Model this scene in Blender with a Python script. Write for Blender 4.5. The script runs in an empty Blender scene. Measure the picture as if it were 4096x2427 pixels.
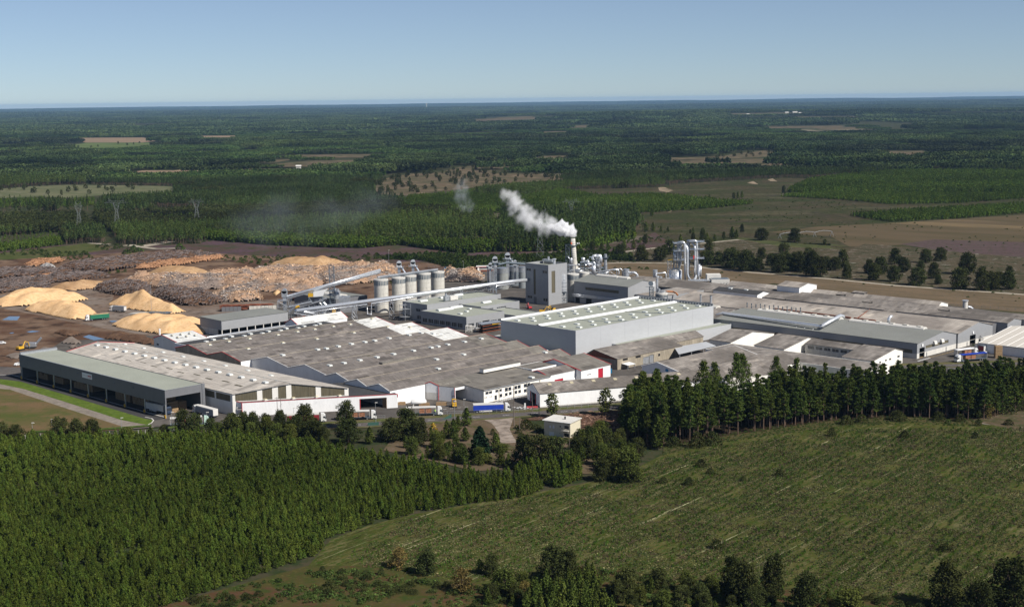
import bpy, bmesh, math, random
from mathutils import Vector, Matrix, noise as mnoise
R=math.radians
sc=bpy.context.scene
# ---------------------------------------------------------------- camera model
IW,IH,FP=4096.,2427.,5700.
ROLL=math.atan2(51,4096); HZ=400.; CH=134.
TH=math.atan((IH/2-HZ)/FP)
cr,sr=math.cos(ROLL),math.sin(ROLL); ct,sn=math.cos(TH),math.sin(TH)
cam=bpy.data.cameras.new('camera'); camo=bpy.data.objects.new('camera',cam); sc.collection.objects.link(camo); sc.camera=camo
cam.sensor_width=36; cam.lens=FP/IW*36; cam.clip_start=1; cam.clip_end=120000
RX=Vector((1,0,0)); UX=Vector((0,sn,ct)); FW=Vector((0,ct,-sn))
cx=cr*RX-sr*UX; cy=sr*RX+cr*UX; cz=-FW
camo.matrix_world=Matrix(((cx.x,cy.x,cz.x,0),(cx.y,cy.y,cz.y,0),(cx.z,cy.z,cz.z,CH),(0,0,0,1)))
# ---------------------------------------------------------------- light
SAZ,SEL=R(-36),R(43)
w=bpy.data.worlds.new('World'); sc.world=w; w.use_nodes=True
nt=w.node_tree; bg=nt.nodes['Background']; sk=nt.nodes.new('ShaderNodeTexSky'); sk.sky_type='NISHITA'; sk.sun_disc=False
sk.sun_elevation=SEL; sk.sun_rotation=R(90)-SAZ; sk.altitude=3500; sk.air_density=1.0; sk.dust_density=0.0; sk.ozone_density=6.0
tn=nt.nodes.new('ShaderNodeVectorMath'); tn.operation='MULTIPLY'; tn.inputs[1].default_value=(.93,.985,1.03); hsv=nt.nodes.new('ShaderNodeHueSaturation'); hsv.inputs['Saturation'].default_value=.74; nt.links.new(sk.outputs[0],hsv.inputs['Color']); nt.links.new(hsv.outputs[0],tn.inputs[0]); nt.links.new(tn.outputs[0],bg.inputs[0]); bg.inputs[1].default_value=0.063
sun=bpy.data.lights.new('sun','SUN'); sun.energy=4.9; sun.angle=R(0.5); sun.color=(1,.95,.87)
suno=bpy.data.objects.new('sun',sun); sc.collection.objects.link(suno)
sd=Vector((math.cos(SEL)*math.cos(SAZ),math.cos(SEL)*math.sin(SAZ),math.sin(SEL)))
suno.rotation_euler=sd.to_track_quat('Z','Y').to_euler()
sc.view_settings.view_transform='Standard'; sc.view_settings.look='None'; sc.view_settings.gamma=1; sc.view_settings.exposure=0.3
sc.cycles.volume_bounces=12; sc.cycles.max_bounces=14; sc.cycles.diffuse_bounces=2; sc.cycles.volume_step_rate=2.0
sc.cycles.volume_max_steps=256
# ---------------------------------------------------------------- measuring helpers (photo position -> metres)
CRP={0:(0,0,1.6351),1:(0,1300,.40437),2:(800,1200,.40437),3:(1600,900,.40437),4:(2400,900,.40437),5:(3096,1000,.40437),6:(1600,1200,.40437),7:(0,900,.40437),8:(0,300,.81756),9:(2048,300,.81756),10:(0,1700,.81756),11:(2048,1500,.81756),12:(1100,1000,.20218),13:(1900,900,.20218),14:(2300,900,.27944),15:(600,1550,.27944),16:(1700,1550,.27944),17:(2500,1400,.27944),18:(1500,1850,.3992),19:(3200,1400,.35768),20:(1750,700,.25948),21:(3600,1300,.20212),22:(1700,950,.12131),23:(2180,900,.20215),24:(2640,940,.16173),25:(2560,1120,.08087)}
def ray(c,x,y):
    o=CRP[c]; u=o[0]+o[2]*x-IW/2; v=IH/2-(o[1]+o[2]*y)
    uu=u*cr+v*sr; vv=-u*sr+v*cr
    return uu, FP*ct+vv*sn, vv*ct-FP*sn
def G(c,x,y,z=0.):
    d=ray(c,x,y); k=(z-CH)/d[2]; return (d[0]*k,d[1]*k)
q2=math.sqrt(.5)
def S(s,t,z=0.): return ((s+t)*q2,(s-t)*q2,z)
def ST(p): return ((p[0]+p[1])*q2,(p[0]-p[1])*q2)
def GS(c,x,y,z=0.): return ST(G(c,x,y,z))
def on_s(c,x,y,s):
    d=ray(c,x,y); k=s/((d[0]+d[1])*q2); return ((d[0]-d[1])*q2*k, CH+d[2]*k)
def on_t(c,x,y,t):
    d=ray(c,x,y); k=t/((d[0]-d[1])*q2); return ((d[0]+d[1])*q2*k, CH+d[2]*k)
def hgt(c,x,yb,yt):
    b=G(c,x,yb)[1]; d=ray(c,x,yt); return CH+d[2]*b/d[1]
# ---------------------------------------------------------------- mesh builder
class MB:
    def __init__(s): s.v=[]; s.f=[]; s.m=[]
    def add(s,vs,fs,m=0):
        o=len(s.v); s.v+=[tuple(p) for p in vs]; s.f+=[tuple(i+o for i in f) for f in fs]; s.m+=[m]*len(fs); return s
    def quad(s,a,b,c,d,m=0): return s.add([a,b,c,d],[(0,1,2,3)],m)
    def poly(s,p,m=0): return s.add(p,[tuple(range(len(p)))],m)
    def prism(s,pts,z0,z1,m=0,top=True,bot=True):
        n=len(pts); z0s=z0 if isinstance(z0,(list,tuple)) else [z0]*n; z1s=z1 if isinstance(z1,(list,tuple)) else [z1]*n
        vs=[(p[0],p[1],z) for p,z in zip(pts,z0s)]+[(p[0],p[1],z) for p,z in zip(pts,z1s)]
        fs=[(i,(i+1)%n,n+(i+1)%n,n+i) for i in range(n)]
        if top: fs.append(tuple(range(n,2*n)))
        if bot: fs.append(tuple(range(n-1,-1,-1)))
        return s.add(vs,fs,m)
    def box(s,x0,x1,y0,y1,z0,z1,m=0): return s.prism([(x0,y0),(x1,y0),(x1,y1),(x0,y1)],z0,z1,m)
    def bst(s,s0,s1,t0,t1,z0,z1,m=0): return s.prism([S(s0,t0),S(s0,t1),S(s1,t1),S(s1,t0)],z0,z1,m)
    def tube(s,path,r,n=8,m=0,cap=True):
        P=[Vector(p) for p in path]; k=len(P); rs=r if isinstance(r,(list,tuple)) else [r]*k
        o=len(s.v); up=None
        for i in range(k):
            d=(P[min(i+1,k-1)]-P[max(i-1,0)]).normalized()
            if up is None: up=Vector((0,0,1)) if abs(d.z)<.9 else Vector((1,0,0))
            a=d.cross(up)
            if a.length<1e-4: a=d.cross(Vector((1,0,0)))
            a.normalize(); b=a.cross(d).normalized(); up=b
            for j in range(n):
                an=2*math.pi*j/n; s.v.append(tuple(P[i]+(a*math.cos(an)+b*math.sin(an))*rs[i]))
        for i in range(k-1):
            for j in range(n):
                s.f.append((o+i*n+j,o+i*n+(j+1)%n,o+(i+1)*n+(j+1)%n,o+(i+1)*n+j)); s.m.append(m)
        if cap:
            s.f.append(tuple(o+j for j in range(n-1,-1,-1))); s.f.append(tuple(o+(k-1)*n+j for j in range(n))); s.m+=[m,m]
        return s
    def cyl(s,c,r,z0,z1,n=16,m=0,r1=None):
        return s.tube([(c[0],c[1],z0),(c[0],c[1],z1)],[r,r if r1 is None else r1],n,m)
    def bar(s,a,b,w=.2,m=0): return s.tube([a,b],w*.6,4,m)
def setp(o,label=None,cat=None,group=None,kind=None):
    if label: o['label']=label
    if cat: o['category']=cat
    if group: o['group']=group
    if kind: o['kind']=kind
    return o
def mesh(name,mb,mat,org=(0,0,0),smooth=False):
    me=bpy.data.meshes.new(name); ox,oy,oz=org
    me.from_pydata([(a-ox,b-oy,c-oz) for a,b,c in mb.v],[],mb.f)
    for m_ in (mat if isinstance(mat,(list,tuple)) else [mat]): me.materials.append(m_)
    if any(mb.m): me.polygons.foreach_set('material_index',mb.m)
    if smooth: me.polygons.foreach_set('use_smooth',[True]*len(me.polygons))
    me.update(); return me
def wloc(o):
    l=Vector(o.location)
    while o.parent: o=o.parent; l+=Vector(o.location)
    return l
def part(name,mb,mat,parent,smooth=False,label=None):
    me=mesh(name,mb,mat,wloc(parent),smooth); o=bpy.data.objects.new(name,me); sc.collection.objects.link(o); o.parent=parent
    if label: o['label']=label
    return o
def thing(name,label,cat,loc,group=None):
    o=bpy.data.objects.new(name,None); o.empty_display_size=1; sc.collection.objects.link(o); o.location=loc
    return setp(o,label,cat,group)
def single(name,mb,mat,loc,label,cat,group=None,kind=None,smooth=False):
    me=mesh(name,mb,mat,loc,smooth); o=bpy.data.objects.new(name,me); sc.collection.objects.link(o); o.location=loc
    return setp(o,label,cat,group,kind)
def dup(root,loc,rz=0,scale=1,label=None,group=None):
    r=root.copy(); sc.collection.objects.link(r); r.location=loc; r.rotation_euler=(0,0,rz); r.scale=scale if isinstance(scale,tuple) else (scale,)*3
    if label: r['label']=label
    if group: r['group']=group
    for ch in list(root.children):
        c=ch.copy(); sc.collection.objects.link(c); c.parent=r
        for g in list(ch.children):
            d=g.copy(); sc.collection.objects.link(d); d.parent=c
    return r
# ---------------------------------------------------------------- materials
def L(*c): return tuple(((x/255)/12.92 if x/255<=.04045 else ((x/255+.055)/1.055)**2.4) for x in c)
MATS={}
def mat(name,col,var=.12,scale=.4,rough=.8,metal=0.,col2=None,stretch=(1,1,1),rot=45,detail=4,bump=0,island=0,inst=0,contrast=(.3,.7),noise2=None,spec=.3):
    m=bpy.data.materials.new(name); m.use_nodes=True; n=m.node_tree.nodes; l=m.node_tree.links; b=n['Principled BSDF']
    b.inputs['Roughness'].default_value=rough; b.inputs['Metallic'].default_value=metal
    b.inputs['Specular IOR Level'].default_value=spec
    tc=n.new('ShaderNodeTexCoord'); mp=n.new('ShaderNodeMapping'); mp.inputs['Rotation'].default_value=(0,0,-R(rot)); mp.inputs['Scale'].default_value=stretch
    # mapping scales before rotating: use two nodes so the stretch follows the rotated axes
    mp2=n.new('ShaderNodeMapping'); mp2.inputs['Scale'].default_value=stretch; mp.inputs['Scale'].default_value=(1,1,1)
    l.new(tc.outputs['Object'],mp.inputs[0]); l.new(mp.outputs[0],mp2.inputs[0])
    nz=n.new('ShaderNodeTexNoise'); nz.inputs['Scale'].default_value=scale; nz.inputs['Detail'].default_value=detail; nz.inputs['Roughness'].default_value=.6
    l.new(mp2.outputs[0],nz.inputs[0])
    rp=n.new('ShaderNodeValToRGB'); e=rp.color_ramp.elements; e[0].position,e[1].position=contrast
    c2=col2 or tuple(min(1,x*(1+var)) for x in col); c1=col if col2 else tuple(x*(1-var) for x in col)
    e[0].color=(*c1,1); e[1].color=(*c2,1)
    l.new(nz.outputs['Fac'],rp.inputs[0]); out=rp.outputs[0]
    def mul(out,fac,amt):
        mr=n.new('ShaderNodeMapRange'); mr.inputs['To Min'].default_value=1-amt; mr.inputs['To Max'].default_value=1+amt; l.new(fac,mr.inputs[0])
        vm=n.new('ShaderNodeVectorMath'); vm.operation='SCALE'; l.new(out,vm.inputs[0]); l.new(mr.outputs[0],vm.inputs['Scale']); return vm.outputs[0]
    if noise2:
        n2=n.new('ShaderNodeTexNoise'); n2.inputs['Scale'].default_value=noise2[0]; n2.inputs['Detail'].default_value=6; l.new(mp2.outputs[0],n2.inputs[0]); out=mul(out,n2.outputs['Fac'],noise2[1]*2)
    if island:
        g=n.new('ShaderNodeNewGeometry'); out=mul(out,g.outputs['Random Per Island'],island)
    if inst:
        oi=n.new('ShaderNodeObjectInfo'); out=mul(out,oi.outputs['Random'],inst)
        hs=n.new('ShaderNodeHueSaturation'); mr=n.new('ShaderNodeMapRange'); mr.inputs['To Min'].default_value=.485; mr.inputs['To Max'].default_value=.515
        ml=n.new('ShaderNodeMath'); ml.operation='MULTIPLY'; ml.inputs[1].default_value=7.13; fr=n.new('ShaderNodeMath'); fr.operation='FRACT'
        l.new(oi.outputs['Random'],ml.inputs[0]); l.new(ml.outputs[0],fr.inputs[0]); l.new(fr.outputs[0],mr.inputs[0]); l.new(mr.outputs[0],hs.inputs['Hue']); l.new(out,hs.inputs['Color']); out=hs.outputs[0]
        ln=n.new('ShaderNodeTexNoise'); ln.inputs['Scale'].default_value=.0045; ln.inputs['Detail'].default_value=3; l.new(oi.outputs['Location'],ln.inputs[0]); m5=n.new('ShaderNodeMapRange'); m5.inputs['From Min'].default_value=.35; m5.inputs['From Max'].default_value=.65; m5.inputs['To Min'].default_value=1-inst*1.1; m5.inputs['To Max'].default_value=1+inst*1.1; l.new(ln.outputs[0],m5.inputs[0]); v5=n.new('ShaderNodeVectorMath'); v5.operation='SCALE'; l.new(out,v5.inputs[0]); l.new(m5.outputs[0],v5.inputs['Scale']); out=v5.outputs[0]
    l.new(out,b.inputs['Base Color'])
    if bump:
        bp=n.new('ShaderNodeBump'); bp.inputs['Strength'].default_value=bump; bp.inputs['Distance'].default_value=.3; l.new(nz.outputs['Fac'],bp.inputs['Height']); l.new(bp.outputs[0],b.inputs['Normal'])
    m['nt_out']=0; MATS[name]=m; return m
def cover(name,base,layers,rough=.95,rot=0):
    """ground: base colour with noise-thresholded layers (colour, scale, lo, hi, stretch)"""
    m=bpy.data.materials.new(name); m.use_nodes=True; n=m.node_tree.nodes; l=m.node_tree.links; b=n['Principled BSDF']
    b.inputs['Roughness'].default_value=rough; b.inputs['Specular IOR Level'].default_value=0.
    tc=n.new('ShaderNodeTexCoord'); mp=n.new('ShaderNodeMapping'); mp.inputs['Rotation'].default_value=(0,0,-R(rot)); l.new(tc.outputs['Object'],mp.inputs[0])
    out=None
    for i,(col,scale,lo,hi,st) in enumerate(layers):
        m2=n.new('ShaderNodeMapping'); m2.inputs['Scale'].default_value=st; m2.inputs['Location'].default_value=(i*37.1,i*11.7,0); l.new(mp.outputs[0],m2.inputs[0])
        nz=n.new('ShaderNodeTexNoise'); nz.inputs['Scale'].default_value=scale; nz.inputs['Detail'].default_value=5; nz.inputs['Roughness'].default_value=.62; l.new(m2.outputs[0],nz.inputs[0])
        rp=n.new('ShaderNodeMapRange'); rp.inputs['From Min'].default_value=lo; rp.inputs['From Max'].default_value=hi; l.new(nz.outputs['Fac'],rp.inputs[0])
        mx=n.new('ShaderNodeMix'); mx.data_type='RGBA'; l.new(rp.outputs[0],mx.inputs['Factor'])
        if out is None: mx.inputs['A'].default_value=(*base,1)
        else: l.new(out,mx.inputs['A'])
        mx.inputs['B'].default_value=(*col,1); out=mx.outputs['Result']
    l.new(out,b.inputs['Base Color']); return m
def roofmat(name,c1,c2,dirt,bw=6.,bh=2.2,patch=.5,rot=45):
    """sheeted roof: rectangular sheets of slightly different age, weather streaks down the slope"""
    m=bpy.data.materials.new(name); m.use_nodes=True; n=m.node_tree.nodes; l=m.node_tree.links; b=n['Principled BSDF']
    b.inputs['Roughness'].default_value=.85; b.inputs['Specular IOR Level'].default_value=.2
    tc=n.new('ShaderNodeTexCoord'); mp=n.new('ShaderNodeMapping'); mp.inputs['Rotation'].default_value=(0,0,-R(rot)); l.new(tc.outputs['Object'],mp.inputs[0])
    br=n.new('ShaderNodeTexBrick'); br.inputs['Scale'].default_value=1; br.inputs['Brick Width'].default_value=bw; br.inputs['Row Height'].default_value=bh
    br.inputs['Mortar Size'].default_value=.07; br.inputs['Bias'].default_value=-.25; br.offset=.5
    br.inputs['Color1'].default_value=(*c1,1); br.inputs['Color2'].default_value=(*c2,1); br.inputs['Mortar'].default_value=(*[x*.7 for x in c1],1)
    l.new(mp.outputs[0],br.inputs[0])
    # large areas of older sheets
    nz=n.new('ShaderNodeTexNoise'); nz.inputs['Scale'].default_value=.035; nz.inputs['Detail'].default_value=3; l.new(mp.outputs[0],nz.inputs[0])
    mr=n.new('ShaderNodeMapRange'); mr.inputs['From Min'].default_value=.42; mr.inputs['From Max'].default_value=.62; l.new(nz.outputs[0],mr.inputs[0])
    mx=n.new('ShaderNodeMix'); mx.data_type='RGBA'; sc_=n.new('ShaderNodeMath'); sc_.operation='MULTIPLY'; sc_.inputs[1].default_value=patch; l.new(mr.outputs[0],sc_.inputs[0]); l.new(sc_.outputs[0],mx.inputs['Factor'])
    b2=n.new('ShaderNodeTexBrick'); b2.inputs['Scale'].default_value=1; b2.inputs['Brick Width'].default_value=bw*.8; b2.inputs['Row Height'].default_value=bh*1.3; b2.inputs['Mortar Size'].default_value=0; b2.inputs['Bias'].default_value=0; b2.offset=.37
    b2.inputs['Color1'].default_value=(0,0,0,1); b2.inputs['Color2'].default_value=(1,1,1,1); l.new(mp.outputs[0],b2.inputs[0])
    cr_=n.new('ShaderNodeValToRGB'); cr_.color_ramp.interpolation='CONSTANT'; e_=cr_.color_ramp.elements; e_[0].position=0; e_[0].color=(.62,.62,.62,1); e_[1].position=.10; e_[1].color=(1,1,1,1); x_=e_.new(.9); x_.color=(1.0,1.0,1.0,1); x_=e_.new(.93); x_.color=(1.28,1.26,1.22,1); l.new(b2.outputs['Color'],cr_.inputs[0])
    vm0=n.new('ShaderNodeVectorMath'); vm0.operation='MULTIPLY'; l.new(br.outputs[0],vm0.inputs[0]); l.new(cr_.outputs[0],vm0.inputs[1])
    l.new(vm0.outputs[0],mx.inputs['A']); mx.inputs['B'].default_value=(*dirt,1)
    m3=n.new('ShaderNodeMapping'); m3.inputs['Scale'].default_value=(1.6,.12,1); l.new(mp.outputs[0],m3.inputs[0])
    n3=n.new('ShaderNodeTexNoise'); n3.inputs['Scale'].default_value=.9; n3.inputs['Detail'].default_value=6; n3.inputs['Roughness'].default_value=.7; l.new(m3.outputs[0],n3.inputs[0])
    m4=n.new('ShaderNodeMapRange'); m4.inputs['To Min'].default_value=.62; m4.inputs['To Max'].default_value=1.38; m4.inputs['From Min'].default_value=.25; m4.inputs['From Max'].default_value=.75; l.new(n3.outputs[0],m4.inputs[0])
    vm=n.new('ShaderNodeVectorMath'); vm.operation='SCALE'; l.new(mx.outputs['Result'],vm.inputs[0]); l.new(m4.outputs[0],vm.inputs['Scale'])
    l.new(vm.outputs[0],b.inputs['Base Color']); return m
# ================================================================ MATERIALS
M_white=mat('white_cladding',(.80,.80,.80),.06,.25,.6,stretch=(1,1,.3),noise2=(1.5,.05))
M_whitew=mat('white_render',(.80,.775,.72),.08,.3,.8,stretch=(1,1,.3))
M_grey=mat('grey_cladding',(.29,.295,.305),.05,.3,.5,noise2=(2,.04))
M_greyd=mat('dark_grey_cladding',(.15,.152,.163),.06,.3,.5,noise2=(2,.04))
M_silver=mat('silver_cladding',(.42,.43,.445),.05,.1,.45,metal=0.,stretch=(.3,.3,1),noise2=(1,.04))
M_conc=mat('concrete',(.53,.51,.46),.15,.5,.85,stretch=(1,1,.25),noise2=(2.5,.15))
M_concw=mat('pale_concrete_panels',(.60,.58,.54),.08,.4,.85,noise2=(2.5,.1))
M_concd=mat('stained_concrete',(.30,.26,.20),.25,.4,.9,stretch=(1,1,.2),noise2=(2,.2))
M_steel=mat('galvanised_steel',(.45,.47,.50),.15,.8,.35,metal=.55,noise2=(2,.1))
M_steeld=mat('dark_steel',(.13,.16,.19),.2,.8,.5,metal=.3)
M_pipe=mat('aluminium_lagging',(.78,.80,.83),.08,.5,.28,metal=.6,noise2=(2,.06))
M_red=mat('red_trim',(.50,.045,.05),.1,1,.5)
M_redd=mat('red_door',(.42,.02,.04),.1,.5,.5)
M_black=mat('dark_interior',(.012,.012,.014),.2,1,.9)
M_glass=mat('window_glass',(.03,.035,.045),.3,.5,.15,spec=.6)
M_olive=mat('translucent_panels',(.115,.10,.065),.25,.8,.6,stretch=(2,2,.15),noise2=(2,.2))
M_sky=mat('skylight_plastic',(.66,.68,.66),.1,1,.4)
M_skyt=mat('skylight_tan',(.45,.40,.28),.15,1,.5)
M_rgreen=mat('green_roof_felt',(.30,.315,.265),.07,.08,.9,noise2=(1.2,.07))
M_rgrey=mat('grey_roof_felt',(.20,.205,.19),.07,.08,.9,noise2=(1.2,.08))
M_rdark=mat('dark_roof_felt',(.05,.05,.052),.12,.2,.9,noise2=(1.2,.1))
M_rwhite=roofmat('white_sheet_roof',(.60,.60,.58),(.68,.68,.66),(.5,.5,.48),6,1.2,.4)
M_fac=roofmat('factory_sheet_roof',(.150,.132,.121),(.262,.234,.214),(.118,.105,.097),5.5,1.9,.6)
M_fac2=roofmat('factory_sheet_roof_end',(.17,.155,.135),(.215,.198,.175),(.13,.12,.105),5.5,2.6,.5)
M_hall=roofmat('beige_sheet_roof',(.45,.41,.365),(.52,.48,.43),(.37,.335,.295),7,2.4,.5)
M_hall2=roofmat('warm_sheet_roof',(.36,.32,.28),(.46,.415,.365),(.20,.175,.155),7,2.4,.8)
M_old=roofmat('old_sheet_roof',(.215,.192,.172),(.33,.298,.268),(.10,.088,.078),4,1.8,.8)
M_tent=mat('tent_fabric',(.56,.52,.46),.05,.3,.7)
M_yellow=mat('yellow_paint',(.62,.36,.03),.1,1,.45)
M_timber=mat('stacked_timber',(.30,.20,.11),.3,1.2,.85,stretch=(1,1,4),noise2=(3,.3))
M_blue=mat('blue_paint',(.03,.22,.42),.1,1,.5)
M_rust=mat('rusty_steel',(.20,.065,.035),.3,1,.8,noise2=(3,.2))
M_tyre=mat('tyre_rubber',(.02,.02,.02),.2,2,.9)
M_bark=mat('bark',(.085,.06,.045),.3,2,.95)
M_barkd=mat('pine_bark',(.13,.085,.06),.3,2,.95)
M_winolive=M_olive
# ================================================================ GROUND
def hz(x,y):
    if y<4600: return 0.
    k=min(1,(y-4600)/3000.)
    h=16*k*(mnoise.noise((x/2600.,y/5200.,3.1))+.25)
    h+=26*math.exp(-((y-9500)/1500.)**2)*max(0,min(1,(x+900)/1500.))
    h+=22*math.exp(-((y-21000)/3000.)**2)*(1+mnoise.noise((x/3000.,0,7)))
    h+=30*math.exp(-((y-36000)/5000.)**2)*(1+.8*mnoise.noise((x/2500.,1,9)))
    h+=46*max(0,min(1,(y-38500)/4500.))*(1+.12*mnoise.noise((x/1800.,2,9)))
    return h
g=MB(); ys=[-600,0,300,600,1000,2000,3200,4600]; y=4600
while y<44000: y*=1.035; ys.append(y)
NX=70
for yy in ys:
    half=.42*max(yy,0)+2600
    for i in range(NX+1):
        x=-half+2*half*i/NX; g.v.append((x,yy,hz(x,yy)))
for j in range(len(ys)-1):
    for i in range(NX): a=j*(NX+1)+i; g.f.append((a,a+1,a+NX+2,a+NX+1)); g.m.append(0)
M_ground=cover('heath_ground',(.040,.045,.022),[((.065,.055,.035),.02,.4,.62,(1,1,1)),((.028,.040,.016),.15,.45,.6,(1,1,1)),((.17,.15,.10),.0011,.60,.64,(1,.5,1)),((.045,.075,.022),.0016,.60,.66,(1,.5,1))])
go=single('ground',g,M_ground,(0,0,0),'dark heath and forest floor stretching to the horizon','ground',kind='structure',smooth=True)
ZC=[0]
def zone(name,pts,material,label,z=None,extra=None):
    ZC[0]+=1; zz=.2+(z-.9)*.15 if z is not None else .01+.003*ZC[0]
    w_=[G(*p) for p in pts]
    bm=bmesh.new(); vs=[bm.verts.new((a,b,0)) for a,b in w_]; bm.faces.new(vs); bmesh.ops.triangulate(bm,faces=bm.faces[:])
    me=bpy.data.meshes.new(name); 
    bmesh.ops.recalc_face_normals(bm,faces=bm.faces[:])
    for f in bm.faces:
        if f.normal.z<0: f.normal_flip()
    bm.to_mesh(me); bm.free(); me.materials.append(material); o=bpy.data.objects.new(name,me); sc.collection.objects.link(o); o.location=(0,0,zz)
    setp(o,label,'ground',kind='structure'); return w_
def zst(name,pts,material,label,z=None):
    ZC[0]+=1; zz=.2+(z-.9)*.15 if z is not None else .01+.003*ZC[0]
    mb=MB().poly([S(a,b,zz) for a,b in pts]); single(name,mb,material,(0,0,0),label,'ground',kind='structure')
# far and middle ground
MG_plain=cover('plain_grass',(.062,.050,.031),[((.038,.045,.018),.012,.42,.6,(1,1,1)),((.085,.078,.046),.01,.52,.66,(.6,1.6,1)),((.05,.042,.034),.02,.55,.68,(1,1,1)),((.030,.036,.016),.12,.50,.62,(1,1,1)),((.13,.115,.075),.2,.60,.72,(1,1,1))])
MG_heath=cover('heather_heath',(.080,.052,.042),[((.092,.056,.070),.03,.44,.58,(1,1,1)),((.05,.055,.028),.05,.5,.65,(1,1,1)),((.035,.045,.02),.25,.5,.68,(1,1,1))])
MG_beige=cover('stubble_field',(.24,.17,.115),[((.20,.15,.10),.01,.4,.6,(.5,2,1))])
MG_beige2=cover('dry_clearing',(.115,.088,.058),[((.068,.066,.036),.02,.45,.6,(1,1,1)),((.19,.15,.10),.03,.55,.7,(1,1,1))])
MG_lgreen=cover('young_crop',(.16,.26,.05),[((.12,.2,.04),.01,.4,.6,(1,1,1))])
MG_dgreen=cover('young_plantation_floor',(.035,.055,.02),[((.05,.07,.025),.05,.4,.6,(1,1,1))])
MG_crop=cover('brown_crop_field',(.150,.110,.072),[((.105,.082,.052),.09,.40,.62,(.25,1,1)),((.20,.16,.11),.02,.58,.7,(.15,2,1)),((.08,.07,.04),.3,.55,.7,(1,1,1))],rot=-38)
MG_stony=cover('stony_heath',(.082,.066,.044),[((.048,.048,.026),.08,.44,.60,(1,1,1)),((.30,.28,.24),.22,.60,.68,(.5,1,1)),((.30,.28,.24),.6,.62,.70,(.6,1,1))],rot=-20)
MG_brown=cover('ploughed_field',(.105,.080,.050),[((.080,.066,.038),.03,.4,.6,(.2,1,1)),((.17,.125,.072),.012,.55,.66,(.12,1.2,1))],rot=-38)
MG_path=cover('sandy_track',(.36,.32,.26),[((.26,.22,.17),.2,.45,.65,(1,1,1))])
MG_dirt=cover('bark_yard',(.095,.054,.036),[((.17,.115,.08),.03,.40,.60,(1,1,1)),((.05,.032,.024),.06,.5,.64,(1,1,1)),((.17,.13,.10),.12,.6,.74,(1,1,1))])
MG_asph=cover('yard_asphalt',(.090,.082,.076),[((.125,.112,.10),.03,.42,.62,(1,1,1)),((.065,.058,.053),.15,.5,.66,(1,1,1))])
MG_yard=cover('work_yard',(.15,.105,.078),[((.20,.165,.14),.03,.42,.62,(1,1,1)),((.07,.05,.04),.12,.5,.66,(1,1,1))])
MG_road=cover('road_asphalt',(.105,.095,.092),[((.125,.112,.105),.06,.42,.62,(1,1,1)),((.085,.075,.072),.4,.5,.66,(1,1,1))])
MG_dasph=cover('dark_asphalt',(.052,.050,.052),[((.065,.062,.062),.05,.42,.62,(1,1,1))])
MG_grass=cover('mown_grass',(.085,.128,.022),[((.11,.15,.03),.08,.4,.6,(1,1,1)),((.06,.095,.016),.4,.45,.65,(1,1,1))])
MG_dryg=cover('dry_grass',(.125,.092,.046),[((.075,.085,.026),.04,.44,.6,(.5,1,1)),((.17,.105,.062),.06,.5,.7,(1,1,1)),((.06,.08,.025),.3,.55,.7,(1,1,1))])
MG_gravel=cover('gravel_path',(.24,.205,.175),[((.18,.155,.13),.2,.4,.6,(1,1,1)),((.28,.25,.21),.6,.5,.7,(1,1,1))])
MG_verge=cover('road_verge',(.115,.100,.052),[((.075,.09,.03),.2,.45,.6,(1,1,1)),((.19,.16,.11),.3,.58,.72,(1,1,1))])
MG_field=cover('replanted_field',(.046,.055,.013),[((.085,.080,.027),.14,.42,.58,(.25,1,1)),((.115,.105,.048),.3,.53,.64,(.15,1,1)),((.028,.026,.010),.6,.52,.66,(.25,1,1)),((.033,.060,.009),.8,.50,.62,(.4,1,1)),((.13,.12,.058),1.5,.56,.68,(.4,1,1)),((.33,.31,.18),.5,.635,.68,(.03,1,1))],rot=52)
MG_brack=cover('bracken',(.062,.056,.020),[((.082,.045,.026),.06,.46,.60,(1,1,1)),((.038,.055,.014),.18,.46,.62,(1,1,1)),((.085,.06,.05),.05,.62,.70,(1,1,1)),((.10,.085,.03),.7,.56,.7,(1,1,1))])
MG_under=cover('sandy_clearing',(.125,.092,.062),[((.10,.075,.045),.12,.42,.6,(1,1,1)),((.055,.065,.025),.16,.52,.66,(1,1,1)),((.22,.18,.14),.3,.6,.74,(1,1,1))])
MG_leaf=cover('leaf_litter',(.11,.062,.042),[((.075,.045,.032),.15,.42,.6,(1,1,1)),((.17,.11,.08),.8,.55,.7,(1,1,1)),((.045,.055,.02),.2,.58,.7,(1,1,1))])
MG_pud=mat('puddle_water',(.10,.16,.24),.1,1,.08,spec=.8)
P_plain=zone('plain',[(9,60,700),(9,90,600),(9,280,562),(9,720,550),(9,860,530),(9,1350,503),(9,1480,508),(9,1600,497),(9,2020,470),(9,2900,480),(9,2900,1400),(9,1100,1250),(9,0,950)],MG_plain,'olive brown heath plain behind the factory')
P_heath=zone('heath',[(8,-100,900),(8,0,862),(8,300,832),(8,430,822),(8,560,834),(8,980,826),(8,1010,806),(8,1300,832),(8,1650,847),(8,1780,847),(8,1950,832),(8,2250,872),(8,2505,862),(9,300,862),(9,600,802),(9,700,770),(9,1000,980),(9,0,1100),(8,1800,1020),(8,800,960),(8,-100,1000)],MG_heath,'purple heather heath between forest and log yard')
zone('green_field',[(8,-60,880),(8,430,822),(8,560,840),(8,520,855),(8,300,890),(8,100,905),(8,-60,905)],cover('rough_meadow',(.075,.08,.03),[((.11,.075,.05),.02,.5,.64,(1,1,1)),((.05,.065,.02),.06,.45,.6,(1,1,1))]),'rough green meadow at the left edge beyond the yard')
CL={}
def clr(k,name,pts,m,label,z=.5): CL[k]=zone(name,pts,m,label)
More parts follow.
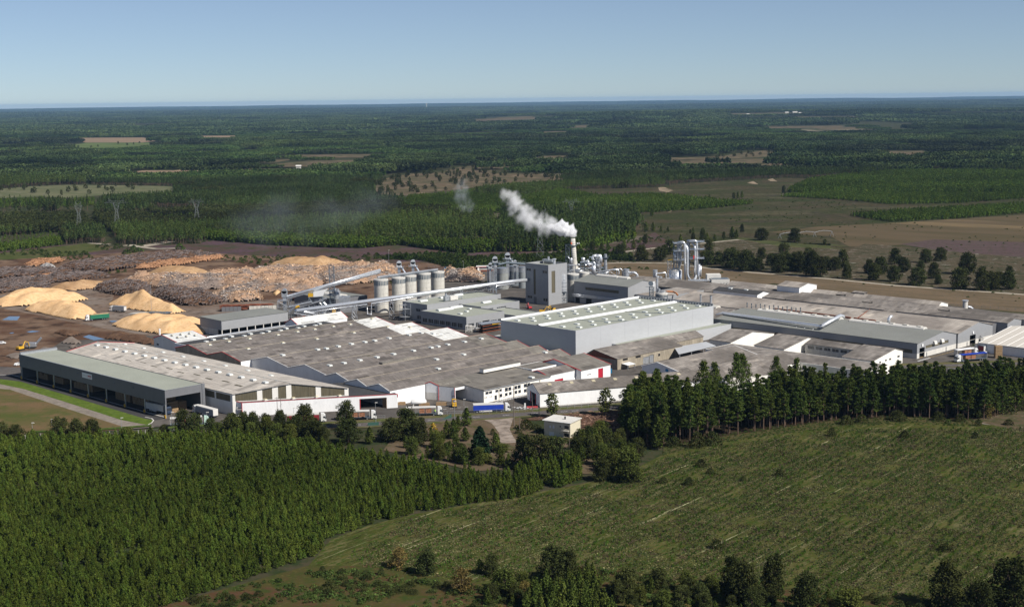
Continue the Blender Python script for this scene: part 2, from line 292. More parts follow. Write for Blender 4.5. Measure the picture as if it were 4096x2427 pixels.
clr(1,'clearing',[(8,-80,565),(8,150,545),(8,330,538),(8,600,540),(8,850,545),(8,850,572),(8,700,580),(8,480,590),(8,340,602),(8,200,595),(8,-80,605)],cover('pale_clearing',(.13,.13,.075),[((.09,.10,.05),.02,.42,.6,(1,1,1)),((.20,.18,.13),.05,.58,.7,(1,1,1))]),'pale grassy clearing in the forest at left')
clr(2,'stubble_field',[(8,355,318),(8,400,308),(8,700,306),(8,785,320),(8,700,331),(8,420,331)],MG_beige,'long beige stubble field far left')
clr(3,'meadow',[(8,200,347),(8,390,338),(8,420,332),(8,770,331),(8,760,345),(8,600,360),(8,400,362)],cover('far_meadow',(.11,.14,.05),[((.08,.11,.04),.01,.4,.6,(1,1,1))]),'light green meadow in front of the far stubble field')
clr(4,'sandy_strip',[(8,600,480),(8,700,467),(8,850,468),(8,930,458),(8,1110,444),(8,1130,452),(8,980,470),(8,820,485),(8,640,487)],MG_beige,'curved sandy strip in the middle of the forest')
clr(6,'stubble_field',[(8,890,300),(8,960,298),(8,1150,297),(8,1150,306),(8,900,308)],MG_beige,'thin beige field far beyond the forest')
clr(7,'stubble_field',[(8,1505,297),(8,1610,294),(8,1612,300),(8,1520,303)],MG_beige,'small far beige field left of centre')
clr(8,'clearing',[(8,1845,585),(8,1830,545),(8,1880,508),(8,2000,484),(8,2150,478),(8,2250,450),(8,2505,432),(9,280,406),(9,270,425),(9,60,436),(8,2440,462),(8,2400,480),(8,2505,482),(9,150,488),(9,270,500),(9,250,515),(9,0,528),(8,2380,540),(8,2250,560),(8,2000,590)],MG_beige2,'brown clearing dotted with trees behind the smoke')
clr(9,'crop_field',[(8,2365,269),(8,2400,261),(9,0,261),(9,0,270)],MG_lgreen,'bright green crop field far away at centre')
clr(10,'clearing',[(9,985,404),(9,1100,385),(9,1240,368),(9,1310,386),(9,1250,400),(9,1030,412)],MG_beige2,'olive clearing between woods right of centre')
clr(11,'clearing',[(9,1180,441),(9,1380,419),(9,1400,432),(9,1300,447)],MG_beige2,'pale clearing below the olive one')
clr(12,'clearing',[(9,1850,379),(9,2150,388),(9,2150,400),(9,1900,396)],MG_beige2,'narrow clearing in the right hand forest')
clr(13,'meadow',[(9,1250,262),(9,1500,261),(9,1480,268),(9,1260,268)],MG_beige2,'thin far meadow right of centre')
clr(14,'ploughed_field',[(9,1680,232),(9,1840,236),(9,1960,250),(9,1950,268),(9,1880,268),(9,1700,240)],MG_beige2,'brown far field near the village')
clr(15,'clearing',[(9,2000,464),(9,2200,470),(9,2600,478),(9,2600,494),(9,2300,486),(9,2100,478)],MG_beige2,'pale strip above the right plantation')
clr(16,'stubble_field',[(8,-60,348),(8,130,342),(8,60,358),(8,-60,360)],MG_beige,'beige field at the far left edge')
clr(17,'stubble_field',[(8,380,245),(8,700,240),(8,870,242),(8,860,248),(8,500,250)],MG_beige2,'faint pale field near the horizon at left')
clr(19,'heath',[(8,675,667),(8,740,652),(8,990,655),(8,1060,668),(8,800,682)],MG_heath,'purple heather patch inside the forest')
clr(20,'clearing',[(20,190,576),(20,2505,600),(20,2505,700),(20,1900,690),(20,500,655),(20,190,640)],cover('grey_brown_strip',(.14,.115,.085),[((.10,.085,.06),.05,.42,.6,(1,1,1))]),'bare strip between the tall pines and the young plantation')
clr(21,'clearing',[(9,2420,228),(9,2600,228),(9,2600,240),(9,2430,240)],MG_beige2,'small brown field at the far right edge')
clr(22,'clearing',[(8,760,655),(8,700,640),(8,480,652),(8,480,660)],MG_beige2,'thin bare strip left of the pylons')
MG_sand=cover('sand_patch',(.30,.235,.17),[((.12,.10,.065),.08,.46,.56,(.5,1,1))])
def sand(label,*p): zone('sand_patch',list(p),MG_sand,label)
sand('bare pale sand dune patch in front of the far wood',(9,715,551),(9,740,548),(9,790,565),(9,760,575),(9,720,566)); sand('pale sand patch right of the first dune',(9,1150,528),(9,1180,520),(9,1205,535),(9,1175,533)); sand('pale sand patch nearest the right plantation',(9,1250,512),(9,1275,507),(9,1300,522),(9,1265,520))
sand('thin pale sand streak at the end of the plantation',(9,760,672),(9,785,658),(9,793,659),(9,775,672))
zone('ploughed_field',[(9,1560,790),(9,1250,770),(9,1500,742),(9,1900,722),(9,2250,700),(9,2900,660),(9,2900,800),(9,2400,828),(9,1950,830),(9,1650,840)],MG_brown,'brown striped ploughed field at right')
zone('grass_strip',[(4,1300,130),(4,1450,130),(4,1900,180),(4,2473,215),(5,560,-60),(5,560,-25),(4,2473,240),(4,1800,215),(4,1500,165),(4,1350,150)],cover('grass_strip',(.08,.085,.035),[((.05,.06,.025),.05,.4,.6,(1,1,1))]),'olive grass margin between ploughed field and stony heath')
zone('stony_heath',[(4,60,375),(4,0,280),(4,400,240),(4,760,215),(4,960,185),(4,1385,142),(4,1800,215),(4,2473,240),(5,900,-60),(5,1400,-20),(5,2000,20),(5,2800,60),(5,2800,470),(5,2473,442),(5,1200,350),(5,0,240),(4,1100,425),(4,690,380)],MG_stony,'stony heath with scattered oaks')
zone('heather_strip',[(9,1900,828),(9,2060,805),(9,2300,812),(9,2900,830),(9,2900,920),(9,2505,893),(9,2200,868),(9,2050,852)],cover('dark_heather',(.085,.058,.058),[((.095,.07,.066),.1,.45,.62,(.3,1,1)),((.05,.05,.03),.2,.5,.68,(1,1,1))],rot=-20),'purple brown heather strip at right')
zone('brown_crop_field',[(3,2020,380),(4,60,378),(4,690,380),(4,1100,425),(5,0,240),(5,1200,350),(5,2473,442),(5,2900,480),(5,2900,700),(5,2473,615),(5,1750,560),(5,0,330),(4,1400,620),(4,900,640),(4,0,560),(3,1700,560)],MG_crop,'dry brown crop field behind the factory roofs')
def strip(name,pts,w_,m,label,z=None):
    P=[Vector((*G(*p),0)) for p in pts]; Lf=[];Rt=[]
    for i in range(len(P)):
        d=(P[min(i+1,len(P)-1)]-P[max(i-1,0)]).normalized(); n_=Vector((-d.y,d.x,0)); ww=w_ if not isinstance(w_,list) else w_[i]
        Lf.append(P[i]+n_*ww/2); Rt.append(P[i]-n_*ww/2)
    ZC[0]+=1; zz=.2+(z-.9)*.15 if z is not None else .01+.003*ZC[0]
    mb=MB()
    for i in range(len(P)-1): mb.quad(*[(v.x,v.y,zz) for v in (Rt[i],Rt[i+1],Lf[i+1],Lf[i])])
    single(name,mb,m,(0,0,0),label,'path',kind='structure')
strip('track',[(4,-150,385),(4,60,380),(4,300,372),(4,690,380),(4,1050,425),(4,1500,470),(4,1900,500),(5,0,241),(5,600,291),(5,1200,352),(5,2473,441),(5,2700,460)],5,MG_path,'pale sandy track along the far side of the brown field')
strip('track',[(14,400,415),(14,700,385),(14,1100,335),(14,1800,265),(14,2350,210)],5,MG_path,'sandy track crossing the stony heath')
strip('track',[(8,1050,885),(8,1250,908),(8,1500,918),(8,1900,925)],5,MG_path,'pale track behind the log yard')
strip('track',[(8,620,832),(8,700,838),(8,830,815)],14,MG_path,'pale sandy track junction beside the forest')
strip('track',[(8,640,836),(8,760,850),(8,860,848)],7,MG_path,'second arm of the sandy track junction')
strip('track',[(8,440,822),(8,530,830)],8,MG_path,'short sandy track at the edge of the left meadow')
strip('track',[(19,1890,798),(19,2100,828),(19,2505,905)],1.6,MG_path,'thin sandy footpath at the far corner of the near field')
strip('fire_break',[(23,300,560),(23,640,430),(23,1583,290),(14,950,160)],26,cover('grey_break',(.135,.11,.095),[((.10,.085,.065),.1,.42,.6,(1,1,1))]),'grey bare fire break in front of the pine grove')
# yards
zone('log_yard',[(0,-60,640),(0,200,625),(0,420,610),(0,560,622),(0,760,632),(0,900,650),(0,1000,640),(0,1180,655),(0,1340,650),(0,1420,700),(0,1200,900),(0,500,900),(0,-60,930)],MG_dirt,'brown bark covered log yard')
zone('yard_asphalt',[(7,-200,720),(7,480,640),(7,960,625),(7,1130,700),(7,1100,760),(7,1850,800),(7,2200,760),(7,2473,760),(12,700,900),(12,1500,1000),(12,2473,1100),(12,2473,1484),(2,1200,220),(2,0,380),(7,2040,1090),(7,1600,1110),(7,1100,1040),(7,700,960),(7,0,820),(7,-200,790)],MG_yard,'grey brown working surface of the chip yard')
zone('site_asphalt',[(2,900,0),(3,0,820),(3,450,420),(3,1300,300),(14,500,700),(14,1200,860),(4,1300,600),(5,1650,540),(5,2900,690),(5,2900,1400),(5,1500,1300),(0,1960,880),(6,2470,1050),(6,1300,1100),(6,720,1145),(2,1650,1180),(2,150,1280),(15,980,520),(15,0,570),(1,1500,985),(1,1200,900),(1,200,560),(1,-300,480),(1,-300,400),(1,200,420),(1,620,160),(1,1900,80)],MG_asph,'asphalt yards around the factory halls')
zone('access_road',[(1,-300,470),(1,90,420),(1,200,430),(1,205,500),(1,0,525),(1,-300,520)],MG_road,'access road at the far corner of the canopy')
zone('grass_field',[(1,-300,640),(1,0,590),(1,150,650),(1,1200,950),(1,1290,1030),(1,1020,1055),(1,300,1095),(1,-300,1130)],MG_dryg,'dry brown and green grass field at left')
zone('gravel_path',[(1,-300,520),(1,0,575),(1,240,600),(1,700,720),(1,1200,900),(1,1450,985),(1,1530,1010),(1,1010,1060),(1,1290,1030),(1,700,840),(1,100,640),(1,-300,600)],MG_gravel,'gravel path running beside the grass strip')
zone('lawn',[(1,-300,495),(1,0,537),(1,200,560),(1,700,708),(1,1430,928),(1,1505,940),(1,1520,955),(1,1460,990),(1,1200,940),(1,640,760),(1,240,635),(1,0,585),(1,-300,540)],MG_grass,'bright green mown grass strip along the canopy',.9)
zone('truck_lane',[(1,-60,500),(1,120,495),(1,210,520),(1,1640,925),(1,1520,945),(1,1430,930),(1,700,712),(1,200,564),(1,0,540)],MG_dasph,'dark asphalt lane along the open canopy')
strip('kerb',[(1,-60,495),(1,120,497),(1,210,518),(1,700,655),(1,1240,808),(1,1640,916)],.5,M_concw,'pale concrete kerb under the canopy columns',1.0)
strip('kerb',[(1,1435,912),(1,1500,925),(1,1520,945),(1,1500,970),(1,1465,988)],.45,M_concw,'curved white kerb at the end of the grass strip',1.02)
# public road
RD=[(1,-600,1225),(1,80,1185),(1,1300,1125),(2,130,1313),(2,900,1272),(2,1650,1232),(6,720,1163),(6,1300,1126),(6,1700,1100),(6,2400,1045),(6,3200,1000),(19,1200,190),(19,2900,140)]
strip('road_verge',[(c,x,y-8) for c,x,y in RD],15,MG_verge,'dry grass verge along the public road',1.04)
strip('road',RD,7,MG_road,'asphalt road passing in front of the factory',1.06)
def dashes(name,pts,w_,on,off,label,z,m=None):
    z=.2+(z-.9)*.15
    P=[Vector((*G(*p),0)) for p in pts]; mb=MB()
    for a,b in zip(P,P[1:]):
        L_=(b-a).length; d=(b-a)/L_; n_=Vector((-d.y,d.x,0)); k=0
        while k<L_:
            e=min(L_,k+on); q=[a+d*k+n_*w_/2,a+d*e+n_*w_/2,a+d*e-n_*w_/2,a+d*k-n_*w_/2]
            mb.quad(*[(v.x,v.y,z) for v in q[::-1]]); k+=on+off
    single(name,mb,m or M_white,(0,0,0),label,'road marking',kind='structure')
dashes('road_marking',RD,.18,3,10,'white centre dashes of the public road',1.075)
dashes('road_marking',[(2,2330,1090),(2,2473,1078),(6,720,1055),(6,900,1060)],.3,1.5,2,'dashed white lane line across the loading yard',1.1)
dashes('road_marking',[(6,1000,1001),(6,1315,925)],2.0,.6,.7,'white zebra strip along the office front',1.1)
dashes('road_marking',[(6,870,1048),(6,1010,985),(6,1310,962)],.25,40,0,'white edge line of the office driveway',1.1)
dashes('road_marking',[(6,1120,1062),(6,1240,1080)],1.2,1,1,'white hatching beside the gatehouse',1.1)
dashes('road_marking',[(6,1180,1060),(6,1300,1075)],1.0,1,1,'white hatching near the gate',1.1)
dashes('road_marking',[(21,360,720),(21,590,655)],1.3,.8,.8,'white hatched strip in front of the right hall door',1.1)
dashes('road_marking',[(21,370,815),(21,700,850),(21,1120,870)],.25,4,2,'broken white line in the right yard',1.1)
dashes('road_marking',[(21,340,668),(21,455,632)],.3,30,0,'yellow line at the right hall door',1.1,M_yellow)
dashes('road_marking',[(21,560,650),(21,820,590),(21,1090,515)],.2,30,0,'faint yellow line along the concrete wall',1.1,M_yellow)
zone('driveway',[(16,700,440),(16,1270,430),(16,1210,600),(16,1260,700),(16,1320,790),(16,1080,800),(16,1060,650),(16,960,520),(16,860,470)],cover('old_driveway',(.30,.25,.21),[((.17,.14,.115),.25,.42,.6,(1,1,1)),((.36,.31,.27),.2,.55,.7,(1,1,1))]),'old pale concrete driveway towards the house',1.03)
zone('clearing',[(16,-300,520),(16,700,440),(16,1350,420),(16,1500,560),(16,1700,740),(16,2200,700),(16,2500,640),(16,2700,900),(16,2450,1250),(16,1300,1160),(16,700,1200),(16,300,1100),(16,-600,900)],MG_under,'sandy ground under the trees around the house',.95)
zone('leaf_litter',[(16,1350,470),(16,1600,420),(16,2200,350),(16,2800,300),(16,2800,640),(16,2240,640),(16,2240,480),(16,1700,470)],MG_leaf,'reddish cut branches and litter behind the house',.98)
# near fields
zone('near_field',[(10,1500,700),(10,1620,560),(10,1800,492),(10,2000,442),(10,2505,352),(11,340,535),(11,620,450),(11,740,390),(11,1040,325),(11,1300,288),(11,1600,250),(11,1900,228),(11,2300,245),(11,2800,240),(11,2800,1300),(11,0,1300),(10,1700,1000)],MG_field,'green near field replanted in sandy rows',.9)
zone('bracken',[(10,600,1000),(10,760,895),(10,1000,830),(10,1250,760),(10,1500,690),(10,1800,690),(10,2200,760),(10,2505,800),(11,300,930),(11,900,1000),(11,2000,1100),(11,2600,1000),(11,2700,1300),(10,600,1250)],MG_brack,'brown bracken and scrub along the bottom of the view',.93)
zone('verge',[(19,1900,790),(19,2150,740),(19,2505,670),(19,2900,640),(19,2900,960),(19,2505,920),(19,2200,850)],cover('bare_corner',(.095,.072,.045),[((.06,.06,.028),.2,.44,.6,(1,1,1)),((.15,.12,.085),.4,.56,.7,(1,1,1))]),'bare brown corner beyond the near field',.96)
zone('verge',[(11,1040,325),(11,1300,288),(11,1600,250),(11,1900,228),(11,2300,245),(11,2300,225),(11,1900,205),(11,1560,225),(11,1300,262),(11,1040,300),(11,740,355),(11,740,392)],cover('pine_margin',(.075,.062,.028),[((.05,.058,.02),.2,.42,.6,(1,1,1)),((.10,.07,.04),.3,.55,.7,(1,1,1)),((.12,.10,.05),.8,.58,.7,(1,1,1))]),'brown grassy margin under the edge of the pines',.97)
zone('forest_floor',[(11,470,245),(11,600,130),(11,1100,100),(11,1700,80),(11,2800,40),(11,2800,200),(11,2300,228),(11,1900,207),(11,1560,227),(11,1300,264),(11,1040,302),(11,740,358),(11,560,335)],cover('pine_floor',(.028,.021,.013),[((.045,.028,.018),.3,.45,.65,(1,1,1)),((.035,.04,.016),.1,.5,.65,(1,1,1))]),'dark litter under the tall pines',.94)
for i,(a,b,c_,d) in enumerate([((7,20,940),(7,90,905),(7,200,905),(7,170,945)),((7,260,1058),(7,320,1046),(7,400,1054),(7,300,1066)),((7,820,1108),(7,880,1088),(7,1040,1130),(7,930,1142)),((7,90,1070),(7,130,1064),(7,140,1070),(7,110,1076)),((7,1080,952),(7,1130,946),(7,1180,958),(7,1100,962))]):
    zone('puddle',[a,b,c_,d],MG_pud,['long blue puddle at the left edge','flat blue puddle in the brown yard','large blue puddle near the beige hall roof','tiny puddle near the white posts','puddle beside the weighbridge ramp'][i])
# ================================================================ VEGETATION
def fmat(name,col,inst=.22,island=.3,nz=.25):
    m=mat(name,col,.2,.9,.75,rot=0,island=island,inst=inst,detail=2,spec=0.); return m
F_young=fmat('young_pine_needles',(.076,.106,.018),.32,.27)
F_pine=fmat('pine_needles',(.060,.080,.017),.25,.35)
F_pined=fmat('dark_pine_needles',(.046,.068,.016),.25,.35)
F_far=fmat('far_pine_needles',(.058,.084,.025),.34,.15)
F_farl=fmat('bright_pine_needles',(.082,.124,.020),.25,.22)
F_oak=fmat('oak_leaves',(.042,.050,.016),.25,.4)
F_oakl=fmat('light_oak_leaves',(.072,.086,.020),.25,.4)
F_tan=fmat('turning_leaves',(.12,.095,.03),.3,.4)
F_yel=fmat('yellow_leaves',(.36,.25,.04),.1,.4)
F_bush=fmat('bush_leaves',(.055,.085,.022),.35,.4)
F_sap=fmat('sapling_needles',(.050,.098,.014),.3,.3)
F_con=fmat('dark_conifer_needles',(.016,.032,.015),.1,.4)
F_hedge=fmat('hedge_leaves',(.05,.075,.02),.2,.4)
def leaf(mb,p,s,rnd,up=.5,el=1.):
    d=Vector((rnd.gauss(0,1),rnd.gauss(0,1),rnd.gauss(0,1)+up)); d.normalize()
    a=d.cross(Vector((rnd.gauss(0,1),rnd.gauss(0,1),rnd.gauss(0,1)))).normalized(); b=d.cross(a)
    a*=s*.5; b*=s*.5*el; p=Vector(p)
    mb.add([p-a-b*.4,p+a*.3-b,p+a+b*.5,p-a*.2+b],[(0,1,2,3)])
def clump(mb,c,r,n,s,rnd,sq=.8):
    for _ in range(n):
        d=Vector((rnd.gauss(0,1),rnd.gauss(0,1),rnd.gauss(0,1))).normalized()*(rnd.random()**.4)
        leaf(mb,(c[0]+d.x*r,c[1]+d.y*r,c[2]+d.z*r*sq),s*rnd.uniform(.7,1.3),rnd)
def cone_crown(h,r,z0,n,s,seed,flat=1.0,top=.12):
    rnd=random.Random(seed); mb=MB(); ph=[rnd.uniform(0,6.28) for _ in range(4)]
    for _ in range(n):
        u=rnd.random()**1.15; z=z0+(h-z0)*u; an=rnd.uniform(0,6.283)
        env=(1-u)**.75*(1-math.exp(-(u+.06)*7)) + top*(1-u*.8)
        env*=1+.28*math.sin(an*3+ph[0]+u*9)+.2*math.sin(an*5+ph[1]-u*14)
        rr=r*env*(rnd.random()**.45)
        leaf(mb,(math.cos(an)*rr,math.sin(an)*rr,z+rnd.gauss(0,.1)),s*rnd.uniform(.7,1.3),rnd,.3,1.4)
    return mb
def tall_pine(h,seed,lo=.45,r=2.4,dens=1.,lean=.6,cl=17):
    rnd=random.Random(seed); mb=MB(); tr=MB()
    bx,by=rnd.uniform(-lean,lean),rnd.uniform(-lean,lean); P=lambda z:(bx*(z/h)**2*1.2,by*(z/h)**2*1.2,z)
    tr.tube([P(0),P(h*.3),P(h*.6),P(h*.92)],[.24,.19,.14,.05],6)
    for i in range(cl):
        u=(i+.5)/cl; z=h*(lo+(1-lo)*u); an=i*2.4+rnd.uniform(-.4,.4)
        env=(.55+.45*math.sin(math.pi*min(1,u*1.25+.1)))*(1-u**3)
        rr=r*((1-u)**.6*.95+.13 if r<4 else env)*rnd.uniform(.35,1.0); c=P(z); q=(c[0]+math.cos(an)*rr,c[1]+math.sin(an)*rr,z+rnd.uniform(-.3,.5))
        tr.tube([P(max(0,z-rr*.5)),q],[.07,.025],4)
        clump(mb,q,r*rnd.uniform(.34,.55)*(1-.35*u),int(30*dens),.5,rnd,.7)
    clump(mb,P(h*.97),r*.32,int(25*dens),.42,rnd,1.3)
    return mb,tr
def broad_tree(h,r,seed,th=.25,n=26,per=42,s=.6,open_=0.):
    rnd=random.Random(seed); mb=MB(); tr=MB(); z0=h*th
    tr.tube([(0,0,0),(.05,.02,z0),(rnd.uniform(-.2,.2),rnd.uniform(-.2,.2),h*.62)],[.04*h,.028*h,.012*h],7)
    for i in range(n):
        u=(i+.5)/n; an=i*2.4+rnd.uniform(-.5,.5); zz=z0*.9+(h-z0*.9)*u
        env=math.sin(math.pi*(.16+.84*(1-u)**.85*.9+.02))**.6 if u<1 else .2
        env=max(.15,math.sqrt(max(0,1-((u-.38)/.66)**2)))
        rr=r*env*rnd.uniform(.3,.85); q=(math.cos(an)*rr,math.sin(an)*rr,zz)
        if i%2==0: tr.tube([(0,0,z0*.8+zz*.15),(q[0]*.5,q[1]*.5,zz*.72),q],[.014*h,.009*h,.004*h],5)
        clump(mb,q,r*rnd.uniform(.26,.42),int(per*rnd.uniform(.7,1.2)),s,rnd,.8)
    return mb,tr
def bush(h,r,seed,n=90,s=.35):
    rnd=random.Random(seed); mb=MB()
    for _ in range(n):
        an=rnd.uniform(0,6.28); u=rnd.random(); rr=r*math.sqrt(max(0,1-u*u))*rnd.random()**.4
        leaf(mb,(math.cos(an)*rr,math.sin(an)*rr,h*u*.95+.05),s*rnd.uniform(.7,1.3),rnd)
    return mb
PR={}
def proto(kind,crown,trunk,fm,bm_=None):
    a=bpy.data.meshes.new(kind+'_crown'); a.from_pydata(crown.v,[],crown.f); a.materials.append(fm)
    b=None
    if trunk is not None:
        b=bpy.data.meshes.new(kind+'_trunk'); b.from_pydata(trunk.v,[],trunk.f); b.materials.append(bm_ or M_bark)
    PR.setdefault(kind,[]).append((a,b))
def tree(kind,var,name,loc,rz,scl,label,cat,group=None):
    v=PR[kind]; a,b=v[var%len(v)]; r=thing(name,label,cat,loc,group); r.rotation_euler=(0,0,rz); r.scale=scl if isinstance(scl,tuple) else (scl,)*3
    c=bpy.data.objects.new('crown' if b else 'foliage',a); sc.collection.objects.link(c); c.parent=r
    t=None
    if b: t=bpy.data.objects.new('trunk',b); sc.collection.objects.link(t); t.parent=r
    r['_k']=kind; REG.setdefault((kind,var%len(v)),(c,t)); return r
REG={}
def stick(h,r=.09): return MB().tube([(0,0,0),(0,0,h)],[r,r*.5],5)
for i in range(5): proto('young_pine',cone_crown(3.9+.3*i,1.05+.07*i,.2,560,.25,i,top=.2),stick(3,.1),F_young,M_barkd)
for i in range(6):
    a,b=tall_pine(16.5+i*.5,40+i,.27+.03*i,2.5,2.1,cl=26); proto('tall_pine',a,b,F_pine if i%2 else F_pined,M_barkd)
for i in range(4):
    a,b=tall_pine(21,60+i,.30,4.6,2.8,2.2,cl=34); proto('big_pine',a,b,F_pine,M_barkd)
for i in range(5):
    a,b=broad_tree(10,4.3,80+i,.10,38,120,.4); proto('oak',a,b,F_oak)
for i in range(3):
    a,b=broad_tree(10,4.4,90+i,.10,40,120,.4); proto('light_oak',a,b,F_oakl)
for i in range(2):
    a,b=broad_tree(10,2.7,95+i,.22,24,34,.55); proto('slim_tree',a,b,F_oakl)
a,b=broad_tree(4.6,1.6,99,.2,14,30,.4); proto('yellow_tree',a,b,F_yel)
for i in range(2): a,b=broad_tree(6,2.9,100+i,.1,26,60,.3); proto('tan_tree',a,b,F_tan)
proto('conifer',cone_crown(12,3.9,.1,3600,.62,7,top=.1),stick(6,.25),F_con)
for i in range(4): proto('mid_pine',cone_crown(8+.4*i,2.1,.7,1100,.36,20+i,top=.16),stick(5,.14),F_pine,M_barkd)
for i in range(4): proto('bush',bush(1.5,1.3,30+i),None,F_bush)
for i in range(2): proto('dark_bush',bush(2.4,2.2,34+i,520,.3),None,F_oak)
for i in range(3): proto('sapling',bush(1.25,.48,50+i,46,.24),None,F_sap)
for i in range(3): proto('heath_bush',bush(1.9,1.8,55+i,120,.5),None,F_pined)
# light trees for the forest beyond the plant
def far_pine(h,seed,lo,r,n,s):
    rnd=random.Random(seed); mb=MB()
    for _ in range(n):
        u=rnd.random(); z=h*(lo+(1-lo)*u); an=rnd.uniform(0,6.28); env=(.45+.55*math.sin(math.pi*min(1,.15+u)))*(1-u**4)
        rr=r*env*rnd.random()**.4; leaf(mb,(math.cos(an)*rr,math.sin(an)*rr,z),s*rnd.uniform(.7,1.3),rnd,1.3,1.1)
    return mb
for i in range(5): proto('forest_pine',far_pine(15+i*.5,120+i,.42,1.9,150,.85),stick(11,.17),F_far,M_barkd)
F_far2=fmat('lighter_pine_needles',(.074,.104,.026),.25,.22)
for i in range(4): proto('light_forest_pine',far_pine(14+i*.5,150+i,.34,2.0,150,.8),stick(10,.17),F_far2,M_barkd)
for i in range(3): proto('plantation_pine',far_pine(5.5+i*.4,130+i,.08,1.6,95,.85),stick(3,.1),F_farl,M_barkd)
for i in range(4): 
    a,b=broad_tree(9.5,4.2,140+i,.1,18,22,1.0); proto('forest_oak',a,b,F_oak)
def scatter(name,label,cat,pts,kinds):
    """one object: points with turn and size, each carrying one of the listed trees"""
    me=bpy.data.meshes.new(name); me.from_pydata([p[:3] for p in pts],[],[])
    ar=me.attributes.new('turn','FLOAT','POINT'); ar.data.foreach_set('value',[p[3] for p in pts])
    as_=me.attributes.new('size','FLOAT_VECTOR','POINT'); fl=[]
    for p in pts: fl+=[p[4],p[4],p[5]]
    as_.data.foreach_set('vector',fl)
    o=bpy.data.objects.new(name,me); sc.collection.objects.link(o); setp(o,label,cat,kind='stuff')
    ng=bpy.data.node_groups.new(name,'GeometryNodeTree'); ng.interface.new_socket('Geometry',in_out='INPUT',socket_type='NodeSocketGeometry'); ng.interface.new_socket('Geometry',in_out='OUTPUT',socket_type='NodeSocketGeometry')
    n=ng.nodes; l=ng.links; gi=n.new('NodeGroupInput'); go_=n.new('NodeGroupOutput'); ip=n.new('GeometryNodeInstanceOnPoints'); jn=n.new('GeometryNodeJoinGeometry')
    cnt=0
    for k in kinds:
        if k not in REG: continue
        c,t=REG[k]; j2=n.new('GeometryNodeJoinGeometry')
        for ob in (c,t):
            if ob is None: continue
            oi=n.new('GeometryNodeObjectInfo'); oi.inputs['Object'].default_value=ob; l.new(oi.outputs['Geometry'],j2.inputs[0])
        gt=n.new('GeometryNodeGeometryToInstance'); l.new(j2.outputs[0],gt.inputs[0]); l.new(gt.outputs[0],jn.inputs[0]); cnt+=1
    l.new(gi.outputs[0],ip.inputs['Points']); l.new(jn.outputs[0],ip.inputs['Instance']); ip.inputs['Pick Instance'].default_value=True
    ri=n.new('FunctionNodeRandomValue'); ri.data_type='INT'; ri.inputs[4].default_value=0; ri.inputs[5].default_value=cnt-1; l.new(ri.outputs[2],ip.inputs['Instance Index'])
    na=n.new('GeometryNodeInputNamedAttribute'); na.data_type='FLOAT'; na.inputs[0].default_value='turn'; cx_=n.new('ShaderNodeCombineXYZ'); l.new(na.outputs[0],cx_.inputs[2]); l.new(cx_.outputs[0],ip.inputs['Rotation'])
    nb=n.new('GeometryNodeInputNamedAttribute'); nb.data_type='FLOAT_VECTOR'; nb.inputs[0].default_value='size'; l.new(nb.outputs[0],ip.inputs['Scale'])
    l.new(ip.outputs[0],go_.inputs[0]); md=o.modifiers.new('scatter','NODES'); md.node_group=ng; return o
def inpoly(x,y,P):
    c=False; j=len(P)-1
    for i in range(len(P)):
        a,b=P[i],P[j]
        if (a[1]>y)!=(b[1]>y) and x<(b[0]-a[0])*(y-a[1])/(b[1]-a[1])+a[0]: c=not c
        j=i
    return c
def W(pts): return [G(*p) for p in pts]
def bb(P): return (min(p[0] for p in P),max(p[0] for p in P),min(p[1] for p in P),max(p[1] for p in P))
def grid_in(P,sp,jit,seed,ang=0.):
    rnd=random.Random(seed); x0,x1,y0,y1=bb(P); cxx,cyy=(x0+x1)/2,(y0+y1)/2; rr=math.hypot(x1-x0,y1-y0)/2; out=[]; ca,sa=math.cos(ang),math.sin(ang)
    sx,sy=sp if isinstance(sp,tuple) else (sp,sp); i=-rr
    while i<rr:
        j=-rr
        while j<rr:
            a=i+rnd.uniform(-jit,jit)*sx; b=j+rnd.uniform(-jit,jit)*sy; x=cxx+a*ca-b*sa; y=cyy+a*sa+b*ca
            if inpoly(x,y,P): out.append((x,y))
            j+=sy
        i+=sx
    return out
def inview(x,y,m=12):
    # roughly inside the picture (with a margin for trees just outside)
    return abs(x)<.368*y+m
ru=random.Random(5)
# ---- foreground plantation: nearest 300 trees stand alone, the rest as one wood
PLT=W([(10,-100,112),(10,0,108),(10,500,88),(10,1100,85),(10,1500,118),(10,1750,170),(10,2000,215),(10,2200,262),(10,2505,292),(11,120,430),(11,330,450),(11,340,515),(11,200,560),(11,0,610),(10,2250,395),(10,2000,440),(10,1800,490),(10,1600,560),(10,1550,640),(10,1400,690),(10,1200,760),(10,1000,825),(10,780,895),(10,560,1000),(10,300,1250),(10,-250,1250)])
pp=[p for p in grid_in(PLT,(1.75,2.3),.34,11,R(50)) if inview(*p,6)]
pp=[p for p in pp if mnoise.noise((p[0]/9,p[1]/9,1.))>-.42 and not (mnoise.noise((p[0]/26,p[1]/26,4.))<-.38 and ru.random()<.7)]
pp.sort(key=lambda p:p[1]); vis=[p for p in pp if p[1]>372 and inview(*p,-2)]
ind=set(vis[:300]); rest=[]
for k,p in enumerate(vis[:300]):
    s_=ru.uniform(.72,1.15); tree('young_pine',k,'young_pine',(p[0],p[1],.12),ru.uniform(0,6.28),(s_,s_,s_*ru.uniform(.85,1.1)),'young bright green pine in the nearest rows of the foreground plantation','pine','nearest pines of the foreground plantation')
rows=[]
for p in pp:
    if p in ind: continue
    edge=max(0,min(1,(p[1]-470)/60.)); s_=ru.uniform(.72,1.1)*(1+.25*edge); rows.append((p[0],p[1],.12,ru.uniform(0,6.28),s_,s_*ru.uniform(.8,1.2)*(1+.28*max(0,min(1,(p[0]+60)/70.)))))
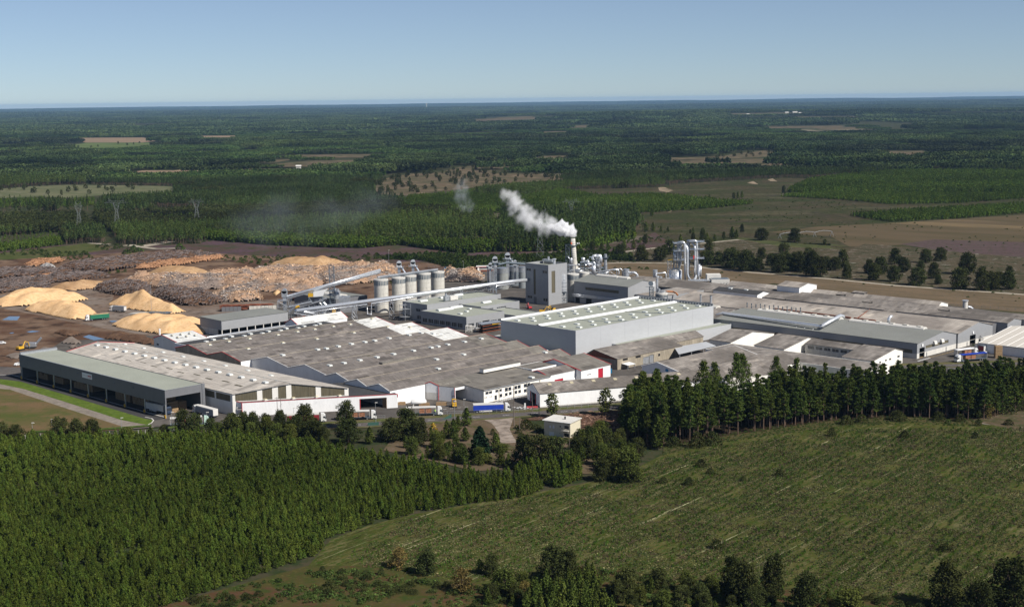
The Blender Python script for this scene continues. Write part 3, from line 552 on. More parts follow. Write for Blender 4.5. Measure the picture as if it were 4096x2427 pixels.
scatter('pine_plantation','dense bright green plantation of young pines filling the lower left','plantation',rows,[('young_pine',i) for i in range(5)])
# ---- band of tall pines in front of the right hand halls
BND=W([(11,560,210),(11,640,150),(11,1000,190),(11,1120,190),(11,1300,135),(11,1700,112),(11,2505,72),(11,2700,62),(11,2700,165),(11,2505,168),(11,2300,225),(11,1900,207),(11,1560,227),(11,1300,265),(11,1040,302),(11,740,365),(11,560,330)])
bp=[p for p in grid_in(BND,3.5,.38,21) if inview(*p,3) and mnoise.noise((p[0]/11,p[1]/11,2.))>-.33]; bp.sort(key=lambda p:p[1]-.3*p[0]+ru.uniform(0,26)); brest=bp[285:]; bp=bp[:285]
for k,p in enumerate(bp):
    px_=p[0]; big=px_<75 and p[1]<620
    if big and k%3==0: tree('big_pine',k,'tall_pine',(*p,.15),ru.uniform(0,6.28),ru.uniform(.8,1.02),'large tall pine at the left end of the pine band','pine','large pines at the left of the band')
    else: tree('tall_pine',k,'tall_pine',(*p,.15),ru.uniform(0,6.28),(ru.uniform(.8,1.15),)*2+(ru.uniform(.62,1.0)*(1.1 if big else .95),),'tall slender pine in the dark band before the halls','pine','tall pines in the band before the halls')
scatter('pine_wood','further tall pines filling the dark band behind its front trees','wood',[(p[0],p[1],.15,ru.uniform(0,6.28),ru.uniform(.85,1.15),ru.uniform(.62,.92)) for p in brest],[('tall_pine',i) for i in range(6)])
def T(kind,c,x,y,h,wd,name,label,cat='tree',group=None,z=.15):
    """tree by the place of its foot, its height and crown width in metres"""
    base={'oak':(10,8.6),'light_oak':(10,8.8),'slim_tree':(10,5.4),'yellow_tree':(4.6,3.2),'tan_tree':(6,5.8),'conifer':(12,7.8),'mid_pine':(8.4,4.4),'young_pine':(5.6,3.4),'big_pine':(21,8.2),'tall_pine':(17.5,4.4),'bush':(1.5,2.6),'dark_bush':(2.4,4.4),'heath_bush':(1.9,3.6),'forest_oak':(9.5,8.4),'forest_pine':(16,3.8)}[kind]
    p=G(c,x,y); T.n+=1
    return tree(kind,T.n,name,(p[0],p[1],z),(T.n*2.4)%6.28,(wd/base[1],wd/base[1],h/base[0]),label,cat,group)
T.n=0
# single tall pines rising against the halls
for x,y,h,wd,lb in [(1590,760,22,7,'tall pine with flat crown and bare trunk against the white wall'),(1700,640,19,8,'broad crowned pine beside the bare trunk one'),(2140,700,19,7,'leaning open pine right of the white hall gable'),(2420,700,18,7,'pine with a bent top near the right end of the halls'),(250,1000,20,8,'open crowned pine at the left end of the band over the grey roof'),(420,1000,20,9,'forked open pine next to the left end one'),(1150,900,22,9,'tallest rounded pine group in the band centre'),(1310,880,21,8,'pine with several tufts rising beside the tallest group')]:
    T('big_pine',17,x,y,h,wd,'tall_pine',lb,'pine')
# ---- trees between road and plantation
for kind,c,x,y,h,wd,nm,lb in [
 ('oak',1,20,1165,8,8,'oak_tree','dark oak cut by the left edge of the photo'),('oak',1,160,1185,7.8,8.5,'oak_tree','round dark oak left of the large oak group by the fence'),
 ('oak',1,590,1140,9,9,'oak_tree','dark oak at the left of the three oaks by the fence'),('oak',1,760,1145,8.6,8,'oak_tree','middle oak of the three oaks by the fence'),('oak',1,920,1145,8.4,8,'oak_tree','right oak of the three oaks by the fence'),
 ('oak',1,1630,1115,5.2,5,'oak_tree','small round oak below the end of the gravel path'),('oak',1,1820,1125,11.4,9,'oak_tree','tall dark oak in front of the green trailer'),('oak',1,1930,1125,9.8,8,'oak_tree','dark oak joined to the tall one near the green cab'),
 ('light_oak',1,1250,1200,6.5,7,'oak_tree','broad oak at the top edge of the plantation, left of centre'),('oak',1,2290,1110,7.5,9,'oak_tree','brownish oak below the beige trailer'),
 ('oak',2,330,1310,7,10,'oak_tree','low oak row left of the twin poles'),('oak',2,520,1330,7.5,10,'oak_tree','wide oak below the open trailer'),('light_oak',2,660,1330,7,7,'oak_tree','lighter oak left of the bushy tree at the poles'),('oak',2,795,1290,8.2,6,'oak_tree','bushy oak at the foot of the twin poles'),
 ('oak',2,1045,1330,11.8,11,'oak_tree','tall dark oak in front of the red trailer'),('oak',2,950,1380,9,9,'oak_tree','dark oak behind the plantation left of the tall oak'),('oak',2,1150,1420,9,10,'oak_tree','dense oak between the tall oaks'),
 ('oak',2,1450,1270,11,9.5,'oak_tree','tall narrow oak in front of the open doorway'),('oak',2,1470,1420,9.5,11,'oak_tree','wide oak below the tall narrow one'),('mid_pine',2,1680,1420,7,5,'pine_tree','pointed pine left of the broad oak'),
 ('oak',2,1900,1400,9,10,'oak_tree','left part of the broad oak clump before the tank truck'),('oak',2,2060,1380,12,12,'oak_tree','top of the broad oak clump before the tank truck'),('oak',2,2170,1400,9,9,'oak_tree','right part of the broad oak clump'),
 ('yellow_tree',2,2310,1345,5,4,'tree','small bright yellow tree left of the pine clump'),
 ('mid_pine',6,465,1370,7.5,4.6,'pine_tree','left pine of the clump beside the green net'),('mid_pine',6,530,1375,7.8,4.6,'pine_tree','middle pine of the clump beside the green net'),('mid_pine',6,575,1300,6,4,'pine_tree','rear pine of the clump beside the green net'),('mid_pine',6,660,1245,8,5.6,'pine_tree','single pine standing on the road edge before the blue truck'),
 ('mid_pine',6,645,1395,5.6,4.6,'pine_tree','small pine right of the clump'),('mid_pine',6,415,1410,4.6,3.6,'pine_tree','small pine left of the clump'),
 ('conifer',16,790,1030,12.5,9.5,'conifer','big dark pointed conifer left of the old driveway'),('mid_pine',16,1010,880,6.8,5,'pine_tree','green pine touching the big dark conifer'),
 ('dark_bush',16,1450,600,4.3,7,'shrub','round green shrub left of the house'),('mid_pine',16,430,1060,5.4,4.4,'pine_tree','thin pine below the pine clump'),('mid_pine',16,570,1100,6,5.2,'pine_tree','bushy pine left of the yellow green shrubs'),('mid_pine',16,130,1000,5,4.2,'pine_tree','small dark pine at the left of the sandy clearing'),('mid_pine',16,300,960,4.6,5,'pine_tree','wide low pine in the sandy clearing'),
 ('mid_pine',16,1080,1118,6.8,4.6,'pine_tree','pale green pine in front of the driveway end'),('mid_pine',16,1197,1160,5,3.6,'pine_tree','small dark pine just left of the big oaks'),
 ('oak',16,1420,1120,11,10,'oak_tree','left of the three big dark oaks before the house'),('oak',16,1620,1180,12.5,12,'oak_tree','highest of the three big dark oaks before the house'),('oak',16,1840,1150,11,11,'oak_tree','right of the three big dark oaks before the house'),
 ('light_oak',16,2060,1120,5.0,6,'tree','light green tree below the house corner'),('mid_pine',16,2350,900,8,5,'pine_tree','left pine right of the house'),('mid_pine',16,2440,880,8.4,4.6,'pine_tree','middle pine right of the house'),('mid_pine',16,2240,1100,7,5,'pine_tree','pine above the corner of the plantation'),
 ('slim_tree',6,1500,1162,10,7,'tree','airy tall tree left of the house in front of the long white hall'),('slim_tree',6,2035,1145,11.5,7.6,'tree','airy tall tree right of the house in front of the long white hall'),('slim_tree',6,2230,1140,11,6,'tree','thin leafy tree at the left end of the pine band'),
 ('light_oak',11,570,520,11.5,11,'oak_tree','big light green oak at the near field corner'),('oak',11,560,525,8,8,'oak_tree','dark oak under the big light green one'),('oak',11,440,518,8,8,'oak_tree','dark oak left of the light green one'),('light_oak',11,500,480,8.5,8,'oak_tree','light oak between the two dark ones'),
 ('oak',17,60,1180,9.5,9,'oak_tree','dark oak at the left foot of the pine band'),('mid_pine',17,470,1420,12,6.5,'pine_tree','bright green pine standing before the left end of the band'),('dark_bush',17,1030,1400,6.5,7,'shrub','round dark shrub below the big pines'),('dark_bush',17,1250,1360,5.5,8,'shrub','wide dark shrub right of the round one'),('dark_bush',17,250,1300,5,8,'shrub','low dark shrub at the left foot of the band'),('dark_bush',17,700,1380,4,7,'shrub','low dark shrub between the big trunks'),
 ('oak',19,1960,760,8.2,7.5,'oak_tree','olive oak at the right part of the pine band'),('tan_tree',19,2080,760,7.5,7,'oak_tree','brownish oak beside the olive one'),('dark_bush',19,2290,700,4,11,'shrub','low green thicket at the right edge'),('dark_bush',19,2440,670,4.5,8,'shrub','dark thicket at the far right edge'),
 ('dark_bush',19,520,835,4,6,'shrub','green shrub under the pines left of centre'),('dark_bush',19,690,815,3.6,6,'shrub','rounded shrub next to it under the pines'),('dark_bush',19,1090,790,4.4,8,'shrub','spreading shrub under the pines'),('dark_bush',19,1550,790,4,6,'shrub','shrub under the pines right of centre'),('dark_bush',19,1790,800,3.4,5,'shrub','shrub before the olive oak'),('bush',19,1650,830,2.2,2.8,'shrub','small bright shrub at the pine edge'),
 ('light_oak',10,620,75,5.2,7,'oak_tree','light oak at the upper edge of the plantation'),('mid_pine',10,740,95,6.5,6,'pine_tree','rounded pine at the upper edge of the plantation'),('mid_pine',10,1260,75,6.4,5,'pine_tree','pine at the upper plantation edge below the oaks')]:
    T(kind,c,x,y,h,wd,nm,lb)
MIX=W([(2,60,1330),(2,300,1285),(2,900,1255),(2,1640,1262),(2,1800,1430),(2,1450,1470),(2,900,1430),(2,100,1400)])
for k,p in enumerate(grid_in(MIX,6.2,.45,71)[:34]):
    kd=['oak','mid_pine','light_oak','mid_pine'][k%4]; s_=ru.uniform(.5,.82); tree(kd,k,'mixed_tree',(*p,.15),ru.uniform(0,6.28),(s_,s_,s_),'low oak or pine of the mixed thicket between road and plantation','tree','mixed thicket between road and plantation')
MIX2=W([(16,-250,650),(16,150,700),(16,350,780),(16,620,900),(16,1200,1010),(16,1250,1150),(16,700,1130),(16,200,1060),(16,-300,950)])
for k,p in enumerate(grid_in(MIX2,5.4,.45,72)[:30]):
    kd=['mid_pine','dark_bush','mid_pine','light_oak','bush'][k%5]; s_=ru.uniform(.45,.7)*(1.5 if 'bush' in kd else 1); tree(kd,k,'mixed_tree',(*p,.15),ru.uniform(0,6.28),(s_,s_,s_),'small pine or shrub on the sandy ground below the old driveway','tree','small pines and shrubs below the driveway')
MIX3=W([(16,2230,880),(16,2500,760),(17,500,1350),(17,350,1480),(11,430,500),(11,400,420),(16,2080,1010)])
for k,p in enumerate(grid_in(MIX3,5.6,.45,73)[:26]):
    kd=['oak','mid_pine','light_oak'][k%3]; s_=ru.uniform(.55,.85); tree(kd,k,'mixed_tree',(*p,.15),ru.uniform(0,6.28),(s_,s_,s_),'tree of the small wood right of the house','tree','small wood right of the house')
LOW=W([(11,-100,1040),(11,300,1000),(11,640,1010),(11,1300,1090),(11,1900,1120),(11,2100,1060),(11,2600,1010),(11,2700,1220),(11,-200,1300)])
for k,p in enumerate(grid_in(LOW,6.0,.45,74)[:95]):
    kd=['oak','light_oak','tan_tree','mid_pine','oak'][k%5]; s_=ru.uniform(.28,.58); tree(kd,k,'scrub_tree',(*p,.05),ru.uniform(0,6.28),(s_*1.15,s_*1.15,s_),'low scrubby tree in the dark belt along the bottom edge','tree','scrubby trees along the bottom edge')
# scrub at the bottom
for kind,c,x,y,h,wd,nm,lb in [
 ('oak',18,520,1120,7,7,'oak_tree','dark spreading tree in the bracken at the bottom'),('oak',18,1170,1130,6,5,'oak_tree','dark tree at the lower field edge, centre'),('tan_tree',18,230,1060,6,6.5,'tree','brownish bare branched tree in the bracken'),
 ('oak',18,1780,1220,10.5,8,'oak_tree','tall dark oak at the bottom of the field, left of the shadow'),('oak',18,1960,1190,8.5,6,'oak_tree','narrow dark oak beside the tall dark one'),('tan_tree',18,880,1300,6.5,7,'tree','olive yellow tree at the bottom edge'),('light_oak',18,1300,1330,7,8,'oak_tree','green rounded tree at the bottom edge'),
 ('oak',11,560,1080,7.5,8,'oak_tree','dark tree at the bottom, right of centre'),('oak',11,1130,1120,11,9,'oak_tree','tallest dark tree at the bottom, right of the pines'),('oak',11,1080,1050,9,7,'oak_tree','dark tree behind the tallest bottom tree'),('oak',11,1280,1090,11.5,7,'oak_tree','leafy tree casting a shadow on the lower field'),('tan_tree',11,1255,1060,6.5,5,'tree','thin brown tree beside the shadow'),
 ('oak',11,1440,1160,10,8,'oak_tree','dark oak below the brown scrub at the bottom'),('light_oak',11,1650,1180,7,9,'oak_tree','low green tree at the bottom right'),('oak',11,2130,1140,12,11,'oak_tree','big dark oak at the bottom right'),('oak',11,2440,1140,13,12,'oak_tree','dark oak in the bottom right corner'),('oak',11,2290,1200,10,9,'oak_tree','dark oak between the two bottom right oaks'),
 ('oak',11,230,1000,8,7,'oak_tree','dark tree above the bracken near the centre bottom'),('tan_tree',11,60,1090,4.5,5,'tree','pale scrubby tree at the bottom centre'),('mid_pine',18,1050,1110,4.5,3.2,'pine_tree','bright little pine in the bracken'),('mid_pine',18,1230,1260,5,3.6,'pine_tree','pointed pine near the bottom centre')]:
    T(kind,c,x,y,h,wd,nm,lb)
bot=W([(11,640,1010),(11,1100,1040),(11,1120,1400),(11,0,1400),(11,100,1120)])
bq=grid_in(bot,3.0,.35,33)
for k,p in enumerate(bq[:110]):
    s_=ru.uniform(.8,1.15); tree('mid_pine',k,'pine_tree',(*p,.1),ru.uniform(0,6.28),(s_*.85,s_*.85,s_),'dark green pine in the dense stand at the bottom, right of centre','pine','pines of the small stand at the bottom')
scr=W([(10,700,1050),(10,860,880),(10,1250,775),(10,1650,705),(10,2100,760),(10,2505,810),(11,300,940),(11,900,1010),(11,2000,1110),(11,2600,1010),(11,2700,1300),(10,600,1250)])
sp_=[(p[0],p[1],.05,ru.uniform(0,6.28),s_*ru.uniform(.8,1.5),s_*ru.uniform(.6,1.3)) for p in grid_in(scr,2.3,.45,44) for s_ in [ru.uniform(.35,.95)] if mnoise.noise((p[0]/12,p[1]/12,3.))>-.12]
# field shrubs
for c,x,y,h,wd,lb in [(11,925,450,3,4.2,'round dark bush in the near field close to the pines'),(11,970,485,2.3,3.4,'smaller bush beside the round one in the near field'),(11,865,540,3,4,'dark bush with a clear shadow in the near field'),(11,740,530,2.4,3.6,'greyish bush left of the dark bush'),(11,1310,495,2.8,4,'lone bush in the middle of the near field'),(11,1130,520,1.8,2.4,'thin bush left of the lone bush'),(11,1565,300,3.6,4,'dark bush at the top of the near field'),(11,1920,308,3,4,'grey bush with a shadow at the top of the field'),(11,2265,310,2.6,3,'small bush at the top right of the field'),(11,2280,250,3,3,'bush where the footpath starts'),(11,2430,245,2.4,4.5,'spreading bush in the bare corner'),(11,1000,850,3,4.4,'large bush with a shadow in the lower field'),(11,2120,860,2.2,5,'flat dark bush at lower right of the field')]:
    T('dark_bush',c,x,y,h,wd,'shrub',lb,'shrub')
FLD=W([(10,1700,640),(10,2000,460),(10,2505,370),(11,340,560),(11,620,470),(11,740,410),(11,1040,345),(11,1600,268),(11,2300,262),(11,2560,262),(11,2560,1080),(11,2000,1090),(11,1300,1060),(11,300,960),(10,2300,760),(10,1800,700)])
fa=math.atan2(507-471,126-102)
fs=[p for p in grid_in(FLD,(1.5,3.4),.2,55,fa) if inview(*p,2) and mnoise.noise((p[0]/16,p[1]/16,6.))>-.25 and ru.random()<.8]
fs.sort(key=lambda p:p[1]); fr_=[]
for k,p in enumerate(fs):
    s_=ru.uniform(.45,1.05)
    if k<300: tree('sapling',k,'pine_sapling',(p[0],p[1],.05),ru.uniform(0,6.28),s_,'small bright green sapling in the nearest rows of the field','sapling','nearest saplings of the replanted field')
    else: fr_.append((p[0],p[1],.05,ru.uniform(0,6.28),s_,s_))
scatter('pine_saplings','rows of small bright saplings across the near field','saplings',fr_,[('sapling',i) for i in range(3)])
for i in range(4): T('bush',11,820+i*70,420+i*14,1.2,2.2,'shrub','low green bush near the two dark bushes at the top left of the field','shrub','low bushes at the top left of the field')
MGr=W([(11,740,395),(11,1040,335),(11,1300,296),(11,1600,262),(11,1900,240),(11,2300,255),(11,2300,225),(11,1900,200),(11,1560,220),(11,1300,255),(11,1040,290),(11,740,350)])
sp_+=[(p[0],p[1],.05,ru.uniform(0,6.28),s_,s_*.8) for p in grid_in(MGr,1.6,.45,45) for s_ in [ru.uniform(.25,.6)]]
for i in range(3):
    tf=MB(); r_t=random.Random(900+i)
    for _ in range(26):
        x_,y_=r_t.gauss(0,.75),r_t.gauss(0,.75); leaf(tf,(x_,y_,r_t.uniform(.05,.4)),.42,r_t,.2,.6)
    proto('tuft',tf,None,[mat('dry_tuft',(.112,.105,.045),.2,.9,.9,island=.4,inst=.35),mat('green_tuft',(.040,.060,.014),.2,.9,.9,island=.4,inst=.35),mat('brown_tuft',(.062,.046,.022),.2,.9,.9,island=.4,inst=.35)][i])
tu=[(p[0],p[1],.05,ru.uniform(0,6.28),ru.uniform(.6,1.7),ru.uniform(.5,1.3)) for p in grid_in(FLD,(1.25,2.9),.2,66,fa) if inview(*p,2) and mnoise.noise((p[0]/10,p[1]/10,9.))>-.3]
for k in range(6): p=tu[k]; tree('tuft',k,'grass_tuft',(p[0],p[1],.05),p[3],p[4],'rough tuft of heath grass in the near field','grass','tufts of the near field')
scatter('field_tufts','dry and green tufts covering the near field','ground cover',tu[6:],[('tuft',i) for i in range(3)])
scr2=[(p[0],p[1],.02,ru.uniform(0,6.28),ru.uniform(.5,1.0),ru.uniform(.4,1.0)) for p in grid_in(scr,4.2,.48,47) if mnoise.noise((p[0]/17,p[1]/17,13.))>.02]
scatter('thicket','dark low thickets along the bottom of the view','scrub',scr2,[('dark_bush',i) for i in range(2)])
scatter('scrub','low green scrub and bracken at the edges of the field','scrub',sp_,[('bush',i) for i in range(4)])
# clearing shrubs near the house
for c,x,y,h,wd,lb,k in [(16,1590,600,2.2,5,'green bushy hedge behind the round shrub','dark_bush'),(16,1340,660,2,3.4,'light green clipped hedge at the driveway','dark_bush'),(16,1380,720,2,3.4,'clipped hedge nearer than the light green one','dark_bush'),(16,1660,650,1.8,3.4,'dark hedge touching the house wall','dark_bush'),(16,1310,590,1.6,2.6,'small bush by the wooden pole','bush'),(16,970,680,2.6,2.4,'square green hedge block beside the conifer','dark_bush'),(16,2010,790,2,4,'green hedge in front of the house','dark_bush'),(16,1900,760,1.6,3.4,'low hedge at the house front left','dark_bush'),(16,2100,800,1.8,3.6,'right end of the hedge in front of the house','dark_bush'),(16,2200,680,1.8,2.4,'small bush at the right house corner','bush'),(16,860,1080,3.4,7,'yellow green broad shrub in front of the conifer','light_oak'),(16,1100,930,3.2,7,'yellow green shrub at the end of the driveway','light_oak'),(16,520,880,2.4,4.4,'dark shrub below the pine clump','dark_bush'),(16,340,860,2.4,4,'green shrub left of the dark one','dark_bush'),(16,2280,900,4,7,'yellow green shrubs below the right pines','light_oak'),(16,2440,980,3.6,6,'yellow green shrub at the right of the clearing','light_oak'),(16,2120,950,3.6,5,'bright shrub by the thin pole','light_oak')]:
    T(k,c,x,y,h,wd,'shrub',lb,'shrub')
p=G(6,953,985); r_=tree('bush',0,'shrub',(p[0],p[1],.2),0,(1.35,1.35,1.5),'round yellow clipped shrub before the office','shrub'); 
ym=PR['bush'][0][0].copy(); ym.materials.clear(); ym.materials.append(fmat('yellow_shrub',(.30,.22,.015),.1,.3)); r_.children[0].data=ym
T('bush',6,1015,975,1.7,4,'shrub','dark green clipped shrub beside the yellow one before the office','shrub')
# ================================================================ TREES ON THE PLAIN
for i,(c,x,y,h,wd) in enumerate([(4,200,325,10,9),(4,410,355,11.5,11),(4,590,355,10,10),(4,700,290,11,10),(4,640,300,8,7),(4,1080,395,10,10),(4,1085,250,9,8),(4,1020,380,8.5,8),(4,1180,392,9,9),(4,1290,430,14,13),(4,1330,420,12,12),(4,1440,455,14,14),(4,1560,455,9,9),(4,1500,450,10,10),(4,1600,340,8.5,7.5),(4,1700,400,8.5,9),(4,1770,470,12,12),(4,1820,290,8.5,9),(4,1890,455,11,10),(4,1960,455,13,12),(4,2095,510,17,12),(4,2160,512,13,12),(4,2060,330,8,8),(4,2320,450,9,9),(4,2240,440,9,8),(4,2440,530,9.5,7),(4,2400,420,12,9),(4,1600,152,10,11),(4,1920,170,11,11),
   (5,985,300,11,10),(5,1050,235,11,10),(5,940,230,9,8),(5,1185,312,10,9),(5,1190,142,11,9),(5,1275,220,10,10),(5,1415,348,11,11),(5,1450,192,6,6),(5,1500,127,9.5,8.5),(5,1575,280,10,9),(5,1620,340,6,5),(5,1645,108,9.5,9),(5,1835,388,13,12),(5,1910,240,14,12),(5,2050,398,14,11),(5,2160,395,11,9),(5,2230,345,8,8),(5,2320,390,11,9),(5,2330,235,5,5),(5,260,215,11,12),(5,100,200,12,11)]):
    q_=['left','middle','right'][0 if x<900 else 1 if x<1700 else 2]
    T('oak',c,x,y,h*1.12,wd*1.25,'oak_tree','dark round oak standing on the stony heath behind the factory','tree','oaks on the stony heath',.05)
T('slim_tree',4,2225,200,5.5,4.5,'tree','small thin tree alone on the ploughed field','tree',None,.05)
for i,(c,x,y,h) in enumerate([(14,1830,235,12),(14,1890,230,8),(14,2000,240,7),(14,2130,205,7),(14,2250,190,12),(14,2310,195,9),(14,1690,220,7),(14,1230,100,6),(14,1330,100,6),(14,1650,120,4),(14,1690,118,6),(14,470,370,8),(14,380,380,7),(14,840,345,9),(14,1510,240,7),(14,250,380,9),(14,560,450,9),(14,700,340,10),(14,1010,270,9),(9,685,690,9),(9,965,612,8),(9,1085,605,8),(9,1105,605,9),(9,1125,603,9),(9,1330,580,11),(9,655,765,10),(9,690,765,9),(9,1125,770,8)]):
    T('mid_pine' if i%3 else 'oak',c,x,y,h,h*.62,'pine_tree' if i%3 else 'oak_tree','small dark tree standing on the open heath beyond the factory','tree','lone trees on the open heath',.03)
# ================================================================ THE FOREST
def Wc(*p): return W(list(p))
SITE=W([(0,-400,640),(0,-60,628),(0,200,622),(0,420,606),(0,560,618),(0,900,640),(0,1180,655),(0,1340,650),(0,1500,640),(0,1500,1100),(0,-400,1100)])
ST_=[ # polygon, height factor, spacing, kind
 (W([(9,-60,600),(9,75,597),(9,240,566),(9,430,600),(9,700,590),(9,1000,620),(9,1185,632),(9,1000,652),(9,700,673),(9,300,681),(9,-60,678),(8,1950,668),(8,2000,600),(8,2250,590),(8,2400,590)]),1.0,4.2,'plantation_pine'),
 (W([(9,1350,574),(9,1450,525),(9,1620,500),(9,1900,478),(9,2400,478),(9,2800,500),(9,2800,585),(9,1900,578),(9,1500,580)]),1.3,4.4,'plantation_pine'),
 (W([(9,1315,596),(9,1500,582),(9,1900,580),(9,2800,588),(9,2800,600),(9,2505,606),(9,2200,627),(9,1850,634),(9,1600,611)]),.9,4.0,'plantation_pine'),
 (W([(9,1650,690),(9,2000,664),(9,2800,625),(9,2800,665),(9,2505,677),(9,2200,702),(9,1850,720)]),.9,4.0,'plantation_pine'),
 (W([(8,740,466),(8,850,432),(8,1240,418),(8,1250,430),(8,1000,446)]),.8,5,'plantation_pine'),
 (W([(9,-60,745),(9,300,730),(9,600,715),(9,620,740),(9,600,800),(9,300,862),(9,-60,868)]),1.05,6.2,'forest_pine'),
 (W([(9,0,830),(9,300,822),(9,590,780),(9,600,800),(9,300,862),(9,0,866)]),1.5,3.0,'plantation_pine'),
 (W([(8,-100,862),(8,0,845),(8,300,800),(8,310,832),(8,0,866)]),.9,3.6,'plantation_pine'),
 (W([(8,0,790),(8,300,770),(8,310,800),(8,0,845)]),.5,9,'plantation_pine'),
 (W([(8,1000,806),(8,1300,832),(8,1650,847),(8,1780,847),(8,1950,832),(8,2250,872),(8,2505,862),(8,2505,830),(8,2250,835),(8,1650,815),(8,1300,800),(8,1000,780)]),1.3,3.2,'plantation_pine')]
GROVE=W([(9,-60,690),(9,300,690),(9,600,690),(9,640,765),(9,600,790),(9,300,800),(9,-60,800)])
BBS=[(bb(P),P,h,s,k) for P,h,s,k in ST_]
clp=[(bb(P),P) for P in CL.values()]; P_site=(bb(SITE),SITE); bpl=(bb(P_plain),P_plain); bhe=(bb(P_heath),P_heath)
def hit(b,x,y): return b[0][0]<=x<=b[0][1] and b[0][2]<=y<=b[0][3] and inpoly(x,y,b[1])
rq=random.Random(77)
def hs(*a): return ((math.sin(a[0]*127.1+a[1]*311.7+(a[2] if len(a)>2 else 0)*74.7)*43758.5453)%1.0)
def blocks_view(x,y,top):
    # would this tree hide one of the clearings seen over the forest?
    k=CH/(CH-top*.92); xx,yy=x*k,y*k
    return any(hit(c,xx,yy) for c in clp)
def stand(x,y):
    """age class of the forest block at this place: (height factor, gap?)"""
    u=x*.96+y*.28+40*mnoise.noise((x/500,y/500,0)); v=-x*.28+y*.96+40*mnoise.noise((x/500,y/500,5)); i,j=math.floor(u/420),math.floor(v/(260 if y<3000 else 420))
    k=hs(i,j)
    if y<2600 and (u%420<11 or v%260<9): return (.5,False,False,-1.)
    return (.42+.78*hs(i,j,3), k<(.07 if y<5000 else .13), k>.86, hs(i,j,9))
rf=random.Random(12); GFm=MB()
for k in range(34):
    yy=2900*(3.2**rf.random()); xx=rf.uniform(-.34,.34)*yy; ww,hh_=rf.uniform(35,120)*yy/2600,rf.uniform(50,110)*yy/2600; an=rf.uniform(-.35,.1); P=[(xx+(a*math.cos(an)-b_*math.sin(an))*1.,yy+a*math.sin(an)+b_*math.cos(an)) for a,b_ in ((-ww,-hh_),(ww*rf.uniform(.6,1),-hh_*rf.uniform(.5,1)),(ww,hh_),(-ww*rf.uniform(.5,1),hh_*rf.uniform(.5,1)))]
    if any(hit((c[0],c[1]),xx,yy) for c in clp) or hit(bpl,xx,yy): continue
    clp.append((bb(P),P)); GFm.poly([(a,b_,hz(a,b_)+.4) for a,b_ in P])
single('clearings',GFm,MG_beige2,(0,0,0),'small pale clearings and fields scattered through the distant forest','ground',kind='structure')
# stands with fixed outlines
F1=[];F2=[];F3=[];F5=[]
for n_,(b,P,h,s,k) in enumerate(BBS):
    for (x,y) in grid_in(P,s,.38,200+n_,R(20)):
        if not inview(x,y,10): continue
        q=(x,y,.05,rq.uniform(0,6.28),rq.uniform(.85,1.2)*min(1.3,h) if k!='forest_pine' else rq.uniform(.9,1.2),rq.uniform(.8,1.1)*h)
        (F1 if k=='plantation_pine' else F2).append(q)
tall=[]
for (x,y) in grid_in(GROVE,8.5,.4,61,R(20)):
    if inview(x,y,10) : tall.append((x,y))
fy=960
while fy<2500:
    sp=5.2 if fy<1500 else 6.0; xx=-.37*fy-10
    while xx<.37*fy+10:
        x=xx+rq.uniform(-.42,.42)*sp; y=fy+rq.uniform(-.42,.42)*sp; xx+=sp
        if hit(P_site,x,y) or hit(bpl,x,y) or hit(bhe,x,y): continue
        if any(hit((c[0],c[1]),x,y) for c in clp) or any(hit((b[0],b[1]),x,y) for b in BBS) : continue
        h,gap,oak,_=stand(x,y)
        if _<0: continue
        n1=mnoise.noise((x/70,y/70,2.)); 
        if y<1650: gap=False; h=max(h,.78) if x>-260 else .5+.35*h
        if gap and n1<.35: 
            if rq.random()<.93: continue
        if n1<-.5 and rq.random()<.6: continue
        if blocks_view(x,y,15*h): 
            if 15*h>8 and not blocks_view(x,y,5.5): F1.append((x,y,0,rq.uniform(0,6.28),rq.uniform(.8,1.1),rq.uniform(.8,1.1)))
            continue
        near=y<1560 and x>-300
        if (oak and y>1500) or (n1>.42 and y>1250): F3.append((x,y,0,rq.uniform(0,6.28),rq.uniform(.75,1.15),rq.uniform(.8,1.2)*(.75+.3*h)))
        elif near and rq.random()<.004*0: pass
        else: 
            s_=rq.uniform(.85,1.2); (F5 if _>.62 and y>1250 else F2).append((x,y,0,rq.uniform(0,6.28),s_,rq.uniform(.85,1.12)*h*1.12))
    fy+=sp
# first trees of each kind stand alone: the front edge of the forest
F2.sort(key=lambda p:p[1])
for k_,n_tr in ((8,420),(1,40),(10,30),(11,20),(15,14),(3,20)):
    bx0,bx1,by0,by1=bb(CL[k_]); m_=0
    while m_<n_tr:
        m_+=1; x,y=rq.uniform(bx0,bx1),rq.uniform(by0,by1)
        if inpoly(x,y,CL[k_]): F3.append((x,y,0,rq.uniform(0,6.28),rq.uniform(.55,1.1),rq.uniform(.55,1.0)))
F3.sort(key=lambda p:p[1]); F1.sort(key=lambda p:p[1])
def stripk(r_):
    if '_k' in r_: del r_['_k']
    return r_
for k,p in enumerate(F2[:170]): tree('forest_pine',k,'forest_pine',(p[0],p[1],.05),p[3],(p[4],p[4],p[5]),'tall bare stemmed pine on the near edge of the forest behind the factory','pine','pines on the near edge of the forest')
for k,p in enumerate(F3[:60]): tree('forest_oak',k,'forest_oak',(p[0],p[1],.05),p[3],(p[4],p[4],p[5]),'dark rounded broadleaf tree inside the forest behind the factory','tree','broadleaf trees in the near part of the forest')
for k,p in enumerate(F1[:60]): tree('plantation_pine',k,'belt_pine',(p[0],p[1],.05),p[3],(p[4],p[4],p[5]),'small pine at the front of the young belts behind the factory','pine','young pines along the forest foot')
tall.sort(key=lambda p:p[1]+(0 if p[0]>0 else 200)); F2+=[(x,y,.05,rq.uniform(0,6.28),1.1,rq.uniform(1.,1.2)) for x,y in tall[130:]]
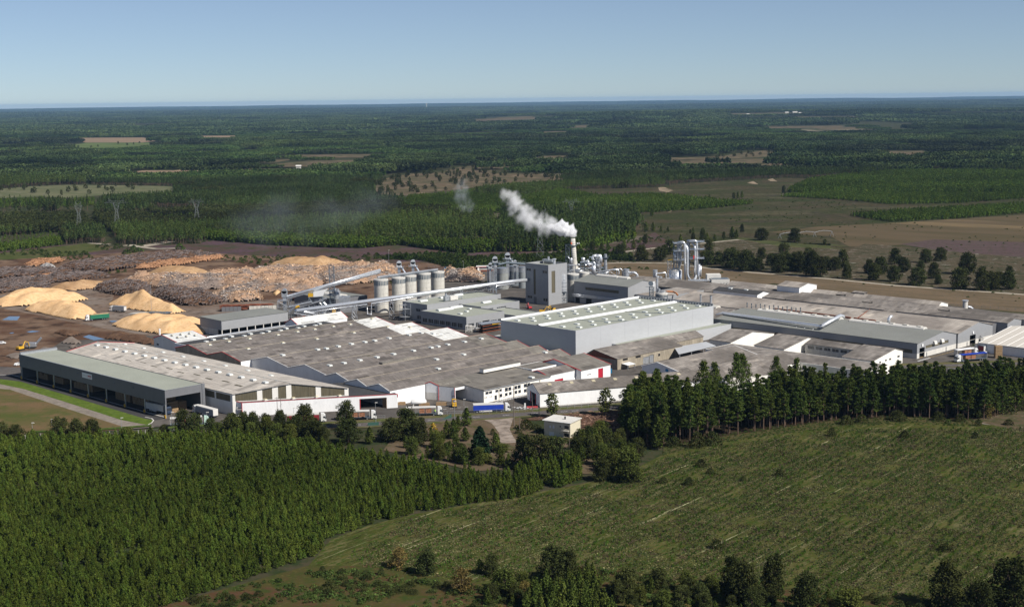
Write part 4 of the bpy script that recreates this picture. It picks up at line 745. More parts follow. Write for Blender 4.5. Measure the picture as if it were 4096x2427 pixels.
for k,(x,y) in enumerate(tall[:130]): stripk(tree('forest_pine',k,'forest_pine',(x,y,.05),rq.uniform(0,6.28),(1.1,1.1,rq.uniform(1.0,1.2)),'tall bare stemmed pine in the grove right of the smoking chimney' if x>40 else 'tall bare stemmed pine behind the smoking chimney','pine','grove of tall pines around the smoking chimney'))
scatter('pine_forest','dark pine forest rising behind the factory','forest',F2[170:],[('forest_pine',i) for i in range(5)])
for k,p in enumerate(sorted(F5,key=lambda p:p[1])[:12]): tree('light_forest_pine',k,'forest_pine',(p[0],p[1],.05),p[3],(p[4],p[4],p[5]),'lighter green pine at the edge of a stand in the forest','pine','lighter pines in the forest')
scatter('light_pine_forest','lighter green pine stands in the forest behind the factory','forest',F5,[('light_forest_pine',i) for i in range(4)])
scatter('broadleaf_wood','dark broadleaf woods mixed into the pine forest','forest',F3[60:],[('forest_oak',i) for i in range(4)])
scatter('young_plantations','bright green young pine plantations on the plain','plantation',F1[60:],[('plantation_pine',i) for i in range(3)])
# bushes between yard and forest
hb_=[]
for (x,y) in grid_in(P_heath,7,.48,91):
    if inview(x,y) and mnoise.noise((x/60,y/60,8.))>.2: s_=rq.uniform(.4,1.15); hb_.append((x,y,.05,rq.uniform(0,6.28),s_,s_*rq.uniform(.7,1.2)))
for (x,y) in grid_in(P_plain,17,.48,92):
    if inview(x,y) and y<1900 and mnoise.noise((x/90,y/90,8.))>.1: s_=rq.uniform(.3,.8); hb_.append((x,y,.05,rq.uniform(0,6.28),s_,s_*rq.uniform(.6,1.)))
THK=W([(22,0,760),(22,600,960),(22,1400,1060),(22,2100,1100),(22,2500,1060),(13,1000,760),(13,1900,760),(13,2473,790),(14,300,480),(14,800,520),(14,800,470),(14,250,400),(13,1900,600),(13,1000,640),(22,2000,740),(22,700,600),(22,0,640),(12,1900,170)])
for (x,y) in grid_in(THK,3.3,.45,93): s_=rq.uniform(1.0,1.9); hb_.append((x,y,.05,rq.uniform(0,6.28),s_,s_*rq.uniform(.9,1.7)))
for i in range(3): p=G(7,1250+60*i,285-10*i); tree('heath_bush',i,'shrub',(p[0],p[1],.05),i,(2.6,2.6,2.2),'large round bush at the back of the log yard, left of the track junction','shrub','large bushes behind the log yard')
p=G(7,1780,250); tree('heath_bush',1,'shrub',(p[0],p[1],.05),1,(3.,3.,3.2),'tall bush right of the track junction behind the log yard','shrub')
scatter('heath_bushes','scattered bushes and thickets between the yard and the forest','bushes',hb_,[('heath_bush',i) for i in range(3)])
# mid distance: blocks of forest 48 m wide
def block(size,n,seed,h,ls,lv,oakf=0):
    rnd=random.Random(seed); mb=MB()
    for _ in range(n):
        x,y=rnd.uniform(-.5,.5)*size,rnd.uniform(-.5,.5)*size; hh=h*rnd.uniform(.75,1.15); r=ls*rnd.uniform(.8,1.3)
        for k in range(lv):
            u=rnd.random(); rr=r*(1-.6*u)*rnd.random()**.5; an=rnd.uniform(0,6.28)
            leaf(mb,(x+math.cos(an)*rr,y+math.sin(an)*rr,hh*(.45+.55*u)),ls*rnd.uniform(.7,1.2),rnd,1.6,1.1)
    return mb
BK={}
def mkblock(key,mb,m,label,loc):
    me=bpy.data.meshes.new(key[0]); me.from_pydata(mb.v,[],mb.f); me.materials.append(m); o=bpy.data.objects.new(key[0],me); sc.collection.objects.link(o); o.location=loc; setp(o,label,'wood',kind='stuff'); REG[key]=(o,None)
F_b1=fmat('mid_forest',(.043,.064,.023),.4,.2); F_b2=fmat('mid_wood',(.034,.044,.019),.3,.25); F_b4=fmat('light_forest',(.062,.088,.030),.35,.2); F_b3=fmat('mid_young',(.055,.088,.024),.3,.2)
for i in range(3):
    mkblock(('pine_block',i),block(50,90,300+i,15,2.6,20),F_b1,'block of pines deep in the forest',(-300+i*260,2700+i*90,0))
    mkblock(('light_block',i),block(50,95,340+i,14,2.6,20),F_b4,'block of lighter pines deep in the forest',(-620+i*290,2810,0))
    mkblock(('young_block',i),block(50,110,310+i,6,2.6,10),F_b3,'block of young pines deep in the forest',(-500+i*300,2990,0))
for i in range(2):
    mkblock(('wood_block',i),block(50,46,320+i,12,4.2,24),F_b2,'block of broadleaf wood deep in the forest',(120+i*300,2890,0))
    mkblock(('far_light_block',i),block(190,300,350+i,12,6.5,9),F_b4,'far block of lighter forest towards the horizon',(-700+i*1500,7000,hz(-700+i*1500,7000)))
    mkblock(('far_block',i),block(190,300,330+i,14,6.5,9),F_b1,'far block of forest towards the horizon',(-200+i*900,6800,hz(-200+i*900,6800)))
B5=[];B6=[];B1=[];B2=[];B3=[];B4=[]
y=2500
while y<6200:
    x=-.37*y-40
    while x<.37*y+40:
        cxx,cyy=x+rq.uniform(-6,6),y+rq.uniform(-6,6); x+=44
        if any(hit(c,cxx+a,cyy+b_) for c in clp for a,b_ in ((0,0),(-20,-18),(20,-18),(-20,18),(20,18))): continue
        h,gap,oak,col=stand(cxx,cyy)
        if gap: continue
        if blocks_view(cxx,cyy-22,16*h):
            if blocks_view(cxx,cyy-22,6): continue
            h=.5; oak=False
        q=(cxx,cyy,hz(cxx,cyy),rq.randrange(4)*math.pi/2,1.,h*rq.uniform(.96,1.04)*1.05)
        if oak or mnoise.noise((cxx/300,cyy/300,4))>.33: B3.append(q)
        elif h<.66: B2.append((*q[:5],1.0+.4*h))
        elif col>.55: B5.append(q)
        else: B1.append(q)
    y+=44
y=6200
while y<42000:
    stp=180 if y<16000 else 260; x=-.37*y-150
    while x<.37*y+150:
        cxx,cyy=x+rq.uniform(-25,25),y+rq.uniform(-25,25); x+=stp*.96
        h,gap,oak,col=stand(cxx*.7,cyy*.6)
        if gap and y<20000: continue
        if cyy<12000 and (any(hit(c,cxx+a,cyy+b_) for c in clp for a,b_ in ((0,0),(-80,0),(80,0),(0,-80),(0,80))) or blocks_view(cxx,cyy-stp*.4,14)): continue
        f=stp/190*1.05; (B6 if col>.55 else B4).append((cxx,cyy,hz(cxx,cyy),rq.randrange(4)*math.pi/2,f,(.6+.55*h)))
    y+=stp*.96
scatter('forest','unbroken pine forest reaching into the distance','forest',B1,[('pine_block',i) for i in range(3)])
scatter('forest','paler young plantations in the distant forest','forest',B2,[('young_block',i) for i in range(3)])
scatter('forest','darker broadleaf woods in the distant forest','forest',B3,[('wood_block',i) for i in range(2)])
scatter('forest','blue green forest fading out at the horizon','forest',B4,[('far_block',i) for i in range(2)])
scatter('forest','lighter pine stands in the distant forest','forest',B5,[('light_block',i) for i in range(3)])
scatter('forest','lighter far forest below the horizon','forest',B6,[('far_light_block',i) for i in range(2)])
print('counts',len(F1),len(F2),len(F3),len(tall),len(B1),len(B2),len(B3),len(B4),len(pp),len(bp),len(fs),len(hb_))
# ================================================================ BUILDINGS
def roots(name,label,cat,s,t,group=None): x,y,_=S(s,t); return thing(name,label,cat,(x,y,0),group)
def wallrun(mb,p0,p1,z0,z1,ops,depth=.5,fr=None,win=None):
    """vertical wall from p0 to p1 (xy) with openings (a0,a1,z0,z1,kind) measured along it; outside is on the right hand side"""
    P0=Vector((*p0[:2],0)); P1=Vector((*p1[:2],0)); Ln=(P1-P0).length; d=(P1-P0)/Ln; n=Vector((d.y,-d.x,0))
    A=sorted({0,Ln,*[max(0,min(Ln,v)) for o in ops for v in o[:2]]}); Z=sorted({z0,z1,*[max(z0,min(z1,v)) for o in ops for v in o[2:4]]})
    q=lambda a,z,dd=0: tuple(P0+d*a-n*dd+Vector((0,0,z)))
    for i in range(len(A)-1):
        for j in range(len(Z)-1):
            ma,mz=(A[i]+A[i+1])/2,(Z[j]+Z[j+1])/2
            if any(o[0]<ma<o[1] and o[2]<mz<o[3] for o in ops): continue
            mb.quad(q(A[i],Z[j]),q(A[i+1],Z[j]),q(A[i+1],Z[j+1]),q(A[i],Z[j+1]))
    for o in ops:
        a0,a1,b0,b1=o[:4]; D=depth
        mb.quad(q(a0,b0),q(a0,b1),q(a0,b1,D),q(a0,b0,D)); mb.quad(q(a1,b0),q(a1,b0,D),q(a1,b1,D),q(a1,b1))
        mb.quad(q(a0,b1),q(a1,b1),q(a1,b1,D),q(a0,b1,D))
        if b0>z0+.05: mb.quad(q(a0,b0),q(a0,b0,D),q(a1,b0,D),q(a1,b0))
    return q
def sidefn(side,s0,s1,t0,t1):
    # start and end points so that the outside is on the right hand side
    return {'s-':(S(s0,t0),S(s0,t1)),'t+':(S(s0,t1),S(s1,t1)),'s+':(S(s1,t1),S(s1,t0)),'t-':(S(s1,t0),S(s0,t0))}[side]
def addwins(root,q,ops,depth=.5):
    for o in ops:
        k=o[4] if len(o)>4 else 'open'
        if k=='open': continue
        a0,a1,b0,b1=o[:4]; D=depth*.5
        mt={'window':M_glass,'door':M_greyd,'shutter':M_steel,'reddoor':M_redd,'olive':M_olive,'dark':M_black,'white':M_white,'greydoor':M_grey}[k]
        mb=MB().quad(q(a0,b0,D),q(a1,b0,D),q(a1,b1,D),q(a0,b1,D)); nm={'window':'window','olive':'window_band'}.get(k,'door')
        w_=part(nm,mb,mt,root)
        if k=='window':
            fb=MB(); nn=max(1,int(round((a1-a0)/1.6)))
            for i in range(nn+1): a=a0+(a1-a0)*i/nn; fb.bar(q(a,b0,D-.05),q(a,b1,D-.05),.12)
            fb.bar(q(a0,b0,D-.05),q(a1,b0,D-.05),.12); fb.bar(q(a0,b1,D-.05),q(a1,b1,D-.05),.12); part('frame',fb,M_conc,w_)
def opmap(side,s0,s1,t0,t1,ops):
    """openings given in site coordinates (s or t along the wall) -> distance along the wall"""
    f={'s-':lambda v:v-t0,'t+':lambda v:v-s0,'s+':lambda v:t1-v,'t-':lambda v:s1-v}[side]; out=[]
    for o in ops:
        a,b=f(o[0]),f(o[1]); out.append((min(a,b),max(a,b),*o[2:]))
    return out
def flat(name,label,s0,s1,t0,t1,h,wm,rm,ops={},par=.5,cat='building',base=None,group=None,root=None,z0=0,bm=None,bh=0):
    r=root or roots(name,label,cat,s0,t1,group); mb=MB(); b2=MB()
    for sd in ('s-','t+','s+','t-'):
        p0,p1=sidefn(sd,s0,s1,t0,t1); op=opmap(sd,s0,s1,t0,t1,ops.get(sd,[]))
        if bm and not [o for o in op if o[2]<bh]:
            wallrun(b2,p0,p1,z0,bh,[o for o in op if o[3]<=bh]); q=wallrun(mb,p0,p1,bh,h+par,[o for o in op if o[2]>=bh])
        else: q=wallrun(mb,p0,p1,z0,h+par,op)
        addwins(r,q,op)
    e=.35
    i0,i1,j0,j1=s0+e,s1-e,t0+e,t1-e; c=lambda a,b,z:S(a,b,z)
    for a,b,cc,d_ in (((s0,t0),(s0,t1),(i0,j1),(i0,j0)),((s0,t1),(s1,t1),(i1,j1),(i0,j1)),((s1,t1),(s1,t0),(i1,j0),(i1,j1)),((s1,t0),(s0,t0),(i0,j0),(i1,j0))):
        mb.quad(c(*a,h+par),c(*b,h+par),c(*cc,h+par),c(*d_,h+par)); mb.quad(c(*d_,h+par),c(*cc,h+par),c(*cc,h),c(*d_,h))
    part('wall',mb,wm,r)
    if b2.v: part('plinth',b2,bm,r)
    part('roof',MB().quad(c(i0,j0,h),c(i0,j1,h),c(i1,j1,h),c(i1,j0,h)),rm,r); return r
def gable(name,label,s0,s1,t0,t1,eave,ridge,along,wm,rm,ops={},over=.35,cat='building',rpos=.5,trim=None,root=None,th=.22,bm=None,bh=0,group=None,eave2=None,gm=None):
    """gabled hall; along='s' or 't' is the direction of the ridge"""
    r=root or roots(name,label,cat,s0,t1,group); mb=MB(); b2=MB(); e2=eave if eave2 is None else eave2
    if along=='s': tr=t0+(t1-t0)*rpos
    else: sr_=s0+(s1-s0)*rpos
    for sd in ('s-','t+','s+','t-'):
        p0,p1=sidefn(sd,s0,s1,t0,t1); op=opmap(sd,s0,s1,t0,t1,ops.get(sd,[]))
        top=min(eave,e2)
        if bm and not [o for o in op if o[2]<bh<o[3]]:
            wallrun(b2,p0,p1,0,bh,[o for o in op if o[3]<=bh]); q=wallrun(mb,p0,p1,bh,top,[o for o in op if o[2]>=bh])
        elif bm:
            lo=[(o[0],o[1],o[2],min(o[3],bh),'x') for o in op if o[2]<bh]; hi=[(o[0],o[1],max(o[2],bh),o[3],'x') for o in op if o[3]>bh]
            wallrun(b2,p0,p1,0,bh,lo); q=wallrun(mb,p0,p1,bh,top,hi)
        else: q=wallrun(mb,p0,p1,0,top,op)
        addwins(r,q,op)
    gb=mb if gm is None else MB()
    m0=min(eave,e2)
    if along=='s':
        for ss in (s0,s1): gb.poly([S(ss,t0,m0),S(ss,t1,m0),S(ss,t1,e2),S(ss,tr,ridge),S(ss,t0,eave)])
        if e2>m0: mb.quad(S(s0,t1,m0),S(s1,t1,m0),S(s1,t1,e2),S(s0,t1,e2))
        pr=[(t0-over*.8,eave-.05),(tr,ridge),(t1+over*.8,e2-.05)]; f=lambda a,k,z:S(a,k,z); A0,A1=s0-over,s1+over
    else:
        for tt in (t0,t1): gb.poly([S(s0,tt,m0),S(s1,tt,m0),S(s1,tt,e2),S(sr_,tt,ridge),S(s0,tt,eave)])
        if e2>m0: mb.quad(S(s1,t0,m0),S(s1,t1,m0),S(s1,t1,e2),S(s1,t0,e2))
        pr=[(s0-over*.8,eave-.05),(sr_,ridge),(s1+over*.8,e2-.05)]; f=lambda a,k,z:S(k,a,z); A0,A1=t0-over,t1+over
    part('wall',mb,wm,r)
    if b2.v: part('plinth',b2,bm,r)
    if gm is not None: part('gable',gb,gm,r)
    rb=MB(); vs=[]
    for a in (A0,A1):
        for k,z in pr: vs.append(f(a,k,z+.03))
        for k,z in pr: vs.append(f(a,k,z+.03+th))
    rb.add(vs,[(3,4,10,9),(4,5,11,10),(0,1,7,6),(1,2,8,7),(0,3,9,6),(2,8,11,5),(0,1,4,3),(1,2,5,4),(6,7,10,9),(7,8,11,10)]); part('roof',rb,rm,r)
    if trim:
        tb=MB()
        for a in (A0,A1):
            for i in (0,1): tb.tube([f(a,pr[i][0],pr[i][1]+.2),f(a,pr[i+1][0],pr[i+1][1]+.2)],.2,4)
        part('trim',tb,trim,r)
    return r
# ---- shared roof lights
skm=mesh('skylight',MB().box(-.95,.95,-1.35,1.35,0,.55).box(-.8,.8,-1.2,1.2,.55,.72),M_sky)
skm2=mesh('skylight',MB().box(-.95,.95,-1.35,1.35,0,.35).add([(-.8,-1.2,.35),(.8,-1.2,.35),(.8,1.2,.35),(-.8,1.2,.35),(-.5,-.9,.8),(.5,-.9,.8),(.5,.9,.8),(-.5,.9,.8)],[(0,1,5,4),(1,2,6,5),(2,3,7,6),(3,0,4,7),(4,5,6,7)],1),[M_sky,M_skyt])
skm3=mesh('roof_light',MB().box(-.6,.6,-2.6,2.6,.05,.16),M_winolive)
def light_at(root,me,s,t,z,name='skylight',rz=0,sc_=1):
    o=bpy.data.objects.new(name,me); sc.collection.objects.link(o); o.parent=root; o.location=Vector(S(s,t,z))-wloc(root); o.rotation_euler=(0,0,R(45)+rz); o.scale=(sc_,)*3; return o
def zroof(pts,t):
    for (a,za),(b,zb) in zip(pts,pts[1:]):
        if a<=t<=b: return za+(zb-za)*(t-a)/(b-a)
    return pts[-1][1]
def lamp_on(root,p,d=.8):
    pass
# ---- 1 canopy warehouse
s0,s1,t0,t1=319.3,339.3,-665.4,-531
cw=roots('canopy_warehouse','long flat grey open sided warehouse with green grey roof at far left','warehouse',s0,t1); cw['category']='warehouse'
mb=MB(); mb.bst(s0,s0+.35,t0,t1,6.2,12.3); 
wallrun(mb,S(s0+.35,t1),S(s1,t1),0,12.3,[(.2,17.3,0,8.9)],.4)
mb.bst(s0+.35,s1,t0,t0+.35,0,13.4); mb.bst(s1-.3,s1,t0+.35,t1-.05,0,12.2)
part('wall',mb,M_greyd,cw); part('roof',MB().bst(s0+.35,s1-.3,t0+.35,t1-.3,11.7,11.98),M_rgreen,cw)
part('coping',MB().bst(s0-.08,s0+.4,t0,t1+.05,12.3,12.42).bst(s0,s1,t1-.05,t1+.12,12.3,12.42).bst(s0+.5,s1,t0+.36,t0+.9,11.99,12.9),M_steel,cw)
for i,(x,y) in enumerate([(222,510),(375,545),(540,600),(708,650),(880,700),(1060,750),(1245,805),(1440,860),(1648,915)]):
    t=on_s(1,x,y,s0+.3)[0]; t=max(t0+.4,min(t1-.35,t)); c=part('column',MB().bst(s0+.02,s0+.5,t-.25,t+.25,0,6.4),M_steel,cw)
    part('crash_guard',MB().bst(s0-.35,s0-.05,t-.6,t+.6,0,1.5).bst(s0-.45,s0-.36,t-.65,t+.65,.4,.6).bst(s0-.45,s0-.36,t-.65,t+.65,1.0,1.2),M_yellow,c)
for i in range(7):
    t,z=on_s(1,[275,445,598,770,946,1130,1316][i],[347,391,430,474,520,568,616][i],s0); part('lamp',MB().bst(s0-.35,s0-.02,t-.5,t+.5,z-.12,z+.12),M_steeld,cw)
a,za=on_s(1,812,487,s0-.1); b,zb=on_s(1,910,538,s0-.1); sg=part('sign',MB().bst(s0-.15,s0-.02,a,b,8.9,11.3),M_white,cw)
part('emblem',MB().bst(s0-.19,s0-.151,b-3.6,b-.6,10.0,10.5).bst(s0-.19,s0-.151,b-3.6,b-.6,9.5,9.62),M_red,sg)
part('lettering',MB().bst(s0-.19,s0-.151,a+.6,a+7.4,10.2,10.32).bst(s0-.19,s0-.151,a+.6,a+5.6,9.8,9.9),M_conc,sg)
lad=MB(); 
for dt in (0,.6): lad.bar(S(338,t1+.7+dt,0),S(338,t1+.7+dt,13.6),.08)
for k in range(24): lad.bar(S(338,t1+.7,.5+k*.55),S(338,t1+1.3,.5+k*.55),.06)
part('ladder',lad,M_steel,cw)
# timber packs inside
def packs(name,label,s0,s1,t0,t1,h,n,gap=.2,m=M_timber,lay=None):
    mb=MB(); L_=(t1-t0)/n
    for i in range(n):
        hh=h*(1 if (i*7)%3 else .8); k=0; z=0
        while z<hh: mb.bst(s0,s1,t0+i*L_,t0+(i+1)*L_-gap,z,z+.95); z+=1.05
    x,y,_=S(s0,t1); return single(name,mb,m,(x,y,0),label,'timber')
for i,(a,b,h) in enumerate([(-662,-650,2.6),(-645,-634,3),(-624,-606,3.6),(-585,-572,5),(-570,-556,5.4)]):
    packs('board_stack','stack of boards under the canopy, %s from the far end'%['first','second','third','fourth','fifth'][i],326,333,a,b,h,6)
packs('board_stack','high brown board stacks just inside the open gable of the canopy',325,330,-546,-538,6.4,4); packs('board_stack','brown board stacks at the right inside the canopy gable',331.5,335.5,-545,-540,4.2,3)
# ---- 2 big beige roofed hall with skewed gable
N0=(-121.5,605.); N2=G(2,1468,870,9.5); rz_=12.9
e0=S(340.2,-664.6); e2=S(383,-664.6); rN=((N0[0]+N2[0])/2,(N0[1]+N2[1])/2); rF=((e0[0]+e2[0])/2,(e0[1]+e2[1])/2)
bh_=thing('hall','huge hall with beige sheet roof and white walls, left of the grey factory roofs','industrial hall',(N0[0],N0[1],0))
dN=(Vector((*N2,0))-Vector((*N0,0))); LN=dN.length; dN.normalize(); nN=Vector((dN.y,-dN.x,0))
qg=lambda a,z,dd=0: tuple(Vector((*N0,0))+dN*a-nN*dd+Vector((0,0,z)))
zt=lambda a: 9.5+(rz_-9.5)*(1-abs(2*a/LN-1))
wb=MB(); segs=[(0,.011*LN+.6,0),(.6+.011*LN,LN*.21,1),(LN*.21,LN*.255,0),(LN*.255,LN*.34,1),(LN*.34,LN*.39,2),(LN*.39,LN*.46,1),(LN*.46,LN*.505,0),(LN*.505,LN*.715,1),(LN*.715,LN*.76,0),(LN*.76,LN*.965,1),(LN*.965,LN,0)]
ol=MB()
wb.quad(qg(0,0),qg(LN,0),qg(LN,5.9),qg(0,5.9))
for a,b,k in segs:
    pts=[(a,zt(a)),(b,zt(b))]
    if a<LN/2<b: pts=[(a,zt(a)),(LN/2,rz_),(b,zt(b))]
    z_=6.4 if k==1 else 5.9
    (ol if k==1 else wb).poly([qg(a,z_,.12 if k==1 else 0),qg(b,z_,.12 if k==1 else 0)]+[qg(u,v-(.35 if k==1 else 0),.12 if k==1 else 0) for u,v in pts[::-1]])
    if k==1:
        wb.quad(qg(a,5.9),qg(b,5.9),qg(b,6.4),qg(a,6.4))
        top=[qg(u,v) for u,v in pts]; low=[qg(u,v-.35) for u,v in pts]
        for i in range(len(pts)-1): wb.quad(low[i],low[i+1],top[i+1],top[i])
        wb.quad(qg(a,6.4),qg(a,6.4,.12),qg(a,zt(a)-.35,.12),qg(a,zt(a)-.35)); wb.quad(qg(b,6.4),qg(b,6.4,.12),qg(b,zt(b)-.35,.12),qg(b,zt(b)-.35))
ops=[(155-9,155-1.5,6.2,8.9,'olive'),(155-21,155-10.5,6.2,8.9,'olive')]
Ls=(Vector((*N0,0))-Vector((e0[0],e0[1],0))).length
q=wallrun(wb,e0,N0,0,9.5,[(Ls-12.5,Ls-1.6,6.0,8.9,'olive'),(Ls-22,Ls-13.6,6.0,8.9,'olive')],.25); addwins(bh_,q,[(Ls-12.5,Ls-1.6,6.0,8.9,'olive'),(Ls-22,Ls-13.6,6.0,8.9,'olive')],.25)
wallrun(wb,N2,e2,0,9.5,[]); wb.poly([(e2[0],e2[1],0),(e0[0],e0[1],0),(e0[0],e0[1],9.5),(*rF,rz_),(e2[0],e2[1],9.5)])
part('wall',wb,M_whitew,bh_); part('gable_panels',ol,M_olive,bh_)
def slab(pts,th=.25):
    mb=MB(); n=len(pts); mb.add([*pts,*[(p[0],p[1],p[2]+th) for p in pts]],[tuple(range(n-1,-1,-1)),tuple(range(n,2*n))]+[(i,(i+1)%n,n+(i+1)%n,n+i) for i in range(n)]); return mb
ex=nN*.5
A=lambda p,z: (p[0],p[1],z)
N0x,N2x,rNx=[(p[0]+ex.x,p[1]+ex.y) for p in (N0,N2,rN)]
rb=slab([A(N0x,9.52),A(rNx,rz_+.02),A(rF,rz_+.02),A(e0,9.52)]); r2=slab([A(rNx,rz_+.02),A(N2x,9.52),A(e2,9.52),A(rF,rz_+.02)]); rb.add(r2.v,r2.f); part('roof',rb,M_hall,bh_)
part('ridge_cap',MB().tube([A(rNx,rz_+.3),A(rF,rz_+.3)],.18,5),M_conc,bh_); part('red_edge',MB().tube([A(e0,9.8),A(rF,rz_+.3),A(e2,9.8)],.12,4),M_red,bh_)
for i in range(17):
    f=(i+.7)/17.5; s_=361.2+.0*i; t=-664+(f*160)
    o=light_at(bh_,skm,357.6,t,12.45); o2=light_at(bh_,skm,362.6,t+2,12.55,sc_=.8)
    if i%2==0 and i<15: light_at(bh_,skm,371.5,t+3,11.5,sc_=.85)
for i in range(13):
    light_at(bh_,skm3,350.2+(i%2)*1.2,-660+i*11.6,11.1+(i%2)*.18,'roof_light',rz=R(90)*0); 
# ---- 3 low white annex along the road with a dark flat roof
an=thing('annex','low white annex with red edging and dark flat roof in front of the beige hall','building',(-117,603,0))
F0=Vector((-117,603,0)); F1_=Vector((-51,617,0)); dF=(F1_-F0); LF=dF.length; dF.normalize()
back0=Vector((-121.3,606.6,0)); mb=MB(); BK1=Vector((*G(2,1465,835,6)[:2],0)); BK2=Vector((*G(2,1900,905,6)[:2],0))
da=(G(2,1590,1075)[0]-F0.x)/dF.x; db_=(G(2,1850,1070)[0]-F0.x)/dF.x; dc=(G(2,1887,1070)[0]-F0.x)/dF.x
q=wallrun(mb,F0,F1_,0,6.2,[(da,db_,0,5.0,'open')],.5)
wallrun(mb,F1_,BK2,0,6.2,[]); part('wall',mb,M_white,an)
m2=MB(); q2_=wallrun(m2,back0,F0,3.9,6.2,[]); m2.quad(tuple(back0),tuple(back0+Vector((1.3,1.8,0))),tuple(back0+Vector((1.3,1.8,6.2))),tuple(back0+Vector((0,0,6.2)))); part('end_wall',m2,M_white,an)
part('roof',slab([(F0.x,F0.y+.3,6.02),(F1_.x-.2,F1_.y+.3,6.02),(BK2.x,BK2.y,6.02),(BK1.x,BK1.y+6,6.02),(-95,640,6.02),(back0.x,back0.y+2,6.02)],.08),M_rdark,an)
fr=MB().bar(tuple(F0+Vector((0,-.1,6.25))),tuple(F1_+Vector((0,-.1,6.25))),.18).bar(tuple(F0+Vector((-.1,-.1,0))),tuple(F0+Vector((-.1,-.1,6.3))),.25).bar(tuple(back0+Vector((0,0,6.25))),tuple(F0+Vector((0,0,6.25))),.28).bar(tuple(back0+Vector((-.1,0,0))),tuple(back0+Vector((-.1,0,6.3))),.25)
fr.bar(q(da,0,-.1),q(da,5,-.1),.25).bar(q(LF,4.9,-.05),q(LF,6.3,-.05),.3); part('red_frame',fr,M_red,an)
for a in (9,24,44): 
    part('lamp',MB().bar(q(a+8,4.9,-.05),q(a+8,5.2,-1.1),.12),M_steel,an)
for x,y in ((640,988),(915,972),(1145,958),(1372,946)):
    p=G(2,x,y,6.2); a=ST(p); light_at(an,skm2,a[0],a[1],6.1)
packs('board_stack','tall pale board pack just inside the open door of the white annex',396.,398.4,-477.8,-474.8,4.6,1)
# ---- 4 the grey factory with parallel roofs
fc=roots('factory_hall','vast grey factory of seven parallel sheet roofs in the middle of the site','factory',403,-508)
V=[-648.5,-617.8,-588.5,-557.1,-527,-508.3,-492.2,-476.5]; RR=[-635,-604,-574.3,-543.7,-517.5,-498.8,-483.5]; ZV=7.; ZR=[10,10,10,10,9.5,9.4,9.3]
SL=[397.5,397.5,403.8,403.8,402,399.4,399.4]; SR=[522.8,523.4,523.4,523,520.5,517.5,517]
wm=MB(); wr=MB(); wc=MB()
for i in range(7):
    a,b,c=V[i],RR[i],V[i+1]; tgt=wc if i<2 else wm
    tgt.poly([S(SL[i],a,0),S(SL[i],c,0),S(SL[i],c,ZV),S(SL[i],b,ZR[i]),S(SL[i],a,ZV)])
    wm.poly([S(SR[i],c,0),S(SR[i],a,0),S(SR[i],a,ZV),S(SR[i],b,ZR[i]),S(SR[i],c,ZV)])
wm.quad(S(SL[1],V[2],0),S(SL[2],V[2],0),S(SL[2],V[2],ZV),S(SL[1],V[2],ZV))
q=wallrun(wm,S(399.4,V[7]),S(420,V[7]),0,ZV,[]); wallrun(wm,S(517,V[0]),S(397.5,V[0]),0,ZV,[])
part('wall',wm,M_white,fc); part('concrete_gable',wc,M_concd,fc)
split=[506,503.5,505.5,506.5,507,508,510]
for i in range(7):
    rb=MB(); re=MB(); 
    for (lo,hi,tg) in ((SL[i]-.4,split[i],rb),(split[i]+.02,SR[i]+.4,re)):
        for (ta,za,tb_,zb) in ((V[i],ZV,RR[i],ZR[i]),(RR[i],ZR[i],V[i+1],ZV)):
            m_=slab([S(lo,ta,za+.02),S(lo,tb_,zb+.02),S(hi,tb_,zb+.02),S(hi,ta,za+.02)],.2); tg.add(m_.v,m_.f)
    part('roof',rb,M_fac,fc); part('roof_end',re,M_rwhite if i<3 else M_fac2,fc)
    part('ridge_cap',MB().tube([S(SL[i]-.4,RR[i],ZR[i]+.22),S(SR[i]+.4,RR[i],ZR[i]+.22)],.13,5),M_concd,fc)
    tr=MB(); tr.tube([S(SR[i]+.45,V[i],ZV+.25),S(SR[i]+.45,RR[i],ZR[i]+.28),S(SR[i]+.45,V[i+1],ZV+.25)],.13,4)
    part('verge_trim',tr,M_red,fc)
    tl=MB().tube([S(SL[i]-.45,V[i],ZV+.25),S(SL[i]-.45,RR[i],ZR[i]+.28),S(SL[i]-.45,V[i+1],ZV+.25)],.15,4); part('verge_trim',tl,M_red if i<2 else M_white,fc)
prof=[]
for i in range(7): prof+=[(V[i],ZV),(RR[i],ZR[i])]
prof.append((V[7],ZV))
def onroof(c,x,y,z0=8.5):
    z=z0
    for _ in range(8): s_,t_=GS(c,x,y,z); z=zroof(prof,t_)+.25
    return s_,t_,z
for x,y in [(470,482),(815,427),(1150,377),(1515,319),(1850,266),(90,438),(280,408),(485,378),(765,338),(958,308),(1128,283),(1312,255),(1480,232),(1420,156),(1700,183),(2075,254)]:
    s_,t_,z=onroof(2,x,y); light_at(fc,skm2,s_,t_,z-.15)
for x,y in [(815,547),(1160,488),(1247,478),(1365,458),(1495,436),(1628,415),(1725,400),(1868,378),(2065,345),(2187,325),(2305,327),(1280,644),(1422,620),(1578,592),(1748,563),(1912,531),(2108,498),(2282,467),(2350,456),(2447,437),(2335,566),(2352,657)]:
    s_,t_,z=onroof(2,x,y); light_at(fc,skm,s_,t_,z-.15)
for x,y in [(635,410),(800,378),(625,518),(1432,555),(370,657)][:4]:
    s_,t_,z=onroof(6,x,y); light_at(fc,skm,s_,t_,z-.15)
